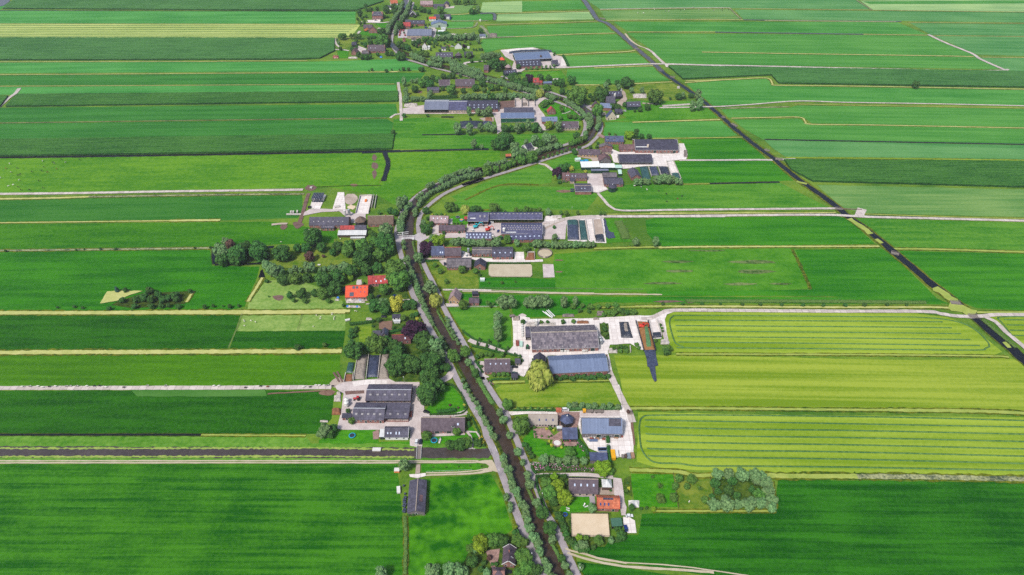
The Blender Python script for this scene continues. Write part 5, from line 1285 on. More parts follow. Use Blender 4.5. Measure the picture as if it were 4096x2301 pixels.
B('shed','pale mint roof bay on the right end of the white sheds', None, 'i',(1322,638,1399,638),602, None, 2.4,'mint_sheet','wall_green', typ='m', slope=4)
B('shed','long narrow dark green shed below the white sheds','the narrow green shed','i',(1043,670,1244,669),649, None, 2.6,'steel_grey','wall_green', typ='m', slope=5)
B('farmhouse','brown-tiled front house with chimney below the copper beech at the bend','the brown-tiled front house','i',(710,752,806,752),690, None, 3.2,'tile_brown','brick', slope=44, sky=[(2,.45,.55,.75,.7,.9)], chim=(.7,), win=2)
B('farmhouse','purple-tiled rear house with four white windows facing the pink flowers','the purple rear house','i',(808,754,998,754),697, None, 3.0,'tile_purple','brick', slope=42, win=5, sky=[(2,.4,.1,.3,.7,.9)])
B('porch_house','small dark porch building in front of the purple rear house', None, 'i',(798,788,855,788),757, None, 2.6,'slate_dark','brick_pale', slope=35, win=1, cat='porch')
B('shed','rough grey-roofed shed beside the gravel yard','the rough grey shed','i',(1181,744,1341,742),694, None, 2.6,'corrugated','wall_grey', slope=24)
B('shed','long grey shed above the black hexagonal barn','the long grey shed','i',(1192,824,1413,824),762,748,2.8,'slate','brick', win=4)
B('barn','grey-roofed brick barn at the edge of the horse meadow','the meadow-edge barn','i',(861,908,1051,908),840,815,3.2,'slate','brick', trim='white_paint', ridge_cap='thatch_ridge', sky=[(2,.5,.4,.6,.9,.9)])
B('shed','dark-roofed gable shed beside the silage pits','the silage-pit gable shed','i',(1503,752,1622,744), None, 628,2.6,'slate','brick', slope=32, typ='g', door=1)
B('shed','small mint-roofed shed right of the narrow green shed', None, 'i',(1357,706,1398,706),655, None, 2.4,'mint_sheet','wall_green', typ='m', slope=8)
B('tent_shelter','white peaked garden tent on the lawn at the bend', None, 'i',(866,548,928,540),520, None, 1.6,'mint_sheet','white_paint', slope=30, cat='tent')
B('house','dark slate house with white window front by the willow row','the willow-row slate house','j',(1745,915,1814,888),846, None, 3.0,'slate_dark','plaster', slope=38, win=3, trim='white_paint')
B('house','grey-roofed side part of the slate house by the willow row', None, 'j',(1680,892,1742,906),862, None, 2.8,'slate','wall_grey', slope=34)
B('field_shelter','tiny rust-red roofed hut at the meadow edge', None, 'j',(1496,993,1560,990),963, None, 2.2,'tile_terra','wall_black', slope=34, cat='hut')
# farm at the middle left of the bend
B('farmhouse','dark thatched long house among orchard trees','the dark thatched long house','j',(918,188,1143,185),104, None, 2.6,'thatch','brick', slope=47, win=5, sky=[(2,.4,.55,.8,.7,.9)])
B('house','small purple-roofed house left of the thatched long house','the small purple-roofed house','j',(733,180,858,177),113, None, 2.6,'tile_purple','wall_black', slope=44, win=3, trim='white_paint')
B('barn','grey corrugated barn in the orchard','the grey orchard barn','j',(594,240,736,238),198, None, 2.8,'slate','wall_grey', slope=30)
B('cow_shed','grey-blue long barn end with raised white ridge vent','the white-ridged long barn','j',(561,456,838,456),357,341,4.4,'steel_grey','timber', open_front=True, trim='grey_trim', ridge_cap='white_paint', cat='shed')
B('cow_shed','middle grey part of the long barn row','the middle long barn','j',(840,463,1052,463),362,349,3.8,'sheet_navy','brick_pale', ridge_cap='white_paint', win=6, cat='shed')
B('cow_shed','dark right part of the long barn row with dotted roof lights','the dotted long barn','j',(1054,456,1412,452),362,348,3.4,'slate_dark','brick', sky=[(7,.55,.08,.95,1.2,1.2),(7,.25,.08,.95,1.2,1.2)], win=7, cat='shed')
B('barn','grey rear roof behind the glass-fronted shed','the grey rear barn','j',(1476,489,1816,488),441,431,4.4,'slate','wall_grey', trim='grey_trim')
B('machine_shed','light blue shed with tall green glazed front','the green-glazed shed','j',(1437,556,1826,553),491, None, 5.0,'steel_blue','glass_green', typ='m', slope=14, trim='white_paint', cat='shed')
B('house','red-roofed gable house beside the sports goal','the red gable house','j',(1978,486,2072,480), None, 412,3.0,'tile_red','brick', slope=45, typ='g', win=2)
B('barn','light blue-roofed barn below the red gable house','the light blue barn','j',(1909,594,2090,592),538, None, 3.0,'steel_blue','brick', slope=36, sky=[(3,.55,.4,.72,.9,1.4)], skymat='skylight_dark', win=2)
B('farmhouse','black thatched house with white porch inside the lane bend','the black thatched house','j',(2124,668,2332,665),590, None, 2.6,'thatch','brick_pale', slope=45, win=4, door=1, dormer=(.52,), sky=[(1,.5,.2,.2,.9,1.4)], trim='white_paint')
# farms further up
B('cow_shed','blue-roofed barn with white edges in front of the long silage bank','the white-edged blue barn','l',(614,262,952,243),206,186,4.0,'steel_blue','wall_green', trim='white_paint', cat='shed', open_front=True)
B('cow_shed','dark purple barn with dotted roof lights below the blue barn','the dotted purple barn','l',(625,322,858,314),264,258,3.0,'slate_dark','brick', sky=[(6,.7,.15,.85,1.3,1.3),(6,.3,.15,.85,1.3,1.3)], cat='shed')
B('house','grey-roofed house half hidden by dark flat-topped trees','the half-hidden grey house','l',(314,354,360,356),306, None, 3,'tile_purple','brick', slope=45)
B('barn','dark blue roofed shed at the lane below the gravel yard','the dark blue lane shed','l',(512,393,629,379),352, None, 3,'slate_dark','wall_green', slope=34, sky=[(4,.5,.25,.8,.8,1.0)])
B('shed','small black gable shed at the right end of the gravel yard', None, 'l',(958,302,1016,299),259, None, 3,'slate_dark','wall_green', slope=38, trim='white_paint')
B('house','red-tiled brick house with white dormer in dense garden','the red dormer house','l',(777,470,835,470),426, None, 3.2,'tile_red','brick', slope=46, dormer=(.4,), win=3)
B('house','low red-tiled wing of the red dormer house', None, 'l',(836,472,866,472),452, None, 2.8,'tile_red','brick', slope=34)
B('shed','light blue shed right of the red dormer house', None, 'l',(876,480,956,476),460, None, 2.5,'steel_blue','wall_grey', slope=28)
B('barn','dark farm barn behind big trees near the waterway','the dark farm barn','l',(1468,602,1612,600),550, None, 3.2,'slate_dark','wall_black', slope=30, sky=[(4,.6,.2,.8,.9,.9)])
B('barn','grey side wing joined to the dark farm barn', None, 'l',(1464,662,1550,662),600, None, 3,'slate','wall_grey', slope=40)
B('house','grey gable cottage beside the light blue roof','the grey gable cottage','l',(1328,694,1404,694), None, 641,3.0,'tile_purple','brick', slope=46, typ='g', win=1)
B('barn','light blue roof barn behind the grey gable cottage','the light blue cottage barn','l',(1402,706,1512,712),664, None, 3,'steel_blue','brick', slope=36)
B('barn','dark barn with green walls by the field path','the green-walled barn','l',(1660,700,1790,695),648, None, 4,'slate','wall_green', slope=34, sky=[(3,.4,.25,.75,.9,.9)])
B('house','slate gable cottage with cream walls and white terrace','the cream gable cottage','l',(1468,799,1562,792), None, 722,3.2,'slate_blue','cream', slope=50, typ='g', win=2, door=1)
B('shed','small black shed behind the cream gable cottage', None, 'l',(1546,750,1618,750),717, None, 2.4,'slate_dark','wall_black', slope=28, win=2)
# upper village
B('villa','slate-roofed brick villa with white dormers among hedges','the slate villa','k',(762,205,905,205),150, None, 6,'slate','brick', slope=42, hip=4, dormer=(.3,.65), win=5, door=1, cat='villa')
B('house','purple-roofed bungalow beside the pale mown field','the purple bungalow','k',(654,364,770,364),318, None, 3,'tile_purple','brick', slope=40, win=3)
B('house','purple gable end of the bungalow beside the orange digger', None, 'k',(722,402,838,402), None, 334,3,'tile_purple','brick', slope=46, typ='g', win=2)
B('farmhouse','huge thatched farmhouse with three white windows at the top bend','the huge thatched farmhouse','k',(704,658,936,657),579, None, 2.8,'thatch','brick', slope=48, win=5, hip=2, sky=[(2,.45,.2,.45,.8,.8)], chim=(.4,))
B('barn','brown gable barn left of the huge thatched farmhouse','the topmost brown gable barn','k',(496,688,576,688), None, 611,2.6,'tile_brown','brick', slope=44, typ='g')
B('barn','low grey shelter roof in front of the huge thatched farmhouse', None, 'k',(628,692,727,692),650, None, 2.6,'corrugated','timber', slope=24, hip=4)
B('shed','black shed in the paddock near the top bend', None, 'k',(500,582,562,582),542, None, 2.6,'slate_dark','wall_black', slope=26)
B('house','orange-roofed white house at the top of the canal','the orange canal house','k',(1006,50,1100,42),0, None, 3.2,'tile_terra','plaster', slope=48, chim=(.5,), win=3)
B('house','low white wing of the orange-roofed house', None, 'k',(952,95,1012,105),76, None, 2.4,'slate','plaster', slope=30)
B('farmhouse','pale pink-roofed brick farmhouse at the top edge','the pale top-edge farmhouse','k',(1386,62,1551,62),10, None, 3.4,'tile_pale','brick', slope=46, win=6)
B('barn','dark low barn beside the pale farmhouse at the top edge','the dark top-edge barn','k',(1556,92,1690,95),54, None, 2.8,'slate','wall_grey', slope=28)
B('barn','grey gable barn end-on behind the dark low barn', None, 'k',(1690,72,1756,72), None, 10,3,'slate','brick_pale', slope=40, typ='g')
B('house','dark A-frame gable house with white trim by the canal trees','the A-frame house','k',(1254,196,1334,196), None, 142,3,'slate','wall_black', slope=46, typ='g', trim='white_paint', win=2)
B('house','slate house with chimney behind the pink-roofed house', None, 'k',(1192,292,1266,292),254, None, 3.2,'slate','brick', slope=42)
B('house','dusky pink-roofed house by the lane near red trucks','the dusky pink-roofed house','k',(1164,342,1262,342),288, None, 3,'tile_red','brick', slope=44, win=2)
B('barn','dark long barn behind the red-truck yard','the dark truck-yard barn','k',(1268,311,1446,309),262, None, 3,'slate_dark','brick', slope=40, sky=[(3,.5,.2,.8,.9,.9)])
B('workshop','wide grey workshop roof in the truck yard','the wide grey workshop','k',(1214,463,1532,461),380,374,4,'steel_grey','brick_pale', win=6)
B('hall','pale green hall with wide shallow gable in the upper village','the pale green hall','k',(1527,322,1733,316), None, 252,4,'steel_blue','wall_palegreen', slope=17, typ='g', door=1, cat='hall')
B('shed','small bright red flat-roofed shed with white walls', None, 'k',(1500,248,1590,246),218, None, 3,'tile_orange','plaster', typ='m', slope=10, win=2)
B('barn','dark barn behind the small red shed','the dark white-truck barn','k',(1562,222,1782,218),186, None, 3,'slate','wall_grey', slope=30)
B('cabin','white site cabin with flat roof beside the gravel yard', None, 'k',(1612,414,1692,414),390, None, 2.6,'white_roof','white_paint', typ='m', slope=3, cat='cabin')
B('cabin','white flat-roofed unit behind the white site cabin', None, 'k',(1655,375,1712,375),354, None, 2.6,'white_sheet','white_paint', typ='m', slope=3, cat='cabin')
B('garden_house','long white hut at the end of the willow hedge','the long white hut','k',(2150,470,2232,468),440, None, 2.6,'steel_grey','white_paint', typ='m', slope=6, win=2, cat='hut')
B('house','little orange-roofed cottage at the top bend','the little orange cottage','k',(1158,514,1198,514), None, 482,2.8,'tile_terra','brick', slope=50, typ='g')
B('house','little red-roofed cottage with white dormers at the top bend', None, 'k',(1272,512,1340,510),484, None, 3,'tile_brown','plaster', slope=44, dormer=(.3,.7))
B('house','tall white gable house in the tree garden','the tall white gable house','k',(1408,596,1476,598), None, 546,5,'tile_brown','plaster', slope=50, typ='g', win=2)
B('house','low white wing right of the tall white gable house', None, 'k',(1476,612,1514,612),590, None, 3,'white_sheet','plaster', slope=24)
B('house','white gable house with pink flowers in the long garden','the pink-flower white house','k',(1828,604,1926,600), None, 570,3,'tile_purple','plaster', slope=42, typ='g', win=2)
B('garage','white garage with dark roof left of the white gable house', None, 'k',(1658,630,1718,630),604, None, 2.6,'slate','plaster', slope=34, door=1, cat='garage')
B('barn','dark grey farm building above the willow lane','the dark willow-lane farm','k',(1588,742,1810,738),676, None, 3,'slate','brick', slope=42, win=4, sky=[(5,.5,.15,.85,.8,.8)])
B('barn','dark shed right of the small hexagonal barn', None, 'k',(1955,720,2066,716),668, None, 2.8,'slate_dark','wall_black', slope=38)
tent_roof('pavilion','white pyramid-roofed pavilion beside the thatched farmhouse','the white pavilion','b',1268,562,66,3.2,3,'white_sheet','timber',4,'pavilion', rot=math.pi / 4 - .03)
tent_roof('hay_barn','hexagonal blue-slated barn with white knob in the brick yard','the hexagonal blue barn','d',887,1150,70,4.0,3.4,'slate_blue','wall_black',6)
tent_roof('hay_barn','six-sided thatched hay barn beside the drawbridge farmhouse','the thatched hay barn','e',1838,88,70,4.2,4.2,'thatch_brown','wall_black',6, knob=False)
tent_roof('hay_barn','black hexagonal barn with dark green walls at the horse meadow','the black hexagonal barn','i',1288,848,54,4.5,2.4,'slate_dark','wall_green',6, openw=False)
tent_roof('hay_barn','pale hexagonal barn beside the orange tent roof','the pale hexagonal barn','l',545,322,34,3.5,3.2,'tile_pale','timber',6)
tent_roof('hay_barn','orange pyramid roof at the back of the gravel yard','the orange pyramid roof','l',487,252,34,3,3.2,'tile_orange','timber',4, rot=math.pi / 4)
tent_roof('hay_barn','small hexagonal thatched barn above the willow lane','the small hexagonal barn','k',1878,708,46,3.6,3.6,'thatch','wall_black',6)
# ================================================================ copies
def copy_tree(o, parent=None):
 c = o.copy()
 C.objects.link(c)
 if parent:
  c.parent = parent
 for ch in list(o.children):
  copy_tree(ch, c)
 return c
# ---------------------------------------------------------------- farm fittings
def silo(t, x, y, r, h, label, mat='fibre'):
 p = G(t, x, y)
 root = thing('feed_silo', label, 'silo', p)
 bm = bmesh.new()
 cyl(bm,(0,0), r, r, h * .3, h, 16)
 obj('tank', bm, M[mat], root, smooth=False)
 bm = bmesh.new()
 cyl(bm,(0,0), r * 1.02, r * .15, h + .001, h + r * .6,16)
 obj('cap', bm, M[mat], root)
 bm = bmesh.new()
 cyl(bm,(0,0),.15, r * .98, h * .1, h * .299,16)
 obj('hopper', bm, M[mat], root)
 for i in range(4):
  a = .785 + i * 1.571
  bm = bmesh.new()
  bar(bm,(r * .95 * math.cos(a), r * .95 * math.sin(a),-.1),(r * .95 * math.cos(a), r * .95 * math.sin(a), h * .4),.07)
  obj('leg', bm, M['galvanised'], root)
 return root
silo('c',332,990,1.5,3.5,'rear one of two squat white tanks left of the cow barn')
silo('c',332,1025,1.6,4,'front one of two squat white tanks left of the cow barn')
silo('g',1072,368,1.3,8,'tall white feed silo in front of the big dark cow shed')
silo('g',957,398,1.2,3.5,'short white tank beside the shed with bright roof lights')
silo('g',706,548,1.1,5,'grey-green metal silo between the white cars and stable','galvanised')
silo('i',1685,446,1.2,8,'tall yellowish silo in front of the great black barn','cream')
silo('d',592,248,1.3,6,'white silo behind the patchwork grey barn')
silo('d',1203,395,1.2,4,'upper one of two pale silos at the patchwork barn corner','galvanised')
silo('d',1212,425,1.3,4.5,'lower one of two pale silos at the patchwork barn corner','galvanised')
silo('h',898,985,1.2,6,'white silo of the pair behind the long brick cow barn')
silo('h',945,985,1.3,7,'green-grey silo of the pair behind the long brick cow barn','galvanised')
silo('l',1540,625,1.2,7,'white-topped silo in front of the dark farm barn')
silo('l',850,262,1.4,7,'dark silo in front of the white-edged blue barn','timber')
def heap(name, label, cat, t, quad, h, mat, parts=None, sub=14, rough=.25):
 """low domed heap filling the outline front-left, front-right, back-right, back-left"""
 q = [G(t, *p) for p in quad]
 c = sum(q, Vector()) / 4
 bm = bmesh.new()
 rr = random.Random(int(c.x * 7))
 grid = []
 for j in range(sub + 1):
  v = j / sub
  row = []
  for i in range(sub + 1):
   u = i / sub
   p = q[0].lerp(q[1], u).lerp(q[3].lerp(q[2], u), v) - c
   p.z = h * (1 - abs(2 * u - 1) ** 4) * (1 - abs(2 * v - 1) ** 6) * (1 + rough * noise.noise(Vector((p.x * .5, p.y * .5, h)))) - .03
   row.append(bm.verts.new(p))
  grid.append(row)
 for j in range(sub):
  for i in range(sub):
   bm.faces.new((grid[j][i], grid[j][i + 1], grid[j + 1][i + 1], grid[j + 1][i]))
 bmesh.ops.recalc_face_normals(bm, faces=bm.faces[:])
 if sum(f.normal.z for f in bm.faces) < 0:
  bmesh.ops.reverse_faces(bm, faces=bm.faces[:])
 return tag(obj(name, bm, M[mat], None, c), label, cat)
def clamp_wall(label, t, a, b, h=1.5, th=.35, mat='concrete_wall'):
 p, q = G(t, *a), G(t, *b)
 d = q - p
 bm = boxm((0,-th / 2,-.4, d.length, th / 2, h))
 o = obj('silage_wall', bm, M[mat], None, p)
 o.rotation_euler.z = math.atan2(d.y, d.x)
 return tag(o, label, 'wall')
heap('silage_heap','sand-topped silage heap left of the open black pit','silage heap','c',[(400,765),(500,765),(535,525),(440,525)], 1.8,'sand_cover')
heap('silage_heap','black plastic silage heap between two sand-topped ones','silage heap','c',[(520,745),(630,742),(648,532),(552,532)], 1.2,'plastic_blue')
heap('silage_heap','sand-topped silage heap right of the open black pit','silage heap','c',[(632,765),(735,762),(735,522),(672,522)], 1.8,'sand_cover')
for a, b, l in (((518,760),(545,530),'left wall of the black silage pit by the grove'),((632,760),(656,530),'right wall of the black silage pit by the grove'),((305,795),(322,712),'left wall of the small feed bay'),((388,770),(395,705),'right wall of the small feed bay'),((398,775),(436,540),'outer wall of the sand-topped silage heap')):
 clamp_wall(l, 'c', a, b)
heap('silage_heap','green and white sheeted heap at the left end of the pits','silage heap','c',[(322,700),(385,705),(405,602),(345,600)], 1.0,'plastic_green')
heap('manure_heap','brown feed remains in the small open bay','heap','c',[(315,785),(380,785),(385,715),(320,715)], .6,'manure')
heap('soil_heap','brown manure mound beside the cow barn path','heap','c',[(185,1108),(275,1108),(275,1048),(190,1048)], 2,'manure')
heap('stone_heap','grey gravel cone near the white tanks','heap','c',[(232,922),(275,922),(275,888),(232,890)], 1.5,'rubble')
heap('silage_heap','long brown opened silage clamp with fresh grass on it','silage heap','d',[(1630,488),(1735,488),(1672,210),(1565,205)], 1.0,'silage')
heap('cut_grass_heap','strip of fresh green grass lying on the opened clamp','grass heap','d',[(1648,470),(1712,468),(1665,250),(1628,250)], 1.7,'fresh_grass')
for a, b, l in (((1628,492),(1550,205),'left wall of the opened silage clamp'),((1742,492),(1666,203),'right wall of the opened silage clamp'),((1712,360),(1676,200),'left wall of the empty bay'),((1800,350),(1755,195),'right wall of the empty bay'),((1500,505),(1494,450),'left wall of the little concrete bay')):
 clamp_wall(l, 'd', a, b, 1.5,.5,'plastic_black' if 'opened' in l else 'concrete_wall')
heap('silage_heap','short black-edged heap with pale sandy middle','silage heap','d',[(1410,365),(1525,368),(1480,210),(1390,212)], 1.8,'plastic_black')
heap('sand_heap','pale sand on top of the short black-edged heap','heap','d',[(1435,335),(1490,335),(1468,222),(1420,222)], 2.15,'sand_cover')
heap('silage_heap','crumpled black plastic heap at the end of the empty bay','silage heap','d',[(1700,368),(1805,362),(1795,310),(1700,318)], 1.4,'plastic_black')
for lst in ([((1728,410),(1850,412),(1836,210),(1722,210)),'plastic_blue','widest blue-black sheeted silage heap of the pit row'], [((1862,412),(1940,412),(1906,208),(1838,208)),'plastic_green','dark green sheeted silage heap beside the widest one'], [((2015,430),(2112,435),(2098,355),(2015,358)),'plastic_black','last black plastic remnant of silage in the pit row']):
 heap('silage_heap', lst[2], 'silage heap','g', lst[0], 2.0, lst[1])
heap('silage_heap','green net covering the rear of the widest blue-black heap','silage net','g',[(1726,285),(1843,285),(1836,208),(1722,208)], 2.2,'plastic_green')
for a, b in (((1858,415),(1838,205)),((1948,412),(1912,205)),((2012,405),(1978,200)),((2018,430),(1998,340)),((2098,350),(2068,195))):
 clamp_wall(f'concrete wall {ORD[int((a[0] - 1850) / 50)]} along the silage pit row','g', a, b)
tag(poly('tarpaulin','g',[(2095,195),(2115,195),(2150,320),(2200,335),(2220,390),(2150,400),(2120,380),(2110,290)], M['plastic_blue'], 'road', kind='thing', jit=.4, step=2),'torn black tarpaulin strip beside the silage pit row','tarpaulin')
for quad, m, l in ([((1630,765),(1728,768),(1690,618),(1598,620)),'plastic_green','spotted green-black silage heap beside the gable shed'], [((1735,722),(1830,722),(1795,620),(1702,625)),'plastic_blue','middle blue-black silage heap of the bend farm'], [((1850,715),(1948,712),(1918,620),(1812,620)),'plastic_black','black tyre-covered silage heap of the bend farm'], [((1985,760),(2068,758),(2045,695),(1962,695)),'plastic_green','low blue-green sheet at the end of the empty bay']):
 heap('silage_heap', l, 'silage heap','i', quad, 1.8, m)
for a, b in (((1735,735),(1698,625)),((1845,725),(1806,615)),((1955,715),(1905,560)),((2072,762),(1985,558))):
 clamp_wall(f'concrete wall {ORD[int((a[0] - 1730) / 110)]} along the bend farm silage pits','i', a, b)
heap('silage_heap','long black silage bank along the back of the blue barn','silage heap','l',[(552,200),(955,188),(950,165),(555,178)], 2.4,'plastic_black', sub=20)
heap('silage_heap','black silage bank behind tall willows in the meadow','silage heap','j',[(975,668),(1240,668),(1235,588),(972,588)], 2.4,'plastic_black', sub=20)
heap('silage_heap','grey-blue end of the black silage bank','silage heap','j',[(1240,625),(1345,625),(1330,590),(1236,590)], 1.6,'plastic_blue')
for a, b, l in (((1602,428),(1602,345),'first'),((1678,428),(1676,345),'second'),((1752,422),(1750,345),'third'),((1828,418),(1824,345),'last')):
 clamp_wall(f'{l} tall pale wall of the open storage bays','j', a, b, 3.2)
clamp_wall('long pale back wall of the open storage bays','j',(1602,352),(1824,350),3.4)
heap('rubbish_heap','dark scrap heap in the middle storage bay','heap','j',[(1690,415),(1745,412),(1740,375),(1690,378)], 1.5,'rubble_dark')
heap('rubbish_heap','rusty scrap heap left of the glass-fronted shed','heap','j',[(1262,582),(1345,585),(1340,548),(1262,548)], 1.4,'manure')
for a, b in (((1012,960),(1060,775)),((1150,960),(1192,770)),((1062,776),(1192,770)),((1185,900),(1212,765)),((1215,905),(1238,768))):
 clamp_wall(f'concrete wall {ORD[int((a[0] - 1010) / 50)]} of the white open pit','h', a, b, 1.7,.4)
heap('manure_heap','brown manure heap in the square bay beside the round pen','heap','g',[(1285,620),(1388,620),(1385,545),(1318,545)], 1.2,'manure')
for a, b, l in (((1316,600),(1316,540),'left wall of the manure bay'),((1388,612),(1386,540),'right wall of the manure bay'),((1316,543),(1388,543),'back wall of the manure bay')):
 clamp_wall(l, 'g', a, b, 1.4,.3)
p = G('g',1492,553)
rp = thing('round_pen','round sandy horse pen with a low solid rim','riding pen', p)
R0 = 75 * mpp('g',1492,553)
bm = bmesh.new()
cyl(bm,(0,0), R0, R0,-.3,.03,40)
obj('sand_floor', bm, M['sand_grey'], rp)
bm = bmesh.new()
for i in range(40):
 if 28 <= i <= 29:
  continue
 a, b = i * math.pi / 20,(i + 1) * math.pi / 20
 bar(bm,((R0 + .1) * math.cos(a),(R0 + .1) * math.sin(a),1.3),((R0 + .1) * math.cos(b),(R0 + .1) * math.sin(b),1.3),.12,5)
 v = [bm.verts.new(((R0 + .1) * math.cos(q),(R0 + .1) * math.sin(q), z)) for q, z in ((a, 0),(b, 0),(b, 1.25),(a, 1.25))]
 bm.faces.new(v)
obj('rim_fence', bm, M['timber_grey'], rp)
# black tarpaulin trailing into the mown field
bm = bmesh.new()
out = [(1630,488),(1738,485),(1748,560),(1765,632),(1735,640),(1740,700),(1752,780),(1735,792),(1715,760),(1695,700),(1680,650),(1662,640),(1655,570)]
P = [G('d', *q) for q in out]
c = sum(P, Vector()) / len(P)
top = [bm.verts.new((q.x - c.x, q.y - c.y, .35 + rnd.uniform(-.15,.25))) for q in P]
mid = bm.verts.new((0,0,.5))
low = [bm.verts.new((q.x - c.x, q.y - c.y, -.2)) for q in P]
for i in range(len(P)):
 bm.faces.new((top[i], top[(i + 1) % len(P)], mid))
 bm.faces.new((low[i], low[(i + 1) % len(P)], top[(i + 1) % len(P)], top[i]))
bmesh.ops.recalc_face_normals(bm, faces=bm.faces[:])
tag(obj('tarpaulin', bm, M['plastic_blue'], None, c),'long black tarpaulin trailing from the clamp onto the mown field','tarpaulin')
# ---------------------------------------------------------------- bales
def bale_mesh():
 bm = bmesh.new()
 cyl(bm,(0,0),.6,.6,0,1.15,12)
 bmesh.ops.bevel(bm, geom=[e for e in bm.edges if abs(e.verts[0].co.z - e.verts[1].co.z) < .01], offset=.1, segments=1, affect='EDGES')
 me = bpy.data.meshes.new('bale')
 bm.to_mesh(me)
 bm.free()
 me.materials.append(M['plastic_blue'])
 return me
BALE = bale_mesh()
def bale(p, z, label, group):
 o = bpy.data.objects.new('silage_bale', BALE)
 C.objects.link(o)
 o.location = (p.x, p.y, z)
 o.rotation_euler.z = rnd.uniform(0,6)
 tag(o, label, 'bale', group)
a, b, d = G('h',545,838), G('h',648,838), G('h',565,770)
nx, ny = max(3, int((b - a).length / 1.25)), max(3, int((d - a).length / 1.3))
for k in range(4):
 for i in range(nx):
  for j in range(ny):
   if j == 0 or k == 3:
    p = a + (b - a) * (i / (nx - 1)) + Vector((0,1.28 * j, 0))
    bale(p, k * 1.16,'black wrapped bale in the tall square stack on white concrete','black bales stacked on white concrete')
for x, y in ((1010,700),(1020,705),(1000,722),(1015,728),(998,745),(1012,750),(1002,765),(1018,770),(995,785),(1010,790),(1000,815),(1014,820),(995,838),(1010,843),(1000,590),(1012,668)):
 bale(G('a', x, y),0 if x < 1008 else .0,'black wrapped bale in the loose row along the end-on grey barn','black bales along the end-on grey barn')
for i in range(8):
 bale(G('i',812 + (i % 4) * 10,885 + (i // 4) * 22),0,'black wrapped bale left of the meadow-edge barn','black bales left of the meadow-edge barn')
# ---------------------------------------------------------------- vehicles
def car_master(col, L=4.3, W=1.8, H=1.5, van=False):
 root = thing('parked_car', None, 'car',(0,0,0))
 bm = bmesh.new()
 h1 = H * .58
 prism(bm, [(-L / 2,.3),(L / 2,.3),(L / 2, h1 * .9),(L * .28, h1),(-L * .42, h1),(-L / 2, h1 * .95)], -W / 2, W / 2)
 bmesh.ops.bevel(bm, geom=bm.edges[:], offset=.08, segments=1, affect='EDGES')
 obj('body', bm, M[col], root)
 bm = bmesh.new()
 x0, x1 = (-L * .44, L * .30) if van else (-L * .40, L * .20)
 prism(bm, [(x0, h1 + .002),(x1, h1 + .002),(x1 - .5, H),(x0 + .25, H)], -W * .45, W * .45)
 obj('window_glass', bm, M['pane'], root)
 bm = boxm((x0 + .28,-W * .43, H + .002, x1 - .55, W * .43, H + .06))
 obj('car_roof', bm, M[col], root)
 for sx in (-.3,.3):
  for sy in (-1,1):
   bm = bmesh.new()
   bar(bm,(sx * L, sy * (W / 2 - .18),.32),(sx * L, sy * (W / 2 + .03),.32),.32,12)
   obj('wheel', bm, M['tyre'], root)
 return root
CARS = {}
def car(col, t, x, y, deg, label, van=False):
 key = (col, van)
 if key not in CARS:
  o = CARS[key] = car_master(col, 5.0 if van else 4.3,1.95 if van else 1.8,2.1 if van else 1.5, van)
 else:
  o = copy_tree(CARS[key])
 o.location = G(t, x, y)
 o.rotation_euler = (0,0, math.radians(deg))
 o['label'] = label
car('car_white','c',1003,1372,90,'white car parked nose-on beside the dark one by the footbridge')
car('car_dark','c',1042,1372,90,'dark blue car parked next to the white one by the footbridge')
car('car_black','c',1098,1084,-18,'black car on the gravel below the big lawn trees')
car('car_black','d',385,652,0,'black car on the concrete below the little grey hut')
car('car_green','d',382,712,4,'dark green car half under the small dark shed roof')
car('car_blue','b',1452,1000,95,'blue car on the concrete right of the green-roofed shed')
car('car_white','b',1486,880,5,'white car at the top of the concrete by the green-roofed shed')
car('car_white','d',870,1066,3,'white van parked behind the hexagonal blue barn', True)
car('car_white','g',748,318,120,'white pickup in the yard left of the red digger')
car('car_blue','g',1012,326,75,'blue car in the yard facing the big dark cow shed')
car('car_white','g',652,550,92,'left white car by the metal silo')
car('car_white','g',687,572,92,'right white car by the metal silo')
car('car_dark','g',725,566,92,'dark car between metal silo and weathered stable')
car('car_dark','g',462,664,100,'dark car beside the grey hay barn')
car('car_white','g',943,236,5,'white car at the corner of the open cattle shed')
car('car_blue','g',925,243,95,'blue loader beside the tall machine shed')
car('car_white','i',1645,452,5,'white caravan in front of the great black barn', True)
car('car_white','l',1636,738,120,'white car right of the small black shed')
car('car_blue','k',1428,468,0,'blue car below the wide grey workshop')
car('car_white','k',1516,360,0,'white van behind the wide grey workshop', True)
car('car_blue','k',1462,362,0,'blue van behind the wide grey workshop', True)
car('car_white','k',1625,462,0,'white car under the hedge right of the gravel yard')
car('car_white','k',1800,604,0,'white car left of the white house with pink flowers')
car('car_grey','k',815,268,0,'grey car on the terrace of the slate villa')
for i,(x, y, w) in enumerate([(1130,440,'nearest but one'),(1122,460,'nearest'),(1128,420,'middle'),(1140,402,'last but one'),(1172,400,'topmost')]):
 car('car_red','k', x, y, 85, f'{w} red truck in the row on the truck yard', True)
car('car_red','k',1192,460,88,'red and white lorry beside the wide grey workshop', True)
car('car_dark','e',2045,968,60,'dark car on the lawn under the matte red house tree')
car('car_blue','e',2235,962,20,'dark blue car beside the golden tree garden')
car('car_dark','e',2105,1198,0,'dark trailer beside the garden chalet')
car('car_black','b',315,1420,0,'black car in front of the house at the bottom edge')
car('car_white','l',1605,545,80,'white tank trailer behind the dark farm barn', True)
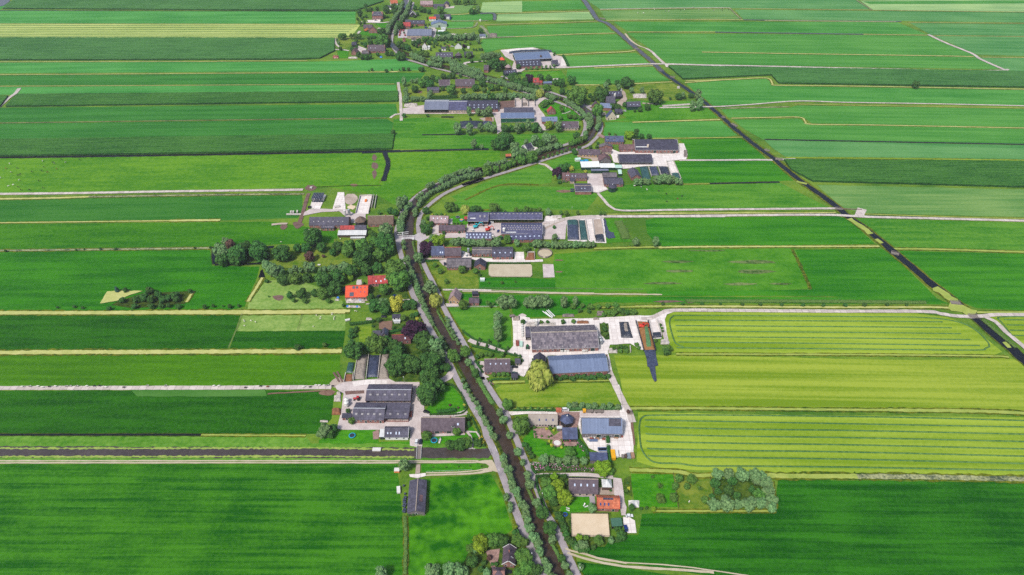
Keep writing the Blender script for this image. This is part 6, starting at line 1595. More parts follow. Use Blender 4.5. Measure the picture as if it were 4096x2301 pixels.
def digger(col, t, x, y, deg, label, arm=1.0, name='excavator'):
 root = thing(name, label, 'excavator', G(t, x, y), math.radians(deg))
 for s in (-1,1):
  bm = bmesh.new()
  prism(bm, [(-2,.0),(2,.0),(2.3,.45),(2,.95),(-2,.95),(-2.3,.45)], s * 1.35 - .3, s * 1.35 + .3)
  obj('track', bm, M['tyre'], root)
 bm = boxm((-2.3,-1.4,1.0,1.2,1.4,2.2))
 bmesh.ops.bevel(bm, geom=bm.edges[:], offset=.15, segments=1, affect='EDGES')
 obj('body', bm, M[col], root)
 cb = obj('cab', boxm((.1,.1,2.21,1.7,1.3,3.6)), M['pane'], root)
 obj('cab_roof', boxm((0,.05,3.61,1.75,1.35,3.75)), M[col], cb)
 def beam(nm, p, q, w):
  bm = bmesh.new()
  bar(bm, p, q, w, 4)
  return obj(nm, bm, M[col], root)
 beam('boom',(1.0,-.4,1.8),(4.2 * arm, -.4,5.0),.42)
 beam('boom',(4.2 * arm, -.4,5.0),(6.6 * arm, -.4,4.3),.36)
 beam('arm',(6.6 * arm, -.4,4.3),(7.3 * arm, -.4,1.6),.28)
 obj('bucket', boxm((6.7 * arm, -1.0,.5,7.8 * arm, .3,1.5)), M['tyre'], root)
 return root
digger('machine_teal','g',780,285,20,'turquoise excavator with raised arm in front of the machine shed')
digger('machine_red','g',905,316,10,'red wheeled excavator in the middle of the gravel yard', .75)
digger('machine_red','d',1610,262,-10,'red excavator working on top of the opened silage clamp', .7)
digger('machine_orange','k',690,402,0,'orange mini digger beside the purple bungalow', .5)
def tractor(col, t, x, y, deg, label):
 root = thing('tractor', label, 'tractor', G(t, x, y), math.radians(deg))
 bm = boxm((.2,-.5,.8,2.6,.5,1.8))
 bmesh.ops.bevel(bm, geom=bm.edges[:], offset=.1, segments=1, affect='EDGES')
 obj('bonnet', bm, M[col], root)
 obj('chassis', boxm((-1.6,-.6,.6,.19,.6,1.5)), M[col], root)
 cb = obj('cab', boxm((-1.3,-.75,1.51,.15,.75,2.8)), M['pane'], root)
 obj('cab_roof', boxm((-1.4,-.85,2.81,.25,.85,3.0)), M[col], cb)
 for sx, r, w in ((-1.0,.95,.5),(1.9,.6,.35)):
  for s in (-1,1):
   bm = bmesh.new()
   bar(bm,(sx, s * .75, r),(sx, s * (.75 + w), r), r, 14)
   obj('wheel', bm, M['tyre'], root)
tractor('car_red','c',432,962,180,'red tractor in the walled bay left of the long slate barn')
tractor('machine_green','d',505,465,90,'green tractor in front of the patchwork barn corner')
tractor('machine_green','j',1092,570,90,'green and yellow tractor behind the black silage bank')
tractor('machine_green','g',1045,402,120,'green tractor beside the olive tree and cow shed')
def flatbed(t, x, y, deg, label, cabcol=None, bed='timber_grey', L=6):
 root = thing('flatbed_truck' if cabcol else 'flatbed_trailer', label, 'truck' if cabcol else 'trailer', G(t, x, y), math.radians(deg))
 obj('load_bed', boxm((-L / 2,-1.1,.9, L / 2,1.1,1.15),(-L / 2,-1.1,1.15, L / 2,-1.0,1.6),(-L / 2,1.0,1.15, L / 2,1.1,1.6)), M[bed], root)
 if cabcol:
  cb = obj('cab', boxm((-L / 2 - 2.2,-1.05,.5,-L / 2 - .1,1.05,2.4)), M[cabcol], root)
  obj('windscreen', boxm((-L / 2 - 2.24,-.9,1.5,-L / 2 - 2.205,.9,2.2)), M['pane'], cb)
 for sx in ((-L / 2 - 1.2,) if cabcol else (-L * .3,)) + (L * .3,):
  for s in (-1,1):
   bm = bmesh.new()
   bar(bm,(sx, s * .8,.45),(sx, s * 1.1,.45),.45,12)
   obj('wheel', bm, M['tyre'], root)
flatbed('d',1105,1082,0,'yellow-cabbed flatbed truck behind the blue steel workshop','machine_yellow','timber_grey',5)
flatbed('d',1195,1084,0,'empty flatbed trailer behind the blue steel workshop')
flatbed('c',945,1110,90,'rusty open trailer at the right end of the barn bay', None, 'copper_wood',5)
flatbed('d',408,425,92,'brown skip trailer in the patchwork barn yard', None, 'copper_wood',6)
flatbed('g',1155,1205,10,'sand trailer at the edge of the white slabs', None, 'timber_grey',4)
def crate(name, label, cat, t, x, y, sx, sy, sz, mat, deg=0, group=None, lidmat=None):
 root = thing(name, label, cat, G(t, x, y), math.radians(deg), group)
 bm = boxm((-sx / 2,-sy / 2,-.1, sx / 2, sy / 2, sz))
 bmesh.ops.bevel(bm, geom=bm.edges[:], offset=min(.06, sz * .1), segments=1, affect='EDGES')
 obj('body', bm, M[mat], root)
 bm = bmesh.new()
 n = max(3, int(sx / .8))
 for i in range(n):
  xx = -sx / 2 + (i + .5) * sx / n
  box(bm, xx - .05,-sy / 2 - .06,.05, xx + .05,-sy / 2 - .031, sz - .1)
 obj('rib', bm, M[lidmat or mat], root)
 obj('lid', boxm((-sx / 2 - .05,-sy / 2 - .05, sz + .002, sx / 2 + .05, sy / 2 + .05, sz + .08)), M[lidmat or mat], root)
 return root
crate('shipping_container','yellow container standing end-on beside the hedge in the builder yard','container','b',1328,300,2.6,6.5,2.4,'machine_yellow')
crate('shipping_container','white container right of the yellow container','container','b',1362,285,2,5,1.6,'fibre')
crate('metal_tank','pale steel water tank in the row of bins','tank','b',1480,305,2.6,4,1.2,'galvanised')
crate('wooden_bin','pink-brown wooden bin at the end of the bin row','bin','b',1515,300,2.4,4,1.2,'pallet')
crate('wooden_bin','dark open bin left of the steel tank','bin','b',1452,305,1.6,2.6,1.2,'timber')
crate('wooden_bin','small grey bin beside the dark open bin','bin','b',1422,308,1.4,2.4,1.1,'timber_grey')
crate('skip_container','pale green skip beside the brown trailer','skip','d',444,435,2.2,5,1.8,'mint_sheet')
for i,(x, y) in enumerate(((452,240),(453,262),(454,285),(455,308),(456,330),(457,352))):
 crate('wrapped_pallet', f'white wrapped pallet, {ORD[i]} from the top of the row beside the barn','pallet','d', x, y, 1.5,1.6,1.4,'fibre',0,'white wrapped pallets left of the patchwork barn')
k = 0
for row in range(2):
 for i in range(8):
  crate('concrete_block', f'pale concrete block, {ORD[i]} from the left in the {"upper" if row == 0 else "lower"} row behind the barn','block','d',640 + i * 18,226 + row * 15,1.3,1.0,.6,'concrete_wall',0,'concrete blocks behind the patchwork barn')
for i,(x, y, m) in enumerate(((835,498,'fibre'),(868,496,'fibre'),(895,494,'fibre'),(1045,500,'fibre'),(1072,497,'concrete_wall'))):
 crate('wrapped_pallet', f'white crate {ORD[i]} from the left along the patchwork barn front','crate','d', x, y, 2.0,1.8,1.6, m)
for i,(x, y) in enumerate(((1000,930),(1015,935),(1002,968),(1030,955))):
 pass
for i,(x, y, w) in enumerate(((1095,1350,.6),(1125,1340,.8),(1150,1335,.7),(1180,1340,.8),(1215,1335,.7),(1240,1345,.6),(1110,1322,.7),(1160,1318,.8),(1200,1310,.7),(1230,1318,.6),(1330,1315,.7),(1360,1330,.8),(1385,1305,.7),(1410,1320,.6))):
 crate('building_material', f'{["grey steel", "rusty", "white", "brown timber"][i % 4]} stack of building material, {ORD[i]} from the left in the yard','building material','d', x, y, 3.4 * w, 1.2,.7, ['galvanised','copper_wood','fibre','pallet'][i % 4], rnd.uniform(-8,8))
for i,(x, y) in enumerate(((1140,1355 + 0),(1232,1470 - 20),(1225,1440))):
 crate('steel_profiles', f'bundle of blue-grey steel profiles, {["beside the workshop", "nearest the flat shed", "behind the flat shed"][i]}','steel bundle','d', x, y, 5.5,2.2,.6,'steel_blue')
crate('wooden_bin','orange box at the edge of the weeping-willow field hedge','box','a',935,445,3.2,2.6,1.6,'machine_orange',0, None, 'fibre')
crate('beehive_box','white machine beside the loose black bales','machine','a',950,632,2.0,4.5,1.2,'fibre',10)
crate('raft_hut','low pale raft hut on the far bank of the broad canal','raft','a',740,246,5.2,2.6,1.2,'timber_grey',0, None, 'fibre')
crate('water_trough','white water trough at the end of the concrete farm track','trough','h',528,684,2.2,1.6,1.0,'fibre')
crate('tool_shed','brick-red bin shed behind the white van','bin shed','d',806,1072,3.6,2.4,2,'tile_terra')
crate('feed_box','orange feed box in the white open pit','box','h',1122,825,1.8,4,1.0,'machine_orange')
crate('greenhouse','small mint greenhouse left of the arena grass','greenhouse','g',850,830,3.8,2.6,1.9,'mint_sheet',0, None, 'white_paint')
crate('garden_shed','white hut at the end of the long garden','hut','k',2008,625,3.4,2.6,2.6,'plaster')
crate('lorry_box','white box lorry with blue and red load by the dark barn','lorry','k',1748,240,5,9,3,'fibre',0, None, 'white_paint')
crate('lorry_box','red container behind the white box lorry','container','k',1775,225,2.4,6,2.6,'car_red')
crate('lorry_box','blue container right of the white box lorry','container','k',1776,248,2.2,5,2.6,'car_blue')
crate('field_trailer','white field trailer on the far meadow path','trailer','k',2160,272,3,3,2.4,'fibre')
crate('feed_trough','concrete manger on the white concrete strip','manger','h',810,892,5,3,1.0,'concrete_wall',20)
crate('feed_trough','white sheep feeder on the pale pasture','feeder','e',1690,1236,3.6,1.6,.9,'fibre',20)
crate('garden_bench','white garden table in the orchard clearing','table','e',1365,604,2.4,1.2,.7,'fibre')
crate('solar_table','black frame in the pink-flower garden','frame','h',512,898,3,2.2,1.4,'tyre')
for i,(x, y) in enumerate(((310,950),(335,950),(378,945))):
 crate('drinking_trough', f'white slab trough, {ORD[i]} from the left by the mud track','trough','h', x, y, 1.4,3.4,1.2,'concrete_wall',10)
crate('concrete_slabs','row of white slabs beside the mud track','slabs','h',340,972,14,1.8,.6,'concrete_wall')
for i,(x, y, d) in enumerate(((690,140,130),(722,135,120),(738,130,122),(712,148,125))):
 root = thing('white_pipe', f'white plastic pipe, {ORD[i]} from the left on the grass','pipe', G('d', x, y), math.radians(d),'white pipes on the grass')
 for q in range(2):
  bm = bmesh.new()
  bar(bm,(-4.5 + q * 4.55,0,.35),(q * 4.5,0,.35),.38,8)
  obj('pipe_length', bm, M['pipe_white'], root)
for i,(t, x, y, sx, sy, h, m, l) in enumerate([('d',900,150,60,14,.8,'rubble_dark','stack of old timber and tiles behind the concrete strip'),('d',400,178,34,22,1.6,'sand_cover','pale sand cone in the corner of the concrete yard'),('d',1330,490,44,24,1.0,'rubble','pale rubble mound beside the weed patch'),('d',1170,182,30,12,.9,'sand_cover','small sand heap on the long concrete strip'),
  ('d',1210,130,36,22,1.4,'rubble_dark','brown brush heap behind the concrete strip'),('d',1500,1085,22,20,1.4,'rubble_dark','brown heap at the corner of the mown fields'),('d',540,235,50,22,.8,'rubble','rubble strip left of the white silo'),('d',1040,215,60,14,1.0,'manure','brown brushwood behind the patchwork barn'),('d',1830,405,40,24,.9,'rubble','rubble apron at the end of the opened clamp'),
  ('j',410,402,80,22,1.0,'rubble','field of white building rubble beside the long barn'),('l',1780,595,62,20,.9,'rubble','white rubble spread behind the tall lone tree'),('l',2140,515,14,10,.8,'rubble','small white rubble pile by the waterway'),('i',2125,470,22,40,1.0,'rubble_dark','scrap strip at the end of the great black barn'),('i',1900,460,100,12,.9,'rubble_dark','scrap along the front of the great black barn'),('g',1620,175,50,14,.9,'rubble','white stones along the cattle shed end'),
  ('e',1780,1010,110,26,.9,'rubble','clutter of building waste in front of the orange house'),('e',1760,1078,80,12,.7,'rubble','low row of waste and blue sheets by the duckweed ditch'),('e',1570,1000,24,10,.6,'rubble','small pile of white boards left of the orange house'),('c',240,950,34,30,.9,'rubble','broken white stones left of the tanks'),('c',110,1170,40,10,.6,'rubble','white stones above the canal willows'),('b',1530,755,50,30,1.0,'fibre','white sheeted heap in the small walled pit'),('k',520,745,60,10,.8,'rubble','pale junk beside the duck lawn'),
  ('k',300,735,40,16,1.2,'copper_wood','reddish scrap at the maize corner'),('k',2330,455,50,22,1.6,'rubble_dark','dark brush heap by the far duckweed ditch'),('c',430,770,0,0,0,'rubble',''),('l',1000,440,40,8,1.0,'rubble','white clutter behind dark garden trees'),('k',1800,450,70,10,1.5,'rubble','white clutter between hedge and willows'),('k',2000,450,70,10,1.5,'rubble','pale glasshouse scrap at the hedge end'),('c',545,185,30,12,.8,'rubble','white sand pile at the sheep field corner'),('k',1560,370,30,8,1.6,'rubble','pale goods on pallets behind the workshop')]):
 if sx:
  heap('rubble_heap', l, 'heap', t, [(x - sx, y + sy),(x + sx, y + sy),(x + sx * .9, y - sy),(x - sx * .9, y - sy)], h, m, sub=16, rough=1.1)
for t, x, y, d, l in (('e',1580,975,0,'crumpled blue sheet left of the orange house'),('e',1835,1010,1,'bright blue sheet in the waste heap'),('e',1800,1080,2,'blue barrel sheet by the duckweed ditch'),('e',1690,1076,2,'dark blue sheet at the end of the waste row'),('k',883,735,0,'blue pool cover in the bend garden'),('g',1370,1240,0,'none')):
 if l != 'none':
  heap('blue_sheet', l, 'sheet', t, [(x - 16, y + 9),(x + 16, y + 8),(x + 14, y - 9),(x - 15, y - 8)], .9,'sheet_blue', sub=8)
# ---------------------------------------------------------------- garden things
def trampoline(t, x, y, r, ring, label, name='trampoline', matm='plastic_black', h=.8):
 root = thing(name, label, name.replace('_',' '), G(t, x, y))
 bm = bmesh.new()
 cyl(bm,(0,0), r * .78, r * .78, h - .04, h, 28)
 obj('mat' if name == 'trampoline' else 'water_surface', bm, M[matm], root)
 bm = bmesh.new()
 n = 28
 for i in range(n):
  a, b = i * 6.2832 / n,(i + 1) * 6.2832 / n
  q = [bm.verts.new((k * math.cos(v), k * math.sin(v), h + .05)) for k, v in ((r * .78, a),(r, a),(r, b),(r * .78, b))]
  bm.faces.new(q)
  q = [bm.verts.new((r * math.cos(v), r * math.sin(v), z)) for v, z in ((a, h - .25),(b, h - .25),(b, h + .05),(a, h + .05))]
  bm.faces.new(q)
 obj('padded_rim' if name == 'trampoline' else 'pool_wall', bm, M[ring], root)
 if name == 'trampoline':
  for i in range(6):
   a = i * 1.047
   bm = bmesh.new()
   bar(bm,(r * .95 * math.cos(a), r * .95 * math.sin(a),-.05),(r * .95 * math.cos(a), r * .95 * math.sin(a), h - .1),.05)
   obj('leg', bm, M['galvanised'], root)
 else:
  bm = bmesh.new()
  cyl(bm,(0,0), r, r, -.05, h - .251,24, False)
  obj('pool_skirt', bm, M[ring], root)
trampoline('a',503,108,2.15,'tramp_cyan','round trampoline with pale cyan rim left of the white plastered house')
trampoline('a',1292,156,2.15,'tramp_cyan','round trampoline with cyan rim below the long thatched farmhouse')
trampoline('g',594,182,2.0,'car_grey','round dark trampoline in the farmhouse lawn')
trampoline('b',868,868,1.35,'pool_blue','small trampoline with bright blue rim beside the sand arena')
trampoline('g',634,210,1.8,'sheet_blue','round blue paddling pool with yellow inside','paddling_pool','machine_yellow', .7)
trampoline('i',938,560,2.2,'pool_blue','left blue pool behind the bright white shed','paddling_pool','tramp_cyan', .8)
trampoline('i',985,556,2.6,'pool_blue','right blue pool behind the bright white shed','paddling_pool','tramp_cyan', .8)
pp = thing('round_patio','round sunken patio with white floor and brick rim','patio', G('b',790,175))
bm = bmesh.new()
cyl(bm,(0,0),2.3,2.3,-.3,.1,28)
obj('patio_floor', bm, M['fibre'], pp)
bm = bmesh.new()
for i in range(28):
 a, b = i * .2244,(i + 1) * .2244
 for k0, k1, z in ((2.31,3.1,.55),):
  bm.faces.new([bm.verts.new((k * math.cos(v), k * math.sin(v), z)) for k, v in ((k0, a),(k1, a),(k1, b),(k0, b))])
  bm.faces.new([bm.verts.new((k1 * math.cos(v), k1 * math.sin(v), q)) for v, q in ((a, -.2),(b, -.2),(b, z),(a, z))])
  bm.faces.new([bm.verts.new((k0 * math.cos(v), k0 * math.sin(v), q)) for v, q in ((b, -.2),(a, -.2),(a, z),(b, z))])
obj('patio_rim', bm, M['paving'], pp)
def lounger(t, x, y, deg, label):
 root = thing('sun_lounger', label, 'sun lounger', G(t, x, y), math.radians(deg))
 obj('seat', boxm((-.9,-.35,.3,.6,.35,.4)), M['fibre'], root)
 bm = bmesh.new()
 prism(bm, [(.6,.32),(1.2,.8),(1.2,.9),(.6,.42)], -.35,.35)
 obj('backrest', bm, M['fibre'], root)
 for sx in (-.8,.5):
  for sy in (-.3,.3):
   obj('leg', boxm((sx - .04, sy - .04,-.05, sx + .04, sy + .04,.3)), M['timber'], root)
lounger('b',897,806,160,'upper white lounger of the pair on the lawn')
lounger('b',897,826,160,'lower white lounger of the pair on the lawn')
lounger('b',1050,775,60,'white lounger facing the orange-tiled house')
lounger('b',1068,790,20,'white lounger nearest the grey-green bush')
def boat(t, x, y, deg, label, L=4.2, mat='fibre'):
 root = thing('rowing_boat', label, 'boat', G(t, x, y), math.radians(deg))
 bm = bmesh.new()
 n = 9
 rows = []
 for i in range(n):
  u = i / (n - 1)
  w = .75 * (1 - abs(2 * u - .75) ** 2.6 * .5) * (1 if u < .6 else max(.04,1 - ((u - .6) / .4) ** 1.6))
  xx = (u - .5) * L
  rows.append([bm.verts.new(v) for v in ((xx, -w, .45),(xx, -w * .6,-.1),(xx, w * .6,-.1),(xx, w, .45))])
 for a, b in zip(rows, rows[1:]):
  for k in range(3):
   bm.faces.new((a[k], b[k], b[k + 1], a[k + 1]))
 bm.faces.new(rows[0])
 bmesh.ops.recalc_face_normals(bm, faces=bm.faces[:])
 obj('hull', bm, M[mat], root)
 for u in (-.15,.2):
  obj('bench', boxm((u * L - .15,-.62,.25, u * L + .15,.62,.31)), M['timber_grey'], root)
boat('a',1655,234,5,'small white rowing boat at the end of the broad canal')
boat('l',1318,772,-50,'white boat moored in the canal bend',6)
boat('i',1042,28,-50,'none') if False else None
boat('a',1347,148,82,'white and blue canoe lying on the lawn by the trampoline',5)
# ---------------------------------------------------------------- bridges, fences, poles
def footbridge(t, a, b, w, label, rail='white_paint', deck='timber_grey', z=.15):
 p, q = G(t, *a), G(t, *b)
 d = q - p
 root = thing('footbridge', label, 'bridge', p, math.atan2(d.y, d.x))
 L = d.length
 obj('deck', boxm((0,-w / 2, z - .3, L, w / 2, z)), M[deck], root)
 for s in (-1,1):
  bm = bmesh.new()
  bar(bm,(0, s * w / 2, z + 1),(L, s * w / 2, z + 1),.1)
  bar(bm,(0, s * w / 2, z + .5),(L, s * w / 2, z + .5),.08)
  for k in range(int(L / 2) + 1):
   bar(bm,(k * L / max(1, int(L / 2)), s * w / 2, z - .2),(k * L / max(1, int(L / 2)), s * w / 2, z + 1),.09)
  obj('railing', bm, M[rail], root)
footbridge('a',(1143,328),(1150,205),2.8,'narrow footbridge with white railings over the broad canal')
for t, a, b, w, l in (('q',(1275,232),(1325,236),3,'plank bridge where the paved path meets the black waterway'),('q',(1660,535),(1715,548),4,'concrete farm bridge over the black waterway by three ditches'),('q',(2070,878),(2140,885),4,'pale field bridge between the duckweed pools'),('l',(1730,152),(1772,156),3,'small bridge at the end of the silver waterway stretch'),('l',(2065,416),(2105,422),3,'small dark bridge in the reedy waterway bend'),('l',(2545,790),(2576,800),3,'small grey bridge below the twin tall trees'),('m',(800,752),(830,770),3,'little timber bridge on the waterway above the black barn field'),('m',(0,110),(30,118),3,'far bridge beside the cow pasture'),('q',(2195,972),(2260,976),4,'track bridge at the fork beside the duckweed pool'),('m',(1000,910),(1030,918),3,'narrow bridge just above the concrete track end'),('m',(1065,966),(1110,970),4,'concrete track bridge at the head of the long straight waterway')):
 footbridge(t, a, b, w, l, 'timber_grey')
db = thing('drawbridge','white wooden drawbridge carrying the lane over the canal','drawbridge', G('e',2312,292))
d = G('e',2455,290) - G('e',2312,292)
db.rotation_euler.z = math.atan2(d.y, d.x)
L = d.length
obj('deck', boxm((0,-2,-.1, L, 2,.25)), M['asphalt_light'], db)
for s in (-1,1):
 bm = bmesh.new()
 bar(bm,(0, s * 2.1,1.2),(L, s * 2.1,1.2),.14)
 bar(bm,(0, s * 2.1,.7),(L, s * 2.1,.7),.12)
 for k in range(6):
  bar(bm,(k * L / 5, s * 2.1,0),(k * L / 5, s * 2.1,1.2),.12)
 obj('railing', bm, M['white_paint'], db)
 bm = bmesh.new()
 bar(bm,(1, s * 1.9,0),(1, s * 1.9,5),.22)
 obj('gate_post', bm, M['white_paint'], db)
 bm = bmesh.new()
 bar(bm,(-3.5, s * 1.5,4.6),(6.5, s * 1.5,5.6),.2)
 obj('balance_beam', bm, M['white_paint'], db)
 bm = bmesh.new()
 bar(bm,(6.4, s * 1.5,5.6),(6.6, s * 1.9,.3),.06)
 obj('chain', bm, M['dark_trim'], db)
bm = bmesh.new()
bar(bm,(1,-2.1,5),(1,2.1,5),.22)
obj('cross_beam', bm, M['white_paint'], db)
for s in (-1,1):
 obj('abutment', boxm((L * .5 + s * L * .42 - 1,-3.2,-.4, L * .5 + s * L * .42 + 1,-2.2,1.1)), M['white_paint'], db)
def fence(label, t, pts, mat='timber_grey', h=1.2, gap=3, rails=2, r=.07):
 P = [G(t, *q) for q in pts]
 o0 = P[0].copy()
 root = thing('fence', label, 'fence', o0)
 bmr, bmp = bmesh.new(), bmesh.new()
 bar(bmp,(0,0,-.3),(0,0, h), r, 4)
 pm = bpy.data.meshes.new('post')
 bmp.to_mesh(pm)
 bmp.free()
 pm.materials.append(M[mat])
 for a, b in zip(P, P[1:]):
  a, b = a - o0, b - o0
  for k in range(rails):
   z = h * (k + 1) / rails - .05
   bar(bmr, a + Vector((0,0, z)), b + Vector((0,0, z)), r * .8,4)
  n = max(1, int((b - a).length / gap))
  for k in range(n + 1):
   p = a.lerp(b, k / n)
   po = bpy.data.objects.new('post', pm)
   C.objects.link(po)
   po.parent = root
   po.location = p
 obj('rail', bmr, M[mat], root)
fence('dark wooden fence round the big sand arena','b',[(922,853),(1280,856),(1298,1078),(930,1072),(922,853)], 'timber',1.3)
fence('low rail fence round the oval grass-edged arena','g',[(915,775),(940,797),(1345,799),(1364,775)], 'timber_grey')
fence('white picket fence in front of the pointed grey house','g',[(480,1103),(720,1105),(1000,1103)], 'white_paint',1.1,1.2,2)
fence('wire fence across the pale sheep pasture','p',[(1782,14),(1740,134),(1680,262)], 'timber_grey',1.1)
fence('short fence between the two sheep plots','p',[(2225,14),(2190,132)], 'timber',1.1)
fence('post fence between the orchard plots','r',[(310,475),(345,700)], 'timber',1.1)
fence('dark fence at the left of the ring of willows','r',[(548,500),(578,640)], 'timber',1.3)
fence('long green rail beside the sand track','a',[(1215,456),(1655,438)], 'mint_sheet', .9,4,1)
fence('white guard rail where the broad canal ends','a',[(1812,215),(1838,268),(1846,292)], 'white_paint',1.0,1.5)
fence('white bridge rail on the canal side of the lane','b',[(192,212),(216,265)], 'white_paint',1.0,1.5)
fence('white sports goal posts on the lawn by the bend','j',[(2128,436),(2182,446)], 'white_paint',4.5,20,1,.12)
fence('dark wooden fence along the horse meadow yard','i',[(1130,915),(1235,885)], 'timber_grey')
fence('long wire fence above the two-wheel track','g',[(820,915),(1600,915),(2500,925)], 'timber_grey',1.0,5)
pole_m = None
for t, x, y, l in (('b',545,1290,'left lane beside the bottom edge house'),('b',645,715,'right lane left of the four-skylight farmhouse'),('b',1005,1430,'right lane below the two-rut track'),('b',232,490,'left lane where the sand track joins'),('c',1565,1135,'left lane right of the long thatched farmhouse'),('c',885,800,'farmyard behind the long slate barn'),('g',1770,130,'meadow hedge behind the silage pits'),('j',1505,600,'front of the green-glazed shed'),('g',1387,560,'corner of the manure bay'),('l',568,330,'gravel yard beside the pale hexagonal barn')):
 p = G(t, x, y)
 if pole_m is None:
  root = thing('street_lamp', None, 'street lamp', p)
  bm = bmesh.new()
  bar(bm,(0,0,-.3),(0,0,6),.09)
  obj('pole', bm, M['galvanised'], root)
  obj('lamp_head', boxm((-.15,-.6,5.95,.15,.25,6.2)), M['white_paint'], root)
  pole_m = root
 else:
  root = copy_tree(pole_m)
  root.location = p
 root['label'] = f'grey street lamp at the {l}'
 root['group'] = 'street lamps along the lanes'
# ---------------------------------------------------------------- animals
def skin_animal(name, joints, edges, mats, mat_fn=None):
 me = bpy.data.meshes.new(name)
 me.from_pydata([j[0] for j in joints], edges, [])
 o = bpy.data.objects.new(name, me)
 C.objects.link(o)
 o.modifiers.new('s','SKIN')
 for i, j in enumerate(joints):
  me.skin_vertices[0].data[i].radius = (j[1], j[1])
 me.skin_vertices[0].data[0].use_root = True
 sb = o.modifiers.new('d','SUBSURF')
 sb.levels = 1
 dg = bpy.context.evaluated_depsgraph_get()
 out = bpy.data.meshes.new_from_object(o.evaluated_get(dg))
 bpy.data.objects.remove(o)
 return out
def quad_joints(L, H, r, headlow):
 b = H * .72
 J = [((-.30 * L, 0, b), r * .95),((0,0, b), r * 1.08),((.28 * L, 0, b), r),((.42 * L, 0, b + .10 * H), r * .55),((.55 * L, 0, b + headlow), r * .42),((.70 * L, 0, b + headlow - .10 * H), r * .26)]
 E = [(0,1),(1,2),(2,3),(3,4),(4,5)]
 for sx, base, back in ((-.30,0,1),(.28,2,0)):
  for s in (-1,1):
   i = len(J)
   J += [((sx * L, s * r * .55, b - r * .55), r * .42),((sx * L + (.04 if back else .0) * L, s * r * .6, H * .34), r * .2),((sx * L - (.05 if back else 0) * L, s * r * .6, H * .2), r * .16),((sx * L, s * r * .6,0), r * .17)]
   E += [(base, i),(i, i + 1),(i + 1, i + 2),(i + 2, i + 3)]
 i = len(J)
 J += [((-.40 * L, 0, b + r * .3), r * .15),((-.42 * L, 0, b - H * .3), r * .1)]
 E += [(0, i),(i, i + 1)]
 return J, E
COW = {}
for m in ('cow_white','cow_black','cow_brown','cow_pied'):
 if not COW:
  J, E = quad_joints(2.0,1.45,.40,.05)
  base = skin_animal('cow', J, E, m)
 me = base.copy()
 me.materials.clear()
 me.materials.append(M[m])
 COW[m] = me
J, E = quad_joints(1.0,.8,.27,.06)
SHEEP = skin_animal('sheep', J, E, 'sheep_wool')
SHEEP.materials.append(M['sheep_wool'])
J, E = quad_joints(2.0,1.6,.34,.35)
HORSE = skin_animal('horse', J, E, 'cow_brown')
HORSE.materials.append(M['cow_brown'])
HORSEB = HORSE.copy()
HORSEB.materials.clear()
HORSEB.materials.append(M['cow_black'])
HORSEW = HORSE.copy()
HORSEW.materials.clear()
HORSEW.materials.append(M['cow_pied'])
def animal(name, me, t, x, y, label, cat, group, deg=None, s=1.0):
 o = bpy.data.objects.new(name, me)
 C.objects.link(o)
 o.location = G(t, x, y)
 o.rotation_euler.z = rnd.uniform(0,6.28) if deg is None else math.radians(deg)
 o.scale = (s,) * 3
 tag(o, label, cat, group)
cm = list(COW)
cw = {'cow_white': 'white','cow_black': 'black','cow_brown': 'brown','cow_pied': 'black and white'}
for i, x in enumerate((165,222,280,315,365,410,492,520,570,640,695,735,780,912,1088,1220,1575,1612,1808,1918,1970,2235,2282,2325,2350,2385,2412,2448)):
 m = cm[[0,3,0,0,1,0,3,3,3,0,1,1,0,1,3,3,0,0,1,1,2,0,1,0,0,0,3,1][i]]
 y = [548,545,545,552,548,545,544,543,543,544,543,542,551,553,541,541,542,542,555,545,548,549,551,538,538,539,539,543][i]
 animal('cow', COW[m], 'p', x, y + 3, f'{cw[m]} cow walking on the concrete farm track','cow','cows walking along the concrete track', rnd.choice([0,5,-5,8]))
for i,(x, y, c) in enumerate(((72,105,0),(315,85,0),(390,95,1),(400,103,3),(452,72,1),(485,95,3),(587,75,1),(45,140,2),(127,137,1),(322,128,1),(418,142,2),(83,168,3),(235,163,1),(308,158,1),(352,167,2),(133,190,1),(150,183,1),(143,225,0),(287,230,1),(63,270,0),(98,260,0),(133,275,1),(155,298,1),(220,297,1),(317,282,1),(2,210,0))):
 animal('cow', COW[cm[c]], 'o', x, y, f'{cw[cm[c]]} cow grazing on the pasture at the left edge','cow','cows grazing at the left edge')
for x, y, c in ((230,82,0),(264,82,0),(330,62,0),(397,70,3),(417,71,0),(490,65,1),(513,62,0),(567,48,3),(600,62,0),(690,66,3),(743,52,3),(743,65,1),(780,62,1)):
 animal('cow', COW[cm[c]], 'm', x, y, f'{cw[cm[c]]} cow on the pale pasture far beyond the waterway','cow','cows on the far pale pasture', None, 1.1)
for x, y, me, l in ((1540,846, COW['cow_white'], 'white cow nearest the willow hedge of the silage pits'),(1617,862, COW['cow_pied'], 'pied cow second from the willow hedge'),(1682,890, COW['cow_white'], 'white cow third from the willow hedge'),(1817,906, HORSEB, 'black horse lying low in the middle of the meadow'),(1904,938, HORSEB, 'black horse standing left of the rightmost pair'),(2081,965, HORSEB, 'dark horse farthest to the right in the meadow'),(2031,994, HORSE, 'brown horse beside the farthest dark horse'),(1908,1027, HORSEB, 'dark horse nearest the paved path')):
 animal('cow' if 'cow' in l else 'horse', me, 'i', x, y, l, 'cow' if 'cow' in l else 'horse', None)
for x, y, t in ((503,1240,'e'),(512,1252,'e'),(585,1244,'e'),(637,1260,'e'),(507,1302,'e')):
 animal('sheep', SHEEP, t, x, y, 'white sheep on the palest left part of the sheep pasture','sheep','sheep on the left plot', None, 1.25)
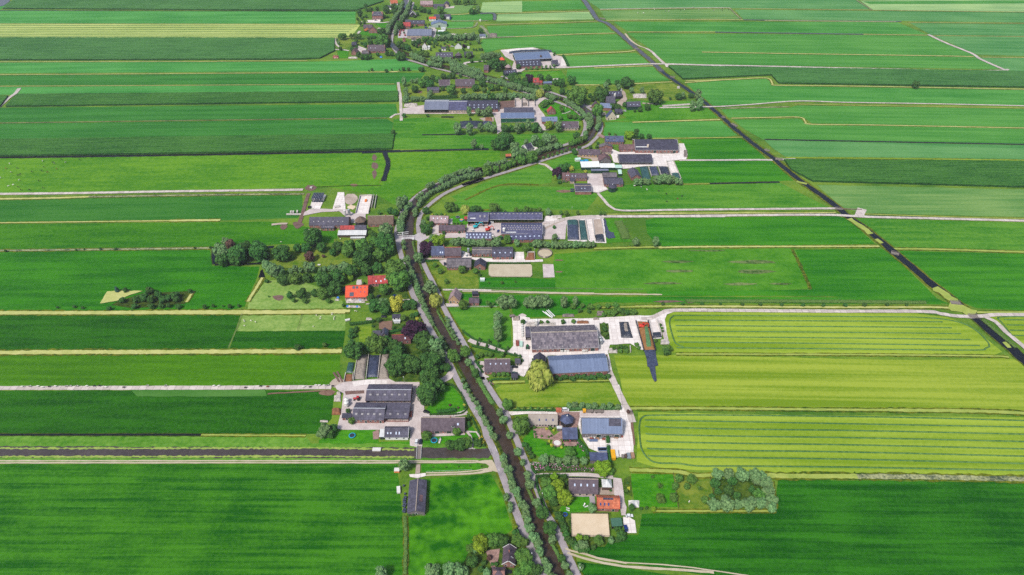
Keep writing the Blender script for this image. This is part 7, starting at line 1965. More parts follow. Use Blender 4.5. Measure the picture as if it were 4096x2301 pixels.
for x, y in ((1332,1182),(1380,1202),(1379,1222),(1515,1160),(1510,1175),(1542,1199),(1534,1218),(1534,1231),(1298,1310),(1775,1132),(1797,1137)):
 animal('sheep', SHEEP, 'e', x, y, 'white sheep grazing on the right part of the sheep pasture','sheep','sheep on the right plot', None, 1.25)
animal('sheep', SHEEP, 'r',413,660,'single white sheep under the orchard trees','sheep', None, None, 1.4)
animal('sheep', SHEEP, 'e',1608,308,'single white sheep by the white lean-to shelter','sheep', None, None, 1.3)
animal('sheep', SHEEP, 'e',928,342,'single white sheep behind the oak grove','sheep', None, None, 1.3)
# ================================================================ trees
WR = ('round grey-green willow in the row between the left lane and canal','willows between left lane and canal')
ER = ('round grey-green willow in the row between canal and right lane','willows between canal and right lane')
BR1 = ('grey-green willow in the outer double row along the lane bend','willows on the outer side of the bend')
BR2 = ('grey-green willow in the inner double row along the lane bend','willows on the inner side of the bend')
UR1 = ('grey-green willow in the upper row along the diagonal lane','willows above the diagonal lane')
UR2 = ('grey-green willow in the lower row along the diagonal lane','willows below the diagonal lane')
TR1 = ('grey-green willow in the row left of the topmost canal','willows left of the top canal')
TR2 = ('grey-green willow in the row right of the topmost canal','willows right of the top canal')
PB = ('small round pollard willow in the spaced row along the right lane bend','small pollards along the right lane')
tree_row('b','w',[(255,275),(285,370),(330,470),(355,560),(395,640),(440,720),(480,810),(505,910),(535,990)], 4.2,5.0, WR)
tree_row('b','w',[(540,1000),(590,1120),(650,1270),(690,1360),(740,1450),(800,1580)], 5.0,5.6, WR)
tree_row('c','w',[(1430,740),(1470,810),(1525,910),(1590,1020),(1640,1120),(1690,1210),(1750,1330),(1770,1380)], 4.6,4.0, WR)
tree_row('c','w',[(1050,40),(1085,95),(1110,140),(1140,195),(1165,250)], 4.4,3.6, WR)
tree_row('c','w',[(1225,330),(1250,400),(1290,480)], 5,3.8, WR)
tree_row('g','w',[(170,940),(200,1000),(250,1090),(280,1160),(310,1220)], 5,4.2, WR)
tree_row('c','w',[(1265,140),(1300,195),(1320,250),(1345,300),(1385,370),(1425,445)], 4.4,3.6, ER)
trees('c','o',(1360,535,130,'m'),(1475,505,105,'m'),(1500,600,75,'w'),(1572,712,90,'o'),(1290,650,80,'o'),(1245,540,110,'w'),(1190,440,150,'w'))
tree_row('c','w',[(1770,1040),(1800,1090),(1840,1160)], 5,5.4, ER)
tree_row('c','w',[(1880,1240),(1905,1310),(1930,1360)], 5.5,5.4, ER)
tree_row('b','w',[(395,190),(425,270)], 5,5.4, ER)
trees('b','w',(460,362,62),(505,480,82),(525,565,100),(597,752,90),(645,850,132,'o'),(722,995,132,'o'),(745,1105,90),(838,1290,80,'o'),(872,1352,85),(905,1440,80),(305,690,68),(340,770,60),(340,820,55),(385,980,55,'l'),(395,1040,75,'o'))
tree_row('b','w',[(960,1290),(1020,1360),(1050,1420)], 5,4.5, ER)
# bend rows
tree_row('h','w',[(1640,800),(1700,770),(1740,735)], 4.2,4.6, BR1)
tree_row('h','w',[(1770,690),(1830,650),(1880,640)], 3.6,6.0, BR1)
tree_row('h','w',[(1910,620),(1990,575),(2080,540),(2160,510),(2300,485)], 3.6,5.6, BR1)
tree_row('j','w',[(1230,1110),(1300,1080),(1430,1060),(1500,1035)], 4,5.0, BR1)
tree_row('h','w',[(1690,880),(1720,820),(1780,770),(1850,720),(1930,685),(2000,650),(2080,610),(2200,565),(2300,545),(2370,520)], 3.8,5.2, BR2)
tree_row('h','w',[(1500,1080),(1520,1020),(1550,950),(1570,900)], 4.5,5.0, BR1)
tree_row('h','w',[(1650,1000),(1655,950),(1670,910)], 4.5,5.2, BR2)
trees('h','w',(1495,850,110,'W'),(1545,820,80,'W'),(1595,860,70),(1495,1145,75),(1440,950,80,'o'),(1385,930,70,'o'),(1265,950,50,'b'))
trees('j','m',(1285,1150,115),(1385,1135,85),(1475,1110,80),(1530,1085,75),(1580,1065,85),(1675,1025,115),(1790,1000,135))
tree_row('j','w',[(1840,950),(1900,915),(1980,890),(2060,870),(2130,865)], 4.2,6.0, BR1)
for x, y in ((1930,1000),(1980,985),(2032,970),(2086,955),(2136,937),(2180,920),(2230,905)):
 tree('j', x, y, 34,'s', row=PB)
tree_row('j','m',[(2200,840),(2260,830),(2330,805),(2400,780)], 5,7.5,('leafy mid-green tree where the two lanes meet at the bend','leafy trees at the lane bend'))
trees('j','o',(2300,750,75),(2280,930,60),(2340,900,50),(2410,730,70,'w'),(1850,1040,45))
tree_row('i','w',[(1000,190),(1040,130),(1040,70),(1010,10)], 4.2,5.6, BR2)
tree_row('i','w',[(1100,190),(1130,130),(1130,60)], 5,5.4, ER)
tree_row('l','w',[(1060,622),(1120,660),(1180,705),(1240,755),(1290,815),(1310,880)], 4.2,6.0, BR2)
tree_row('l','w',[(1390,800),(1400,850),(1370,910)], 5,5.8, ER)
tree_row('l','s',[(965,590),(1010,605),(1060,620)], 6,4.4, PB)
tree_row('l','w',[(880,580),(940,595),(970,610)], 5,7.5, UR1)
tree_row('l','w',[(0,275),(100,315),(200,355),(300,390)], 4.4,6.6, UR1)
tree_row('l','w',[(340,430),(460,460),(560,495),(680,525),(800,555)], 4.0,6.6, UR2)
tree_row('l','w',[(0,340),(100,365),(200,400),(330,440)], 4.0,6.2, UR2)
tree_row('l','o',[(560,430),(640,470),(740,500),(830,530)], 8,8,('dark green tree crowding the diagonal lane above the willows','dark trees along the diagonal lane'))
tree_row('k','w',[(1250,700),(1330,730),(1440,775)], 4.4,7.4, UR1)
tree_row('k','w',[(1500,745),(1600,760),(1740,775),(1860,800)], 4.6,7.4, UR1)
tree_row('k','w',[(1480,800),(1560,825),(1670,845)], 4.6,7.8, UR2)
tree_row('k','w',[(1760,830),(1900,865),(2040,900),(2180,935)], 4.4,7.4, UR2)
tree_row('k','w',[(1760,885),(1880,905),(2000,935),(2100,960)], 4.8,6.6, UR2)
tree_row('k','w',[(965,420),(985,340),(1030,270),(1075,210),(1120,150),(1140,90),(1165,40)], 4.4,7.0, TR1)
tree_row('k','w',[(1060,440),(1070,380),(1100,310)], 5,5.6, TR2)
tree_row('k','w',[(1140,250),(1190,190),(1220,130),(1240,70),(1265,30)], 4.6,7.0, TR2)
tree_row('k','o',[(1090,560),(1180,590),(1230,610)], 6,10,('dark round tree at the top lane bend','dark trees at the top lane bend'))
tree_row('k','o',[(1080,700),(1130,720),(1200,720)], 6,11,('dark round tree at the top lane bend','dark trees at the top lane bend'))
tree_row('k','m',[(1270,650),(1340,670),(1420,690),(1500,700)], 7,8,('leafy garden tree between white houses and willow lane','garden trees above the willow lane'))
# grove and gardens left of the canal
trees('e','o',(230,430,170,'w'),(250,540,150),(345,365,110,'n'),(290,335,90,'w'),(430,480,220),(520,400,150),(400,550,130),(680,450,220),(640,400,120),(930,460,200),(1115,410,100),(1215,410,120),(1290,290,220),(1390,400,120),(1050,515,60),(1250,510,115,'n'),(1520,460,85),(1580,390,130),(1690,440,150,'m'),(1710,365,130,'m'),
  (1850,370,150,'m'),(1920,425,150),(2110,345,240),(2000,330,130,'m'),(2125,215,180,'w'),(2050,490,150,'m'),(2170,430,130),(1860,540,215),(1905,660,120),(2030,640,120,'o'),(2240,640,240,'m'),(2290,780,230,'m'),(2200,760,140,'m'),(1960,230,70,'m'),(1990,270,70),
  (790,640,130,'W'),(740,600,70,'W'),(850,670,120,'W'),(920,660,110,'w'),(1040,670,60,'w'),(1090,640,70,'W'),(1150,660,60,'w'),(1225,630,90,'W'),(1285,630,90,'W'),(1660,620,120,'w'),(1740,670,150),(1680,680,90),(950,760,140),(1090,750,150,'m'),(1230,750,110),(1415,770,190),(1570,740,180),(1540,870,175),(1400,930,130,'m'),(1310,920,90),
  (1160,930,130),(1030,950,80),(765,785,50),(1725,750,75,'l'),(2110,880,130,'m'),(2245,1050,170,'y'),(2100,1030,110,'w'),(2010,1060,140),(2115,1110,130),(2350,1060,110),(2430,1035,100),(1950,980,90),(50,1080,50),(150,1070,40),(262,1070,24),(340,1075,50),(440,1065,40),(1200,1010,60,'f'),(1070,1005,50,'f'),(1470,1010,60,'f'),(1640,1060,40,'d'),(785,960,24,'b'),(1500,590,36,'B'),(1345,490,30,'b'),(1415,500,40,'n'),(1870,810,40,'d'),(2340,700,90,'m'))
tree_row('e','w',[(1320,670),(1420,650),(1540,635),(1640,615)], 4,5.2,('grey-green willow in the curved row behind the oak orchard','willows behind the oak orchard'))
tree_row('e','w',[(2300,240),(2310,180),(2290,100),(2330,30)], 6,6, WR)
tree_row('e','w',[(2340,500),(2370,560),(2420,680),(2470,800),(2500,910),(2540,1010)], 6.5,5.4, WR)
trees('e','w',(2290,195,90),(2370,540,100,'w'),(2500,510,120,'w'),(2330,340,60),(2335,400,50),(2540,160,60,'o'),(2560,120,60))
trees('o','d',(855,1020,36,'u'),(920,1030,40),(1000,1100,60),(1060,1085,70),(1110,1100,60),(1165,1065,60),(1200,1100,60),(1240,1090,60),(1290,1070,70),(1300,1100,50),(900,1105,50),(990,1150,45),(1115,1150,50),(1185,1145,45),(1240,1145,40),(1310,1150,45),(545,1152,26),(605,1160,24),(420,1158,20),(800,1165,40),(1100,1035,60),(1400,1040,40),(620,730,16),(738,728,22),(850,728,22),(1432,720,18),(1548,716,22),(560,735,16),(40,742,22))
# gardens of the lower left farm
trees('c','o',(390,490,190),(470,450,80),(620,420,190,'m'),(720,400,110),(540,460,90),(800,450,150),(820,520,150),(690,470,100),(800,640,190),(900,590,130),(970,620,200),(1140,600,220),(1090,560,130),(1080,400,215),(985,290,210,'c'),(1130,770,200),(1200,830,150),(1110,910,220),(1090,720,110),(1230,650,90),(1300,660,70),(880,470,60),(120,1250,120,'w'),(190,1245,100,'o'),(80,1290,90,'w'),(170,1300,90,'d'),(380,1165,70,'m'),(1392,1268,80,'m'),(1100,1310,95,'m'),(1485,1370,120,'m'),(1420,1395,120),(1330,1400,100),(1590,1380,90),(1505,1125,50,'k'),(1505,1190,50,'k'),(1360,1265,40,'d'),
  (875,175,60,'m'),(720,110,80,'d'),(905,50,90),(970,50,80),(600,60,120),(710,70,130),(660,30,100,'w'),(640,190,60,'d'),(375,300,60,'d'),(410,290,60,'d'),(365,350,60,'d'),(400,340,50,'d'),(425,270,40,'d'),(580,250,30,'d'),(780,270,40,'d'),(870,240,30,'b'),(1010,180,40,'Y'),(1040,190,30,'b'),(960,150,60,'d'),(1000,140,60,'d'),(115,430,45,'m'),(1785,180,90,'W'),(1780,260,90,'W'),(1790,330,90,'W'),(1460,980,26,'d'),(1465,1010,26,'Y'),(1460,1035,26,'d'),(1325,1015,26,'n'),(1405,1038,20,'n'),(1640,1380,40,'Y'),(1590,1100,30,'d') if False else (1650,1400,36,'d'),(340,1070,50,'d'),(1720,60,40,'d'))
trees('p','o',(2190,255,46), )
trees('a','w',(1005,385,125),(1735,1145,170,'l'),(1860,1110,130,'m'),(1660,1310,120,'o'),(1280,1400,150),(1440,1395,150),(1530,1400,130),(1590,1400,90),(780,1425,130),(1800,1430,90),(1822,1280,52,'n'),(1640,1190,90,'m'),(1690,1200,70),(1770,1330,60,'d'),(1740,1390,60,'d'),(1890,1340,50,'d'),(1855,1340,40,'d'),(1280,405,20,'B'),(1405,405,20,'B'),(1525,400,20,'B'),(1635,395,20,'B'),(1745,395,24,'B'),(1050,860,40,'d'),(1090,865,36,'d'))
trees('b','m',(690,560,110),(760,500,80,'l'),(800,600,140,'l'),(870,700,150,'l'),(720,660,140),(650,660,70),(760,740,90,'o'),(870,490,48,'k'),(878,555,48,'k'),(1230,415,175,'l'),(1290,450,90,'m'),(1130,800,90,'w'),(1510,795,60,'t'),(705,420,55,'d'),(862,430,50,'d'),(915,258,105,'m'),(480,190,60,'d'),(510,230,60,'d'),(550,300,60,'d'),(530,270,50,'d'),(1002,1085,70,'l'),(1070,1090,60),(1190,1110,100),(1410,1070,100,'o'),(1310,1110,70,'w'),(1040,1150,100,'w'),(980,1180,60,'w'),(1140,1180,60,'d'),(1080,1190,60,'o'),(1370,1110,60,'d'),(1720,810,42,'l'),(1650,800,36,'d'),(1600,805,40,'d'),(410,1110,120),(470,1130,90),(200,1110,100,'o'),(270,1110,110,'o'),(60,1390,60,'d'),(470,1270,160),(500,1370,150,'m'),(590,1400,120,'o'),(420,1420,90,'m'),(1360,1000,50,'d'),(1390,1000,40,'d'),(1480,610,40,'Y'),(1460,630,40,'b'),(1470,560,30,'d'),(1240,565,24,'d'),(1308,632,26,'d'))
tree_row('b','w',[(585,340),(700,335),(850,345),(980,340),(1090,345)], 4.6,5.4,('grey-green willow in the garden row above the pink hydrangeas','willows above the hydrangeas'))
HR = ('small dark shrub in the hedge line along the right lane verge','shrubs along the right lane hedge')
tree_row('b','d',[(760,840),(820,890),(855,980),(880,1060),(920,1110),(960,1150),(1020,1190),(1100,1200)], 3.0,4.4, HR)
trees('r','f',(230,635,62),(315,630,56),(350,505,58),(430,510,62),(325,560,46),(400,560,40),(515,645,50),(225,555,46,'B'),(580,540,62,'o'),(668,585,70,'o'),(690,525,62,'o'),(868,612,76,'m'),(485,570,36,'B'),(178,495,30,'B'),(600,590,50,'d'),(720,620,60,'d'),(820,580,50,'d'),(560,620,40,'d'),(185,705,36,'l'))
RW = ('grey-green willow in the ring of willows round the dark plot','ring of willows')
for x, y, w in ((600,475,70),(670,480,66),(755,480,76),(840,480,76),(885,490,60),(850,525,50),(915,540,72),(930,590,72),(945,640,72),(950,690,60),(575,675,72),(655,665,92),(725,675,56),(800,670,86),(875,660,72),(925,680,46)):
 tree('r', x, y, w * 1.15,'w', row=RW)
trees('d','k',(25,415,34),(45,375,34),(115,435,38),(135,395,38),(205,470,26),(225,430,38),(295,495,36),(315,460,36),(385,520,30),(438,540,26),(455,578,28))
trees('d','m',(620,725,275,'p'),(315,1010,112),(445,1210,170),(210,200,80,'W'),(215,280,80,'W'),(220,350,85,'W'),(60,530,50),(110,520,44),(150,530,48),(20,545,50,'d'),(260,525,56),(180,720,44),(230,720,38),(275,715,46),(315,720,38),(460,210,50,'d'),(30,600,30,'d'),(60,640,36,'d'),(1480,1080,40,'n'),(700,560,30,'d'),(560,575,26,'d'))
FP = ('small round pollard in the even row along the duckweed ditch','pollards along the duckweed ditch')
for x in (415,475,540,607,675,740):
 tree('d', x, 1046,34,'s', row=FP)
FW = ('grey-green willow in the row behind the contractor yard','willows behind the contractor yard')
for x, y in ((910,1015),(965,1008),(1030,1015),(1095,1025),(1155,1020),(1235,1030),(1300,1015),(1380,1030)):
 tree('d', x, y, 62,'w', row=FW)
trees('d','b',(570,1230,34),(590,1320,26),(645,1312,24),(710,1320,26),(690,1240,30,'Y'),(725,1235,40),(575,1270,28,'d'),(585,1295,24,'d'),(715,1360,30,'Y'),(700,1385,28,'d'),(740,1400,34,'Y'),(770,1420,30,'d'),(835,1420,30,'Y'),(850,1395,24,'d'),(735,1310,24,'d'),(760,1255,28,'Y'),(480,1395,50,'d'),(500,1440,40,'d'),(875,1410,16,'k'),(905,1412,16,'k'),(935,1412,16,'k'),(968,1410,16,'k'),(990,1310,26,'d'))
for i in range(16):
 tree('d',780 + i * 34 + rnd.uniform(-8,8),755 + rnd.uniform(-14,14) - i * 1.5, rnd.uniform(36,60),'d', row=('dark weedy shrub along the front of the smooth blue barn','shrubs along the smooth blue barn'))
for x, y, w in ((1240,240,50),(1250,280,60),(1260,330,50),(1370,450,46),(1410,450,46),(1450,455,46),(1340,470,40),(1400,490,50),(1460,490,50),(1560,430,50),(1580,460,40),(1830,470,70),(1870,470,80),(1850,500,80),(1790,240,30),(1800,270,30),(1810,300,30),(1340,110,70),(1380,100,70),(1420,110,70),(1470,120,60),(1290,120,50),(1100,110,46),(1010,100,50),(1740,390,46),(640,215,40),(700,212,40),(850,212,50),(950,205,50)):
 tree('d', x, y, w, rnd.choice('dbb'), row=('weedy green bush round the concrete yard of the patchwork barn','weedy bushes round the concrete yard'))
# right of the drawbridge
trees('g','w',(1060,1045,140),(1135,1040,140),(1310,1060,100),(1370,1045,130),(1440,1040,130),(1510,1050,120),(1690,1050,90,'W'),(1805,1045,72,'W'),(905,1065,50,'m'),(960,1070,30,'m'),(650,1080,100,'m'),(370,1030,150,'p'),(300,890,140),(350,920,90),(190,590,115,'o'),(270,500,140,'c'),(250,550,90,'c'),(265,300,110,'o'),(320,250,60,'o'),(265,110,72,'o'),(285,190,40,'o'),(510,70,105,'m'),(560,80,80,'m'),(670,100,100,'p'),(760,100,80,'o'),(805,95,70,'o'),(970,85,110,'m'),(400,420,130,'l'),(330,400,80),(1110,410,85,'m'),(1000,430,90,'W'),(1595,385,70),(2432,430,82),(1300,500,80,'m'),(640,715,85,'m'),(780,735,60,'m'),(480,840,46,'f'),(415,730,60,'f'),(1050,850,34,'f'),(915,850,30,'B'),(1190,840,30,'B'),(1530,120,70),(1830,130,40,'s'),(2062,135,40,'s'),(2105,135,40,'s'),(1265,1255,50,'o'),(1590,280,40,'d'),(1080,110,30,'b'),(335,150,20,'Y'),(375,148,24,'m'),(425,146,24,'m'),(465,148,20,'Y'),(555,240,24,'m'),(590,240,24,'m'),(630,240,24,'m'),(360,670,50,'f'),(820,770,40,'d'),(860,650,36,'d'),(450,340,40,'d'),(610,335,24,'d'))
SW_ = ('grey-green willow in the long screen below the cow sheds','willow screen below the cow sheds')
tree_row('g','w',[(490,425),(600,430),(720,440),(860,445),(1050,450)], 4.4,6.4, SW_)
tree_row('g','w',[(1160,450),(1240,440)], 4,6, SW_)
tree_row('g','w',[(1340,450),(1500,455),(1650,460),(1800,460),(2010,455)], 4.0,6.0, SW_)
tree_row('g','s',[(1150,118),(1300,108),(1460,105)], 4.5,5.0,('round-headed willow in the low row behind the open cattle shed','willows behind the open cattle shed'))
tree_row('g','s',[(1600,130),(1680,130),(1750,140)], 5.5,4.8,('round-headed willow in the low row behind the rubble corner','willows behind the rubble corner'))
tree_row('q','d',[(-50,890),(100,885),(500,885),(1000,890),(1800,890)], 16,3.0,('small dark bush along the rough bank above the white track','bushes on the rough bank'))
for x, y in ((1880,1090),(1960,1100),(2050,1100),(2140,1090),(2220,1080),(1780,1095),(2100,1180),(2200,1170),(2300,1160),(2400,1150)):
 tree('g', x, y, rnd.uniform(50,80),'b', row=('low green bush in the overgrown strip beside the duckweed ditch','bushes in the overgrown strip'))
trees('q','w',(40,460,50,'W'))
trees('m','o',(1920,515,44))
# bend farm and above
trees('i','w',(1480,250,110,'l'),(1558,240,72,'t'),(1620,275,60,'o'),(1705,275,58,'o'),(650,690,112,'c'),(720,640,110,'o'),(770,620,80,'o'),(635,735,46,'K'),(680,730,42,'u'),(815,640,58,'y'),(978,676,34,'y'),(170,390,110,'w'),(180,470,120,'w'),(270,450,100),(240,490,90,'o'),(400,310,110),(540,300,120),(610,310,100),(470,370,110,'o'),(50,330,150,'o'),(110,300,80,'o'),(300,340,60),(880,265,75,'o'),(1120,350,40,'d'),(1035,395,44,'d'),(1110,395,40,'d'),(860,460,50,'o'),(670,160,80,'W'),(555,150,95,'l'),(590,130,70,'w'),(800,40,60,'f'),(860,50,50,'f'),(920,60,50,'f'),(700,65,40,'f'),(680,795,50,'d'),(1250,240,40,'b'),(1320,260,40,'b'))
SC = ('grey-green willow in the thick screen below the silage pits','willow screen below the silage pits')
for x, y, w in ((1560,790,72),(1610,790,72),(1660,790,66),(1700,795,60),(1780,770,84),(1830,765,92),(1880,760,96),(1930,760,100),(1980,765,72),(2030,785,70),(2070,795,60)):
 tree('i', x, y, w, 'w', row=SC)
trees('j','W',(945,660,100),(1080,670,95),(1205,650,75),(1290,650,90,'w'),(1355,665,90,'w'),(1075,475,62),(1180,475,80,'w'),(1250,485,80,'w'),(1310,460,85),(1130,840,80),(1220,880,50,'w'),(1430,840,150,'o'),(1490,790,150,'o'),(1375,860,110,'o'),(1550,760,60,'o'),(205,712,55,'o'),(330,520,50,'d'),(600,520,40,'d'),(1490,670,100,'o'),(1560,670,80,'o'),(1630,660,90),(1690,660,80,'o'),(1755,630,80),(1830,660,110,'o'),(1890,680,60,'w'))
trees('j','o',(330,130,70,'W'),(355,240,70,'w'),(360,290,70,'w'),(350,335,80,'w'),(455,215,90),(540,150,100,'m'),(630,160,110),(590,110,80),(665,90,72),(715,110,70,'m'),(780,70,70),(840,80,50),(890,65,72),(975,65,38),(870,220,115,'m'),(780,215,50),(1010,235,62),(1150,205,80),(1250,225,60,'f'),(1330,195,80,'f'),(1400,200,70,'f'),(1490,225,62,'f'),(1230,150,90),(620,285,60,'w'),(640,250,50,'w'),(1350,300,80),(1540,270,50,'f'),(1300,260,50,'f'),(1920,400,60,'f'),(1960,370,60,'f'),(2010,360,60,'f'),(1950,470,30,'d'),(2140,460,46,'f'),(2230,520,60,'f'),(2290,540,50,'f'),(2130,550,34,'f'))
tree_row('j','w',[(380,130),(450,125),(500,120)], 4,5,('small willow in the short clipped row left of the orchard','willows in the clipped row'))
tree_row('j','w',[(390,335),(500,330),(620,330)], 4,5.4,('grey-green willow in the hedge row left of the long barn row','willows left of the long barns'))
tree_row('j','w',[(960,310),(1100,300),(1300,300)], 4.2,7,('grey-green willow in the tall row behind the dotted long barn','willows behind the dotted long barn'))
tree_row('j','w',[(1360,305),(1600,295),(1830,310)], 4.2,7,('grey-green willow in the tall row behind the storage bays','willows behind the storage bays'))
trees('l','o',(740,430,76,'c'),(590,420,90),(635,440,70,'m'),(700,455,60),(845,420,70),(925,425,60),(990,470,60),(1040,470,80),(1140,445,82),(905,515,70,'m'),(815,515,46),(842,570,76,'p'),(1200,590,185,'m'),(1420,570,130),(1650,470,110),(1700,470,60),(1565,470,50),(1482,465,50),(1460,495,60,'w'),(1050,555,60),(1580,510,50,'w'),(1700,535,50,'w'),(1800,540,50,'w'),(1920,600,145,'m'),(2340,670,75,'W'),(2270,690,60,'W'),(2325,585,70,'W'),(2258,590,50),(2140,600,60),(2180,590,40,'W'),(2195,605,36),(2062,618,26),(1385,735,110,'m'),(1520,690,60),(1572,700,60),(1640,675,46),(1850,700,60),(1780,722,46),(1730,735,26),(505,425,26),(640,320,50),(435,290,90,'t'),(380,300,80),(495,300,70),(1040,700,34,'f'),(1120,780,46,'f'),(1175,790,40,'f'),(890,680,40,'f'),(950,650,40,'f'),(202,265,34),(1310,590,40),(1340,620,50),(1110,560,40),(1420,640,50),(760,330,26,'w'),(714,338,26,'w'),(812,330,28,'w'),(862,322,28,'w'),(900,322,28,'w'),(940,320,26,'w'),(975,312,28,'w'),(595,210,18),(980,195,20),(975,210,20))
tree_row('l','w',[(270,225),(340,222),(400,215),(490,208)], 5,7,('grey-green willow in the row left of the white concrete pad','willows left of the concrete pad'))
trees('k','o',(610,165,75,'t'),(685,90,52,'t'),(740,125,50),(700,130,40),(830,110,50),(760,110,34),(950,125,90),(1045,85,80),(1050,150,70),(1080,100,60),(580,245,34),(880,410,95),(920,400,60),(900,530,160,'m'),(840,540,80,'m'),(970,545,90,'m'),(745,545,70),(680,578,56),(632,560,36),(560,520,50,'m'),(510,630,60),(590,705,60),(565,605,40),(360,625,46),(338,552,36,'w'),(315,510,34,'w'),(1130,330,100),(1110,300,70),(1320,100,60),(1350,180,50),(1500,150,60),(1650,130,90,'m'),(1400,120,70),(1440,130,60),(1670,220,60),(1480,240,28,'t'),(1675,312,36,'t'),(2130,115,60,'W'),(2050,150,70),(2090,150,60),(2165,395,70),(1500,545,60),(1440,520,50),(1370,525,65),(1340,590,50),(1700,560,34,'f'),(1800,570,34,'f'),(1900,560,34,'f'),(1980,590,34,'f'),(1650,590,34,'f'),(1730,530,34,'f'),(2030,560,34,'f'),(1960,530,34,'f'),(1580,540,60),(1600,570,40,'f'),(1840,530,40,'f'),(1950,595,44,'c'),(2135,520,66,'w'),(2120,470,50,'w'),(2075,635,30),(2110,640,30),(2150,635,30),(2180,635,30),(1945,640,34),(2010,710,80,'m'),(1890,770,32),(2050,785,40,'f'),(2150,780,34,'f'),(2210,790,34,'f'),(725,912,26),(765,900,36),(950,908,46),(1020,895,24),(1120,900,26),(1170,890,44),(1235,890,44),(1410,890,66),(1380,895,40),(690,735,70),(640,730,70),(740,730,60),(960,690,60),(1020,690,60),(840,700,50),(930,640,40),(930,200,26),(960,220,26),(690,210,40),(640,240,40),(890,260,30),(800,480,40),(760,480,40),(720,490,40),(1430,400,0.001) if False else (1310,210,36),(1560,590,40,'f'),(1640,650,40),(1760,640,30),(1520,640,30),(1400,640,30),(1180,420,26),(1290,330,30,'b'),(1340,330,30,'b'),(1450,320,30,'d'),(1500,315,30,'d'))
for pts, l in (([(560,295),(640,292),(710,292)], 'below the slate villa'),([(765,295),(790,297)], 'below the villa terrace'),([(310,465),(420,465)], 'on the pale field corner'),([(455,465),(610,465)], 'along the field edge by the thatched bend farm'),([(1790,18),(1900,20)], 'at the top edge'),([(1920,20),(2110,25)], 'at the top edge')):
 tree_row('k','s', pts, 6 if 'villa' in l else 4.5,7,(f'round-headed dark tree in the row {l}', f'tree row {l}'))
tree_row('k','w',[(1560,490),(1700,480),(1800,475),(1950,470),(2090,465)], 5,8,('grey-green willow in the long garden row below the white clutter','willows below the white clutter'))
tree_row('k','f',[(1380,490),(1480,490),(1540,490)], 6,6,('small round tree in the row below the truck yard','trees below the truck yard'))
tree_row('k','o',[(1270,570),(1330,545),(1360,540)], 6,7,('dark garden tree beside the tall white gable house','dark trees beside the white gable house'))
for x, y in ((1390,605),(1720,607),(1740,605),(1745,618),(1430,650)):
 tree('k', x, y, 26,'b', row=None)
# hedges, reeds and flower borders
hedge('hedge','clipped hedge along the right lane beside the orange-tiled house','b',[(590,500),(600,600),(640,720),(700,860)], 1.6,1.6,'hedge_leaf')
hedge('hedge','clipped hedge curving along the drive of the thatched farmhouse','b',[(590,505),(640,492),(760,490),(850,494)], 1.4,1.5,'hedge_leaf')
hedge('hedge','short upright hedge splitting the contractor yard by the workshop','b',[(1278,175),(1278,100)], 2.6,2.2,'hedge_leaf')
hedge('hedge','upright hedge between flat shed and yellow container','b',[(1300,360),(1292,290),(1282,215)], 2.4,2.2,'hedge_leaf')
hedge('hedge','flowering hedge curving round the garden lawn end','b',[(990,150),(1040,210),(1080,260),(1085,300)], 2.4,1.8,'hedge_leaf')
hedge('flower_border','long pink and white hydrangea border by the lane','b',[(590,428),(750,430),(950,432),(1140,436)], 2.2,1.2,'hedge_leaf','flower border',['flower_pink','flower_pink','flower_white'])
hedge('flower_border','rear pink hydrangea border under the willow row','b',[(540,375),(650,388),(800,390),(990,392)], 1.8,1.1,'hedge_leaf','flower border',['flower_pink','flower_white'])
hedge('flower_border','pale hydrangeas in front of the lawn hedge','b',[(985,180),(1030,225),(1055,245)], 1.6,1.2,'hedge_leaf','flower border',['flower_white','flower_pink'])
hedge('flower_border','bright pink flowers at the drive of the brown thatched farmhouse','d',[(150,785),(155,808),(170,818)], 1.8,1.2,'hedge_leaf','flower border',['flower_rose','flower_pink'])
hedge('flower_border','rose bushes in front of the garden house','d',[(855,1362),(920,1365)], 1.4,1.0,'hedge_leaf','flower border',['flower_rose'])
hedge('flower_border','pink bush by the purple rear house','i',[(710,795),(770,795)], 3,1.8,'hedge_leaf','flower border',['flower_rose','flower_pink'])
hedge('flower_border','yellow flowers on the canal-side garden corner','c',[(1620,1340),(1650,1370)], 2.4,1.3,'hedge_leaf','flower border',['flower_yellow'])
hedge('flower_border','pink rhododendron beside the white gable house','k',[(1730,605),(1752,612)], 5,3,'hedge_leaf','flower border',['flower_rose'])
hedge('flower_border','pink bush left of the tall white gable house','k',[(1380,605),(1402,605)], 5,3,'hedge_leaf','flower border',['flower_rose'])
hedge('hedge','dark hedge along the top of the slate house gardens','c',[(365,240),(480,228),(600,210)], 2.2,2.2,'hedge_leaf')
hedge('hedge','low hedge round the big curved lawn','c',[(1255,812),(1340,822),(1420,890),(1470,980),(1488,1040),(1460,1085),(1380,1105),(1130,1108)], 1.2,1.1,'hedge_leaf')
hedge('hedge','thick dark hedge inside the big curved lawn','c',[(1205,1085),(1290,1080),(1380,1065)], 3.0,2.0,'hedge_leaf')
hedge('hedge','hedge in front of the maroon-tiled house','c',[(745,320),(820,300),(905,280)], 2.2,2.0,'hedge_leaf')
hedge('hedge','low hedge between long thatched farmhouse and lane','c',[(1540,1140),(1600,1270),(1640,1360)], 1.0,1.0,'hedge_leaf')
hedge('hedge','upper clipped hedge along the tree-lined drive','d',[(-120,300),(0,385),(120,420),(230,462),(310,490)], 1.3,1.2,'hedge_leaf')
hedge('hedge','lower clipped hedge along the tree-lined drive','d',[(-30,445),(60,465),(200,500),(310,520),(440,545)], 1.3,1.2,'hedge_leaf')
hedge('hedge','front hedge of the brown thatched farmhouse','d',[(135,790),(190,770),(330,765)], 1.4,1.2,'hedge_leaf')
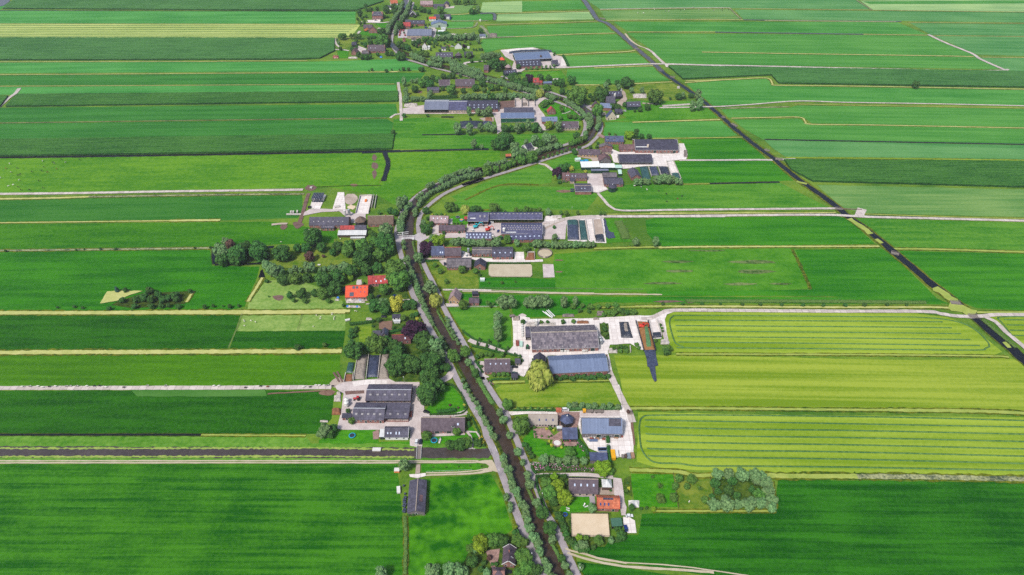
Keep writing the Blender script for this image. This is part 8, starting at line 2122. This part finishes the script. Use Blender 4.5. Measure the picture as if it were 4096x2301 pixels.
hedge('hedge','slim hedge beside the right lane at the brown farmhouse','d',[(0,590),(40,650),(75,705)], 1.2,1.3,'hedge_leaf')
hedge('hedge','hedge under the pollard row along the duckweed ditch','d',[(370,1068),(600,1066),(780,1068)], 1.6,1.0,'hedge_leaf')
hedge('hedge','clipped hedge below the willow row of the contractor yard','d',[(880,1050),(1100,1055),(1400,1052)], 1.8,1.6,'hedge_grey')
hedge('hedge','hedge above the oval riding arena','g',[(900,652),(1100,654),(1340,655)], 1.2,1.1,'hedge_leaf')
hedge('hedge','rounded hedge of the cottage garden by the lane','g',[(255,640),(330,628),(395,628)], 1.6,1.4,'hedge_leaf')
hedge('hedge','dark hedge along the lower cow shed wall','g',[(1330,470),(1600,485),(1900,480),(2010,470)], 3,2.4,'hedge_leaf')
hedge('hedge','dark hedge between matte red house and grove','e',[(1950,690),(2040,690),(2130,685)], 3,2.4,'hedge_leaf')
hedge('hedge','tall dark hedge behind the long barn row','j',[(640,328),(760,325),(940,318)], 4,4.0,'hedge_leaf')
hedge('hedge','dark hedge at the end of the upper truck yard','k',[(1590,440),(1680,440),(1755,438)], 5,4,'hedge_leaf')
hedge('hedge','long straight dark hedge in the upper orchard','k',[(1850,505),(1950,505),(2050,500)], 4,4,'hedge_leaf')
hedge('hedge','rows of clipped hedge in the villa garden','k',[(900,230),(990,228)], 3,2,'hedge_leaf')
hedge('hedge','dark hedge at the right end of the gravel yard','l',[(1060,225),(1085,270),(1105,318)], 3.6,3,'hedge_leaf')
hedge('hedge','hedge below the dark blue lane shed','l',[(620,390),(665,385)], 4,2.4,'hedge_leaf')
hedge('hedge','hedge along the lower canal verge of the right lane','b',[(545,405),(560,440),(590,470)], 1.6,1.2,'hedge_leaf')
hedge('reed_bed','tall green reeds on the right canal bank','c',[(1530,640),(1600,770),(1660,880),(1740,1010)], 3.4,1.7,'reed_leaf','reeds', None, 'stuff')
for i,(pts, l) in enumerate((([(1120,150),(1200,290),(1290,450)], 'left'),([(1200,110),(1270,230),(1360,390)], 'right'),([(1400,680),(1440,740)], 'left'))):
 hedge('reed_bed', f'patchy reeds along the {l} canal edge {"above the curved lawn" if i == 2 else "below the copper beech"}','c', pts, 1.4,.7,'reed_leaf','reeds', None, 'stuff')
hedge('reed_bed','reeds along the right canal edge near the sand arena','b',[(500,600),(560,730),(610,830)], 2.0,1.0,'reed_leaf','reeds', None, 'stuff')
hedge('reed_bed','reeds at the canal edge below the drawbridge','g',[(130,430),(145,500),(180,600),(230,720)], 1.8,.8,'reed_leaf','reeds', None, 'stuff')
hedge('reed_bed','reeds along the canal edge by the bottom right lane','b',[(740,1150),(790,1240),(820,1300)], 2.0,1.0,'reed_leaf','reeds', None, 'stuff')
hedge('reed_bed','overgrown rough strip right of the silage pits','g',[(2250,220),(2290,300),(2330,400)], 9,.8,'reed_leaf','weeds', None, 'stuff')
hedge('reed_bed','overgrown bank along the duckweed ditch above the white track','q',[(250,868),(600,870),(1200,872),(1900,880)], 4,.8,'reed_leaf','weeds', None, 'stuff')
hedge('reed_bed','reedy bank of the broad mown-field waterway','q',[(2290,1000),(2400,1090),(2520,1190)], 3,.8,'reed_leaf','weeds', None, 'stuff')
hedge('reed_bed','weedy ditch line dividing the two lower left fields','a',[(1012,890),(1020,1100),(1012,1440)], 2.2,.8,'reed_leaf','weeds', None, 'stuff')
hedge('reed_bed','weeds round the foot of the end-on grey barn','a',[(1215,600),(1222,760),(1200,850),(1050,868)], 1.6,.8,'reed_leaf','weeds', None, 'stuff')
name_trees()
# ================================================================ light, air, camera
w = bpy.data.worlds.new('World')
SC_ = bpy.context.scene
SC_.world = w
w.use_nodes = True
nt = w.node_tree
sky = nt.nodes.new('ShaderNodeTexSky')
sky.sky_type = 'NISHITA'
sky.sun_disc = False
SUN_EL, SUN_AZ = math.radians(52), math.radians(215)
sky.sun_elevation = SUN_EL
sky.sun_rotation = SUN_AZ
sky.air_density = 1.0
sky.dust_density = 2.5
nt.links.new(sky.outputs[0], nt.nodes['Background'].inputs[0])
nt.nodes['Background'].inputs[1].default_value = SKY_STRENGTH
sl = bpy.data.lights.new('sun','SUN')
sl.energy = SUN_STRENGTH
sl.angle = math.radians(10)
sl.color = (1,.96,.90)
so = bpy.data.objects.new('sun', sl)
C.objects.link(so)
sd = Vector((math.sin(SUN_AZ) * math.cos(SUN_EL), math.cos(SUN_AZ) * math.cos(SUN_EL), math.sin(SUN_EL)))
so.rotation_euler = (-sd).to_track_quat('-Z','Y').to_euler()
if HAZE:
 bm = boxm((-4600,-1600,-2,4600,7100, CAMH + 8))
 hm = bpy.data.materials.new('haze')
 hm.use_nodes = True
 n = hm.node_tree
 n.nodes.remove(n.nodes['Principled BSDF'])
 pv = n.nodes.new('ShaderNodeVolumePrincipled')
 pv.inputs['Color'].default_value = (.86,.93,1,1)
 pv.inputs['Density'].default_value = HAZE
 pv.inputs['Anisotropy'].default_value = .2
 n.links.new(pv.outputs[0], n.nodes['Material Output'].inputs['Volume'])
 hz = obj('haze', bm, hm)
 tag(hz, 'thin pale haze lying over the far fields','haze', None, 'stuff')
cam = bpy.data.cameras.new('camera')
cam.sensor_width = 36
cam.lens = 36 * FOC / 4096
cam.clip_end = 20000
cam.clip_start = 1
co = bpy.data.objects.new('camera', cam)
C.objects.link(co)
co.location = (0,0, CAMH)
co.rotation_euler = (math.pi / 2 - PITCH, 0,0)
SC_.camera = co
SC_.view_settings.view_transform = 'Standard'
SC_.view_settings.look = 'None'
SC_.view_settings.exposure = EXPOSURE
SC_.view_settings.gamma = 1
SC_.cycles.volume_bounces = 0
SC_.cycles.max_bounces = 5
SC_.cycles.diffuse_bounces = 3
SC_.cycles.use_denoising = False
SC_.render.filter_size = 1.1
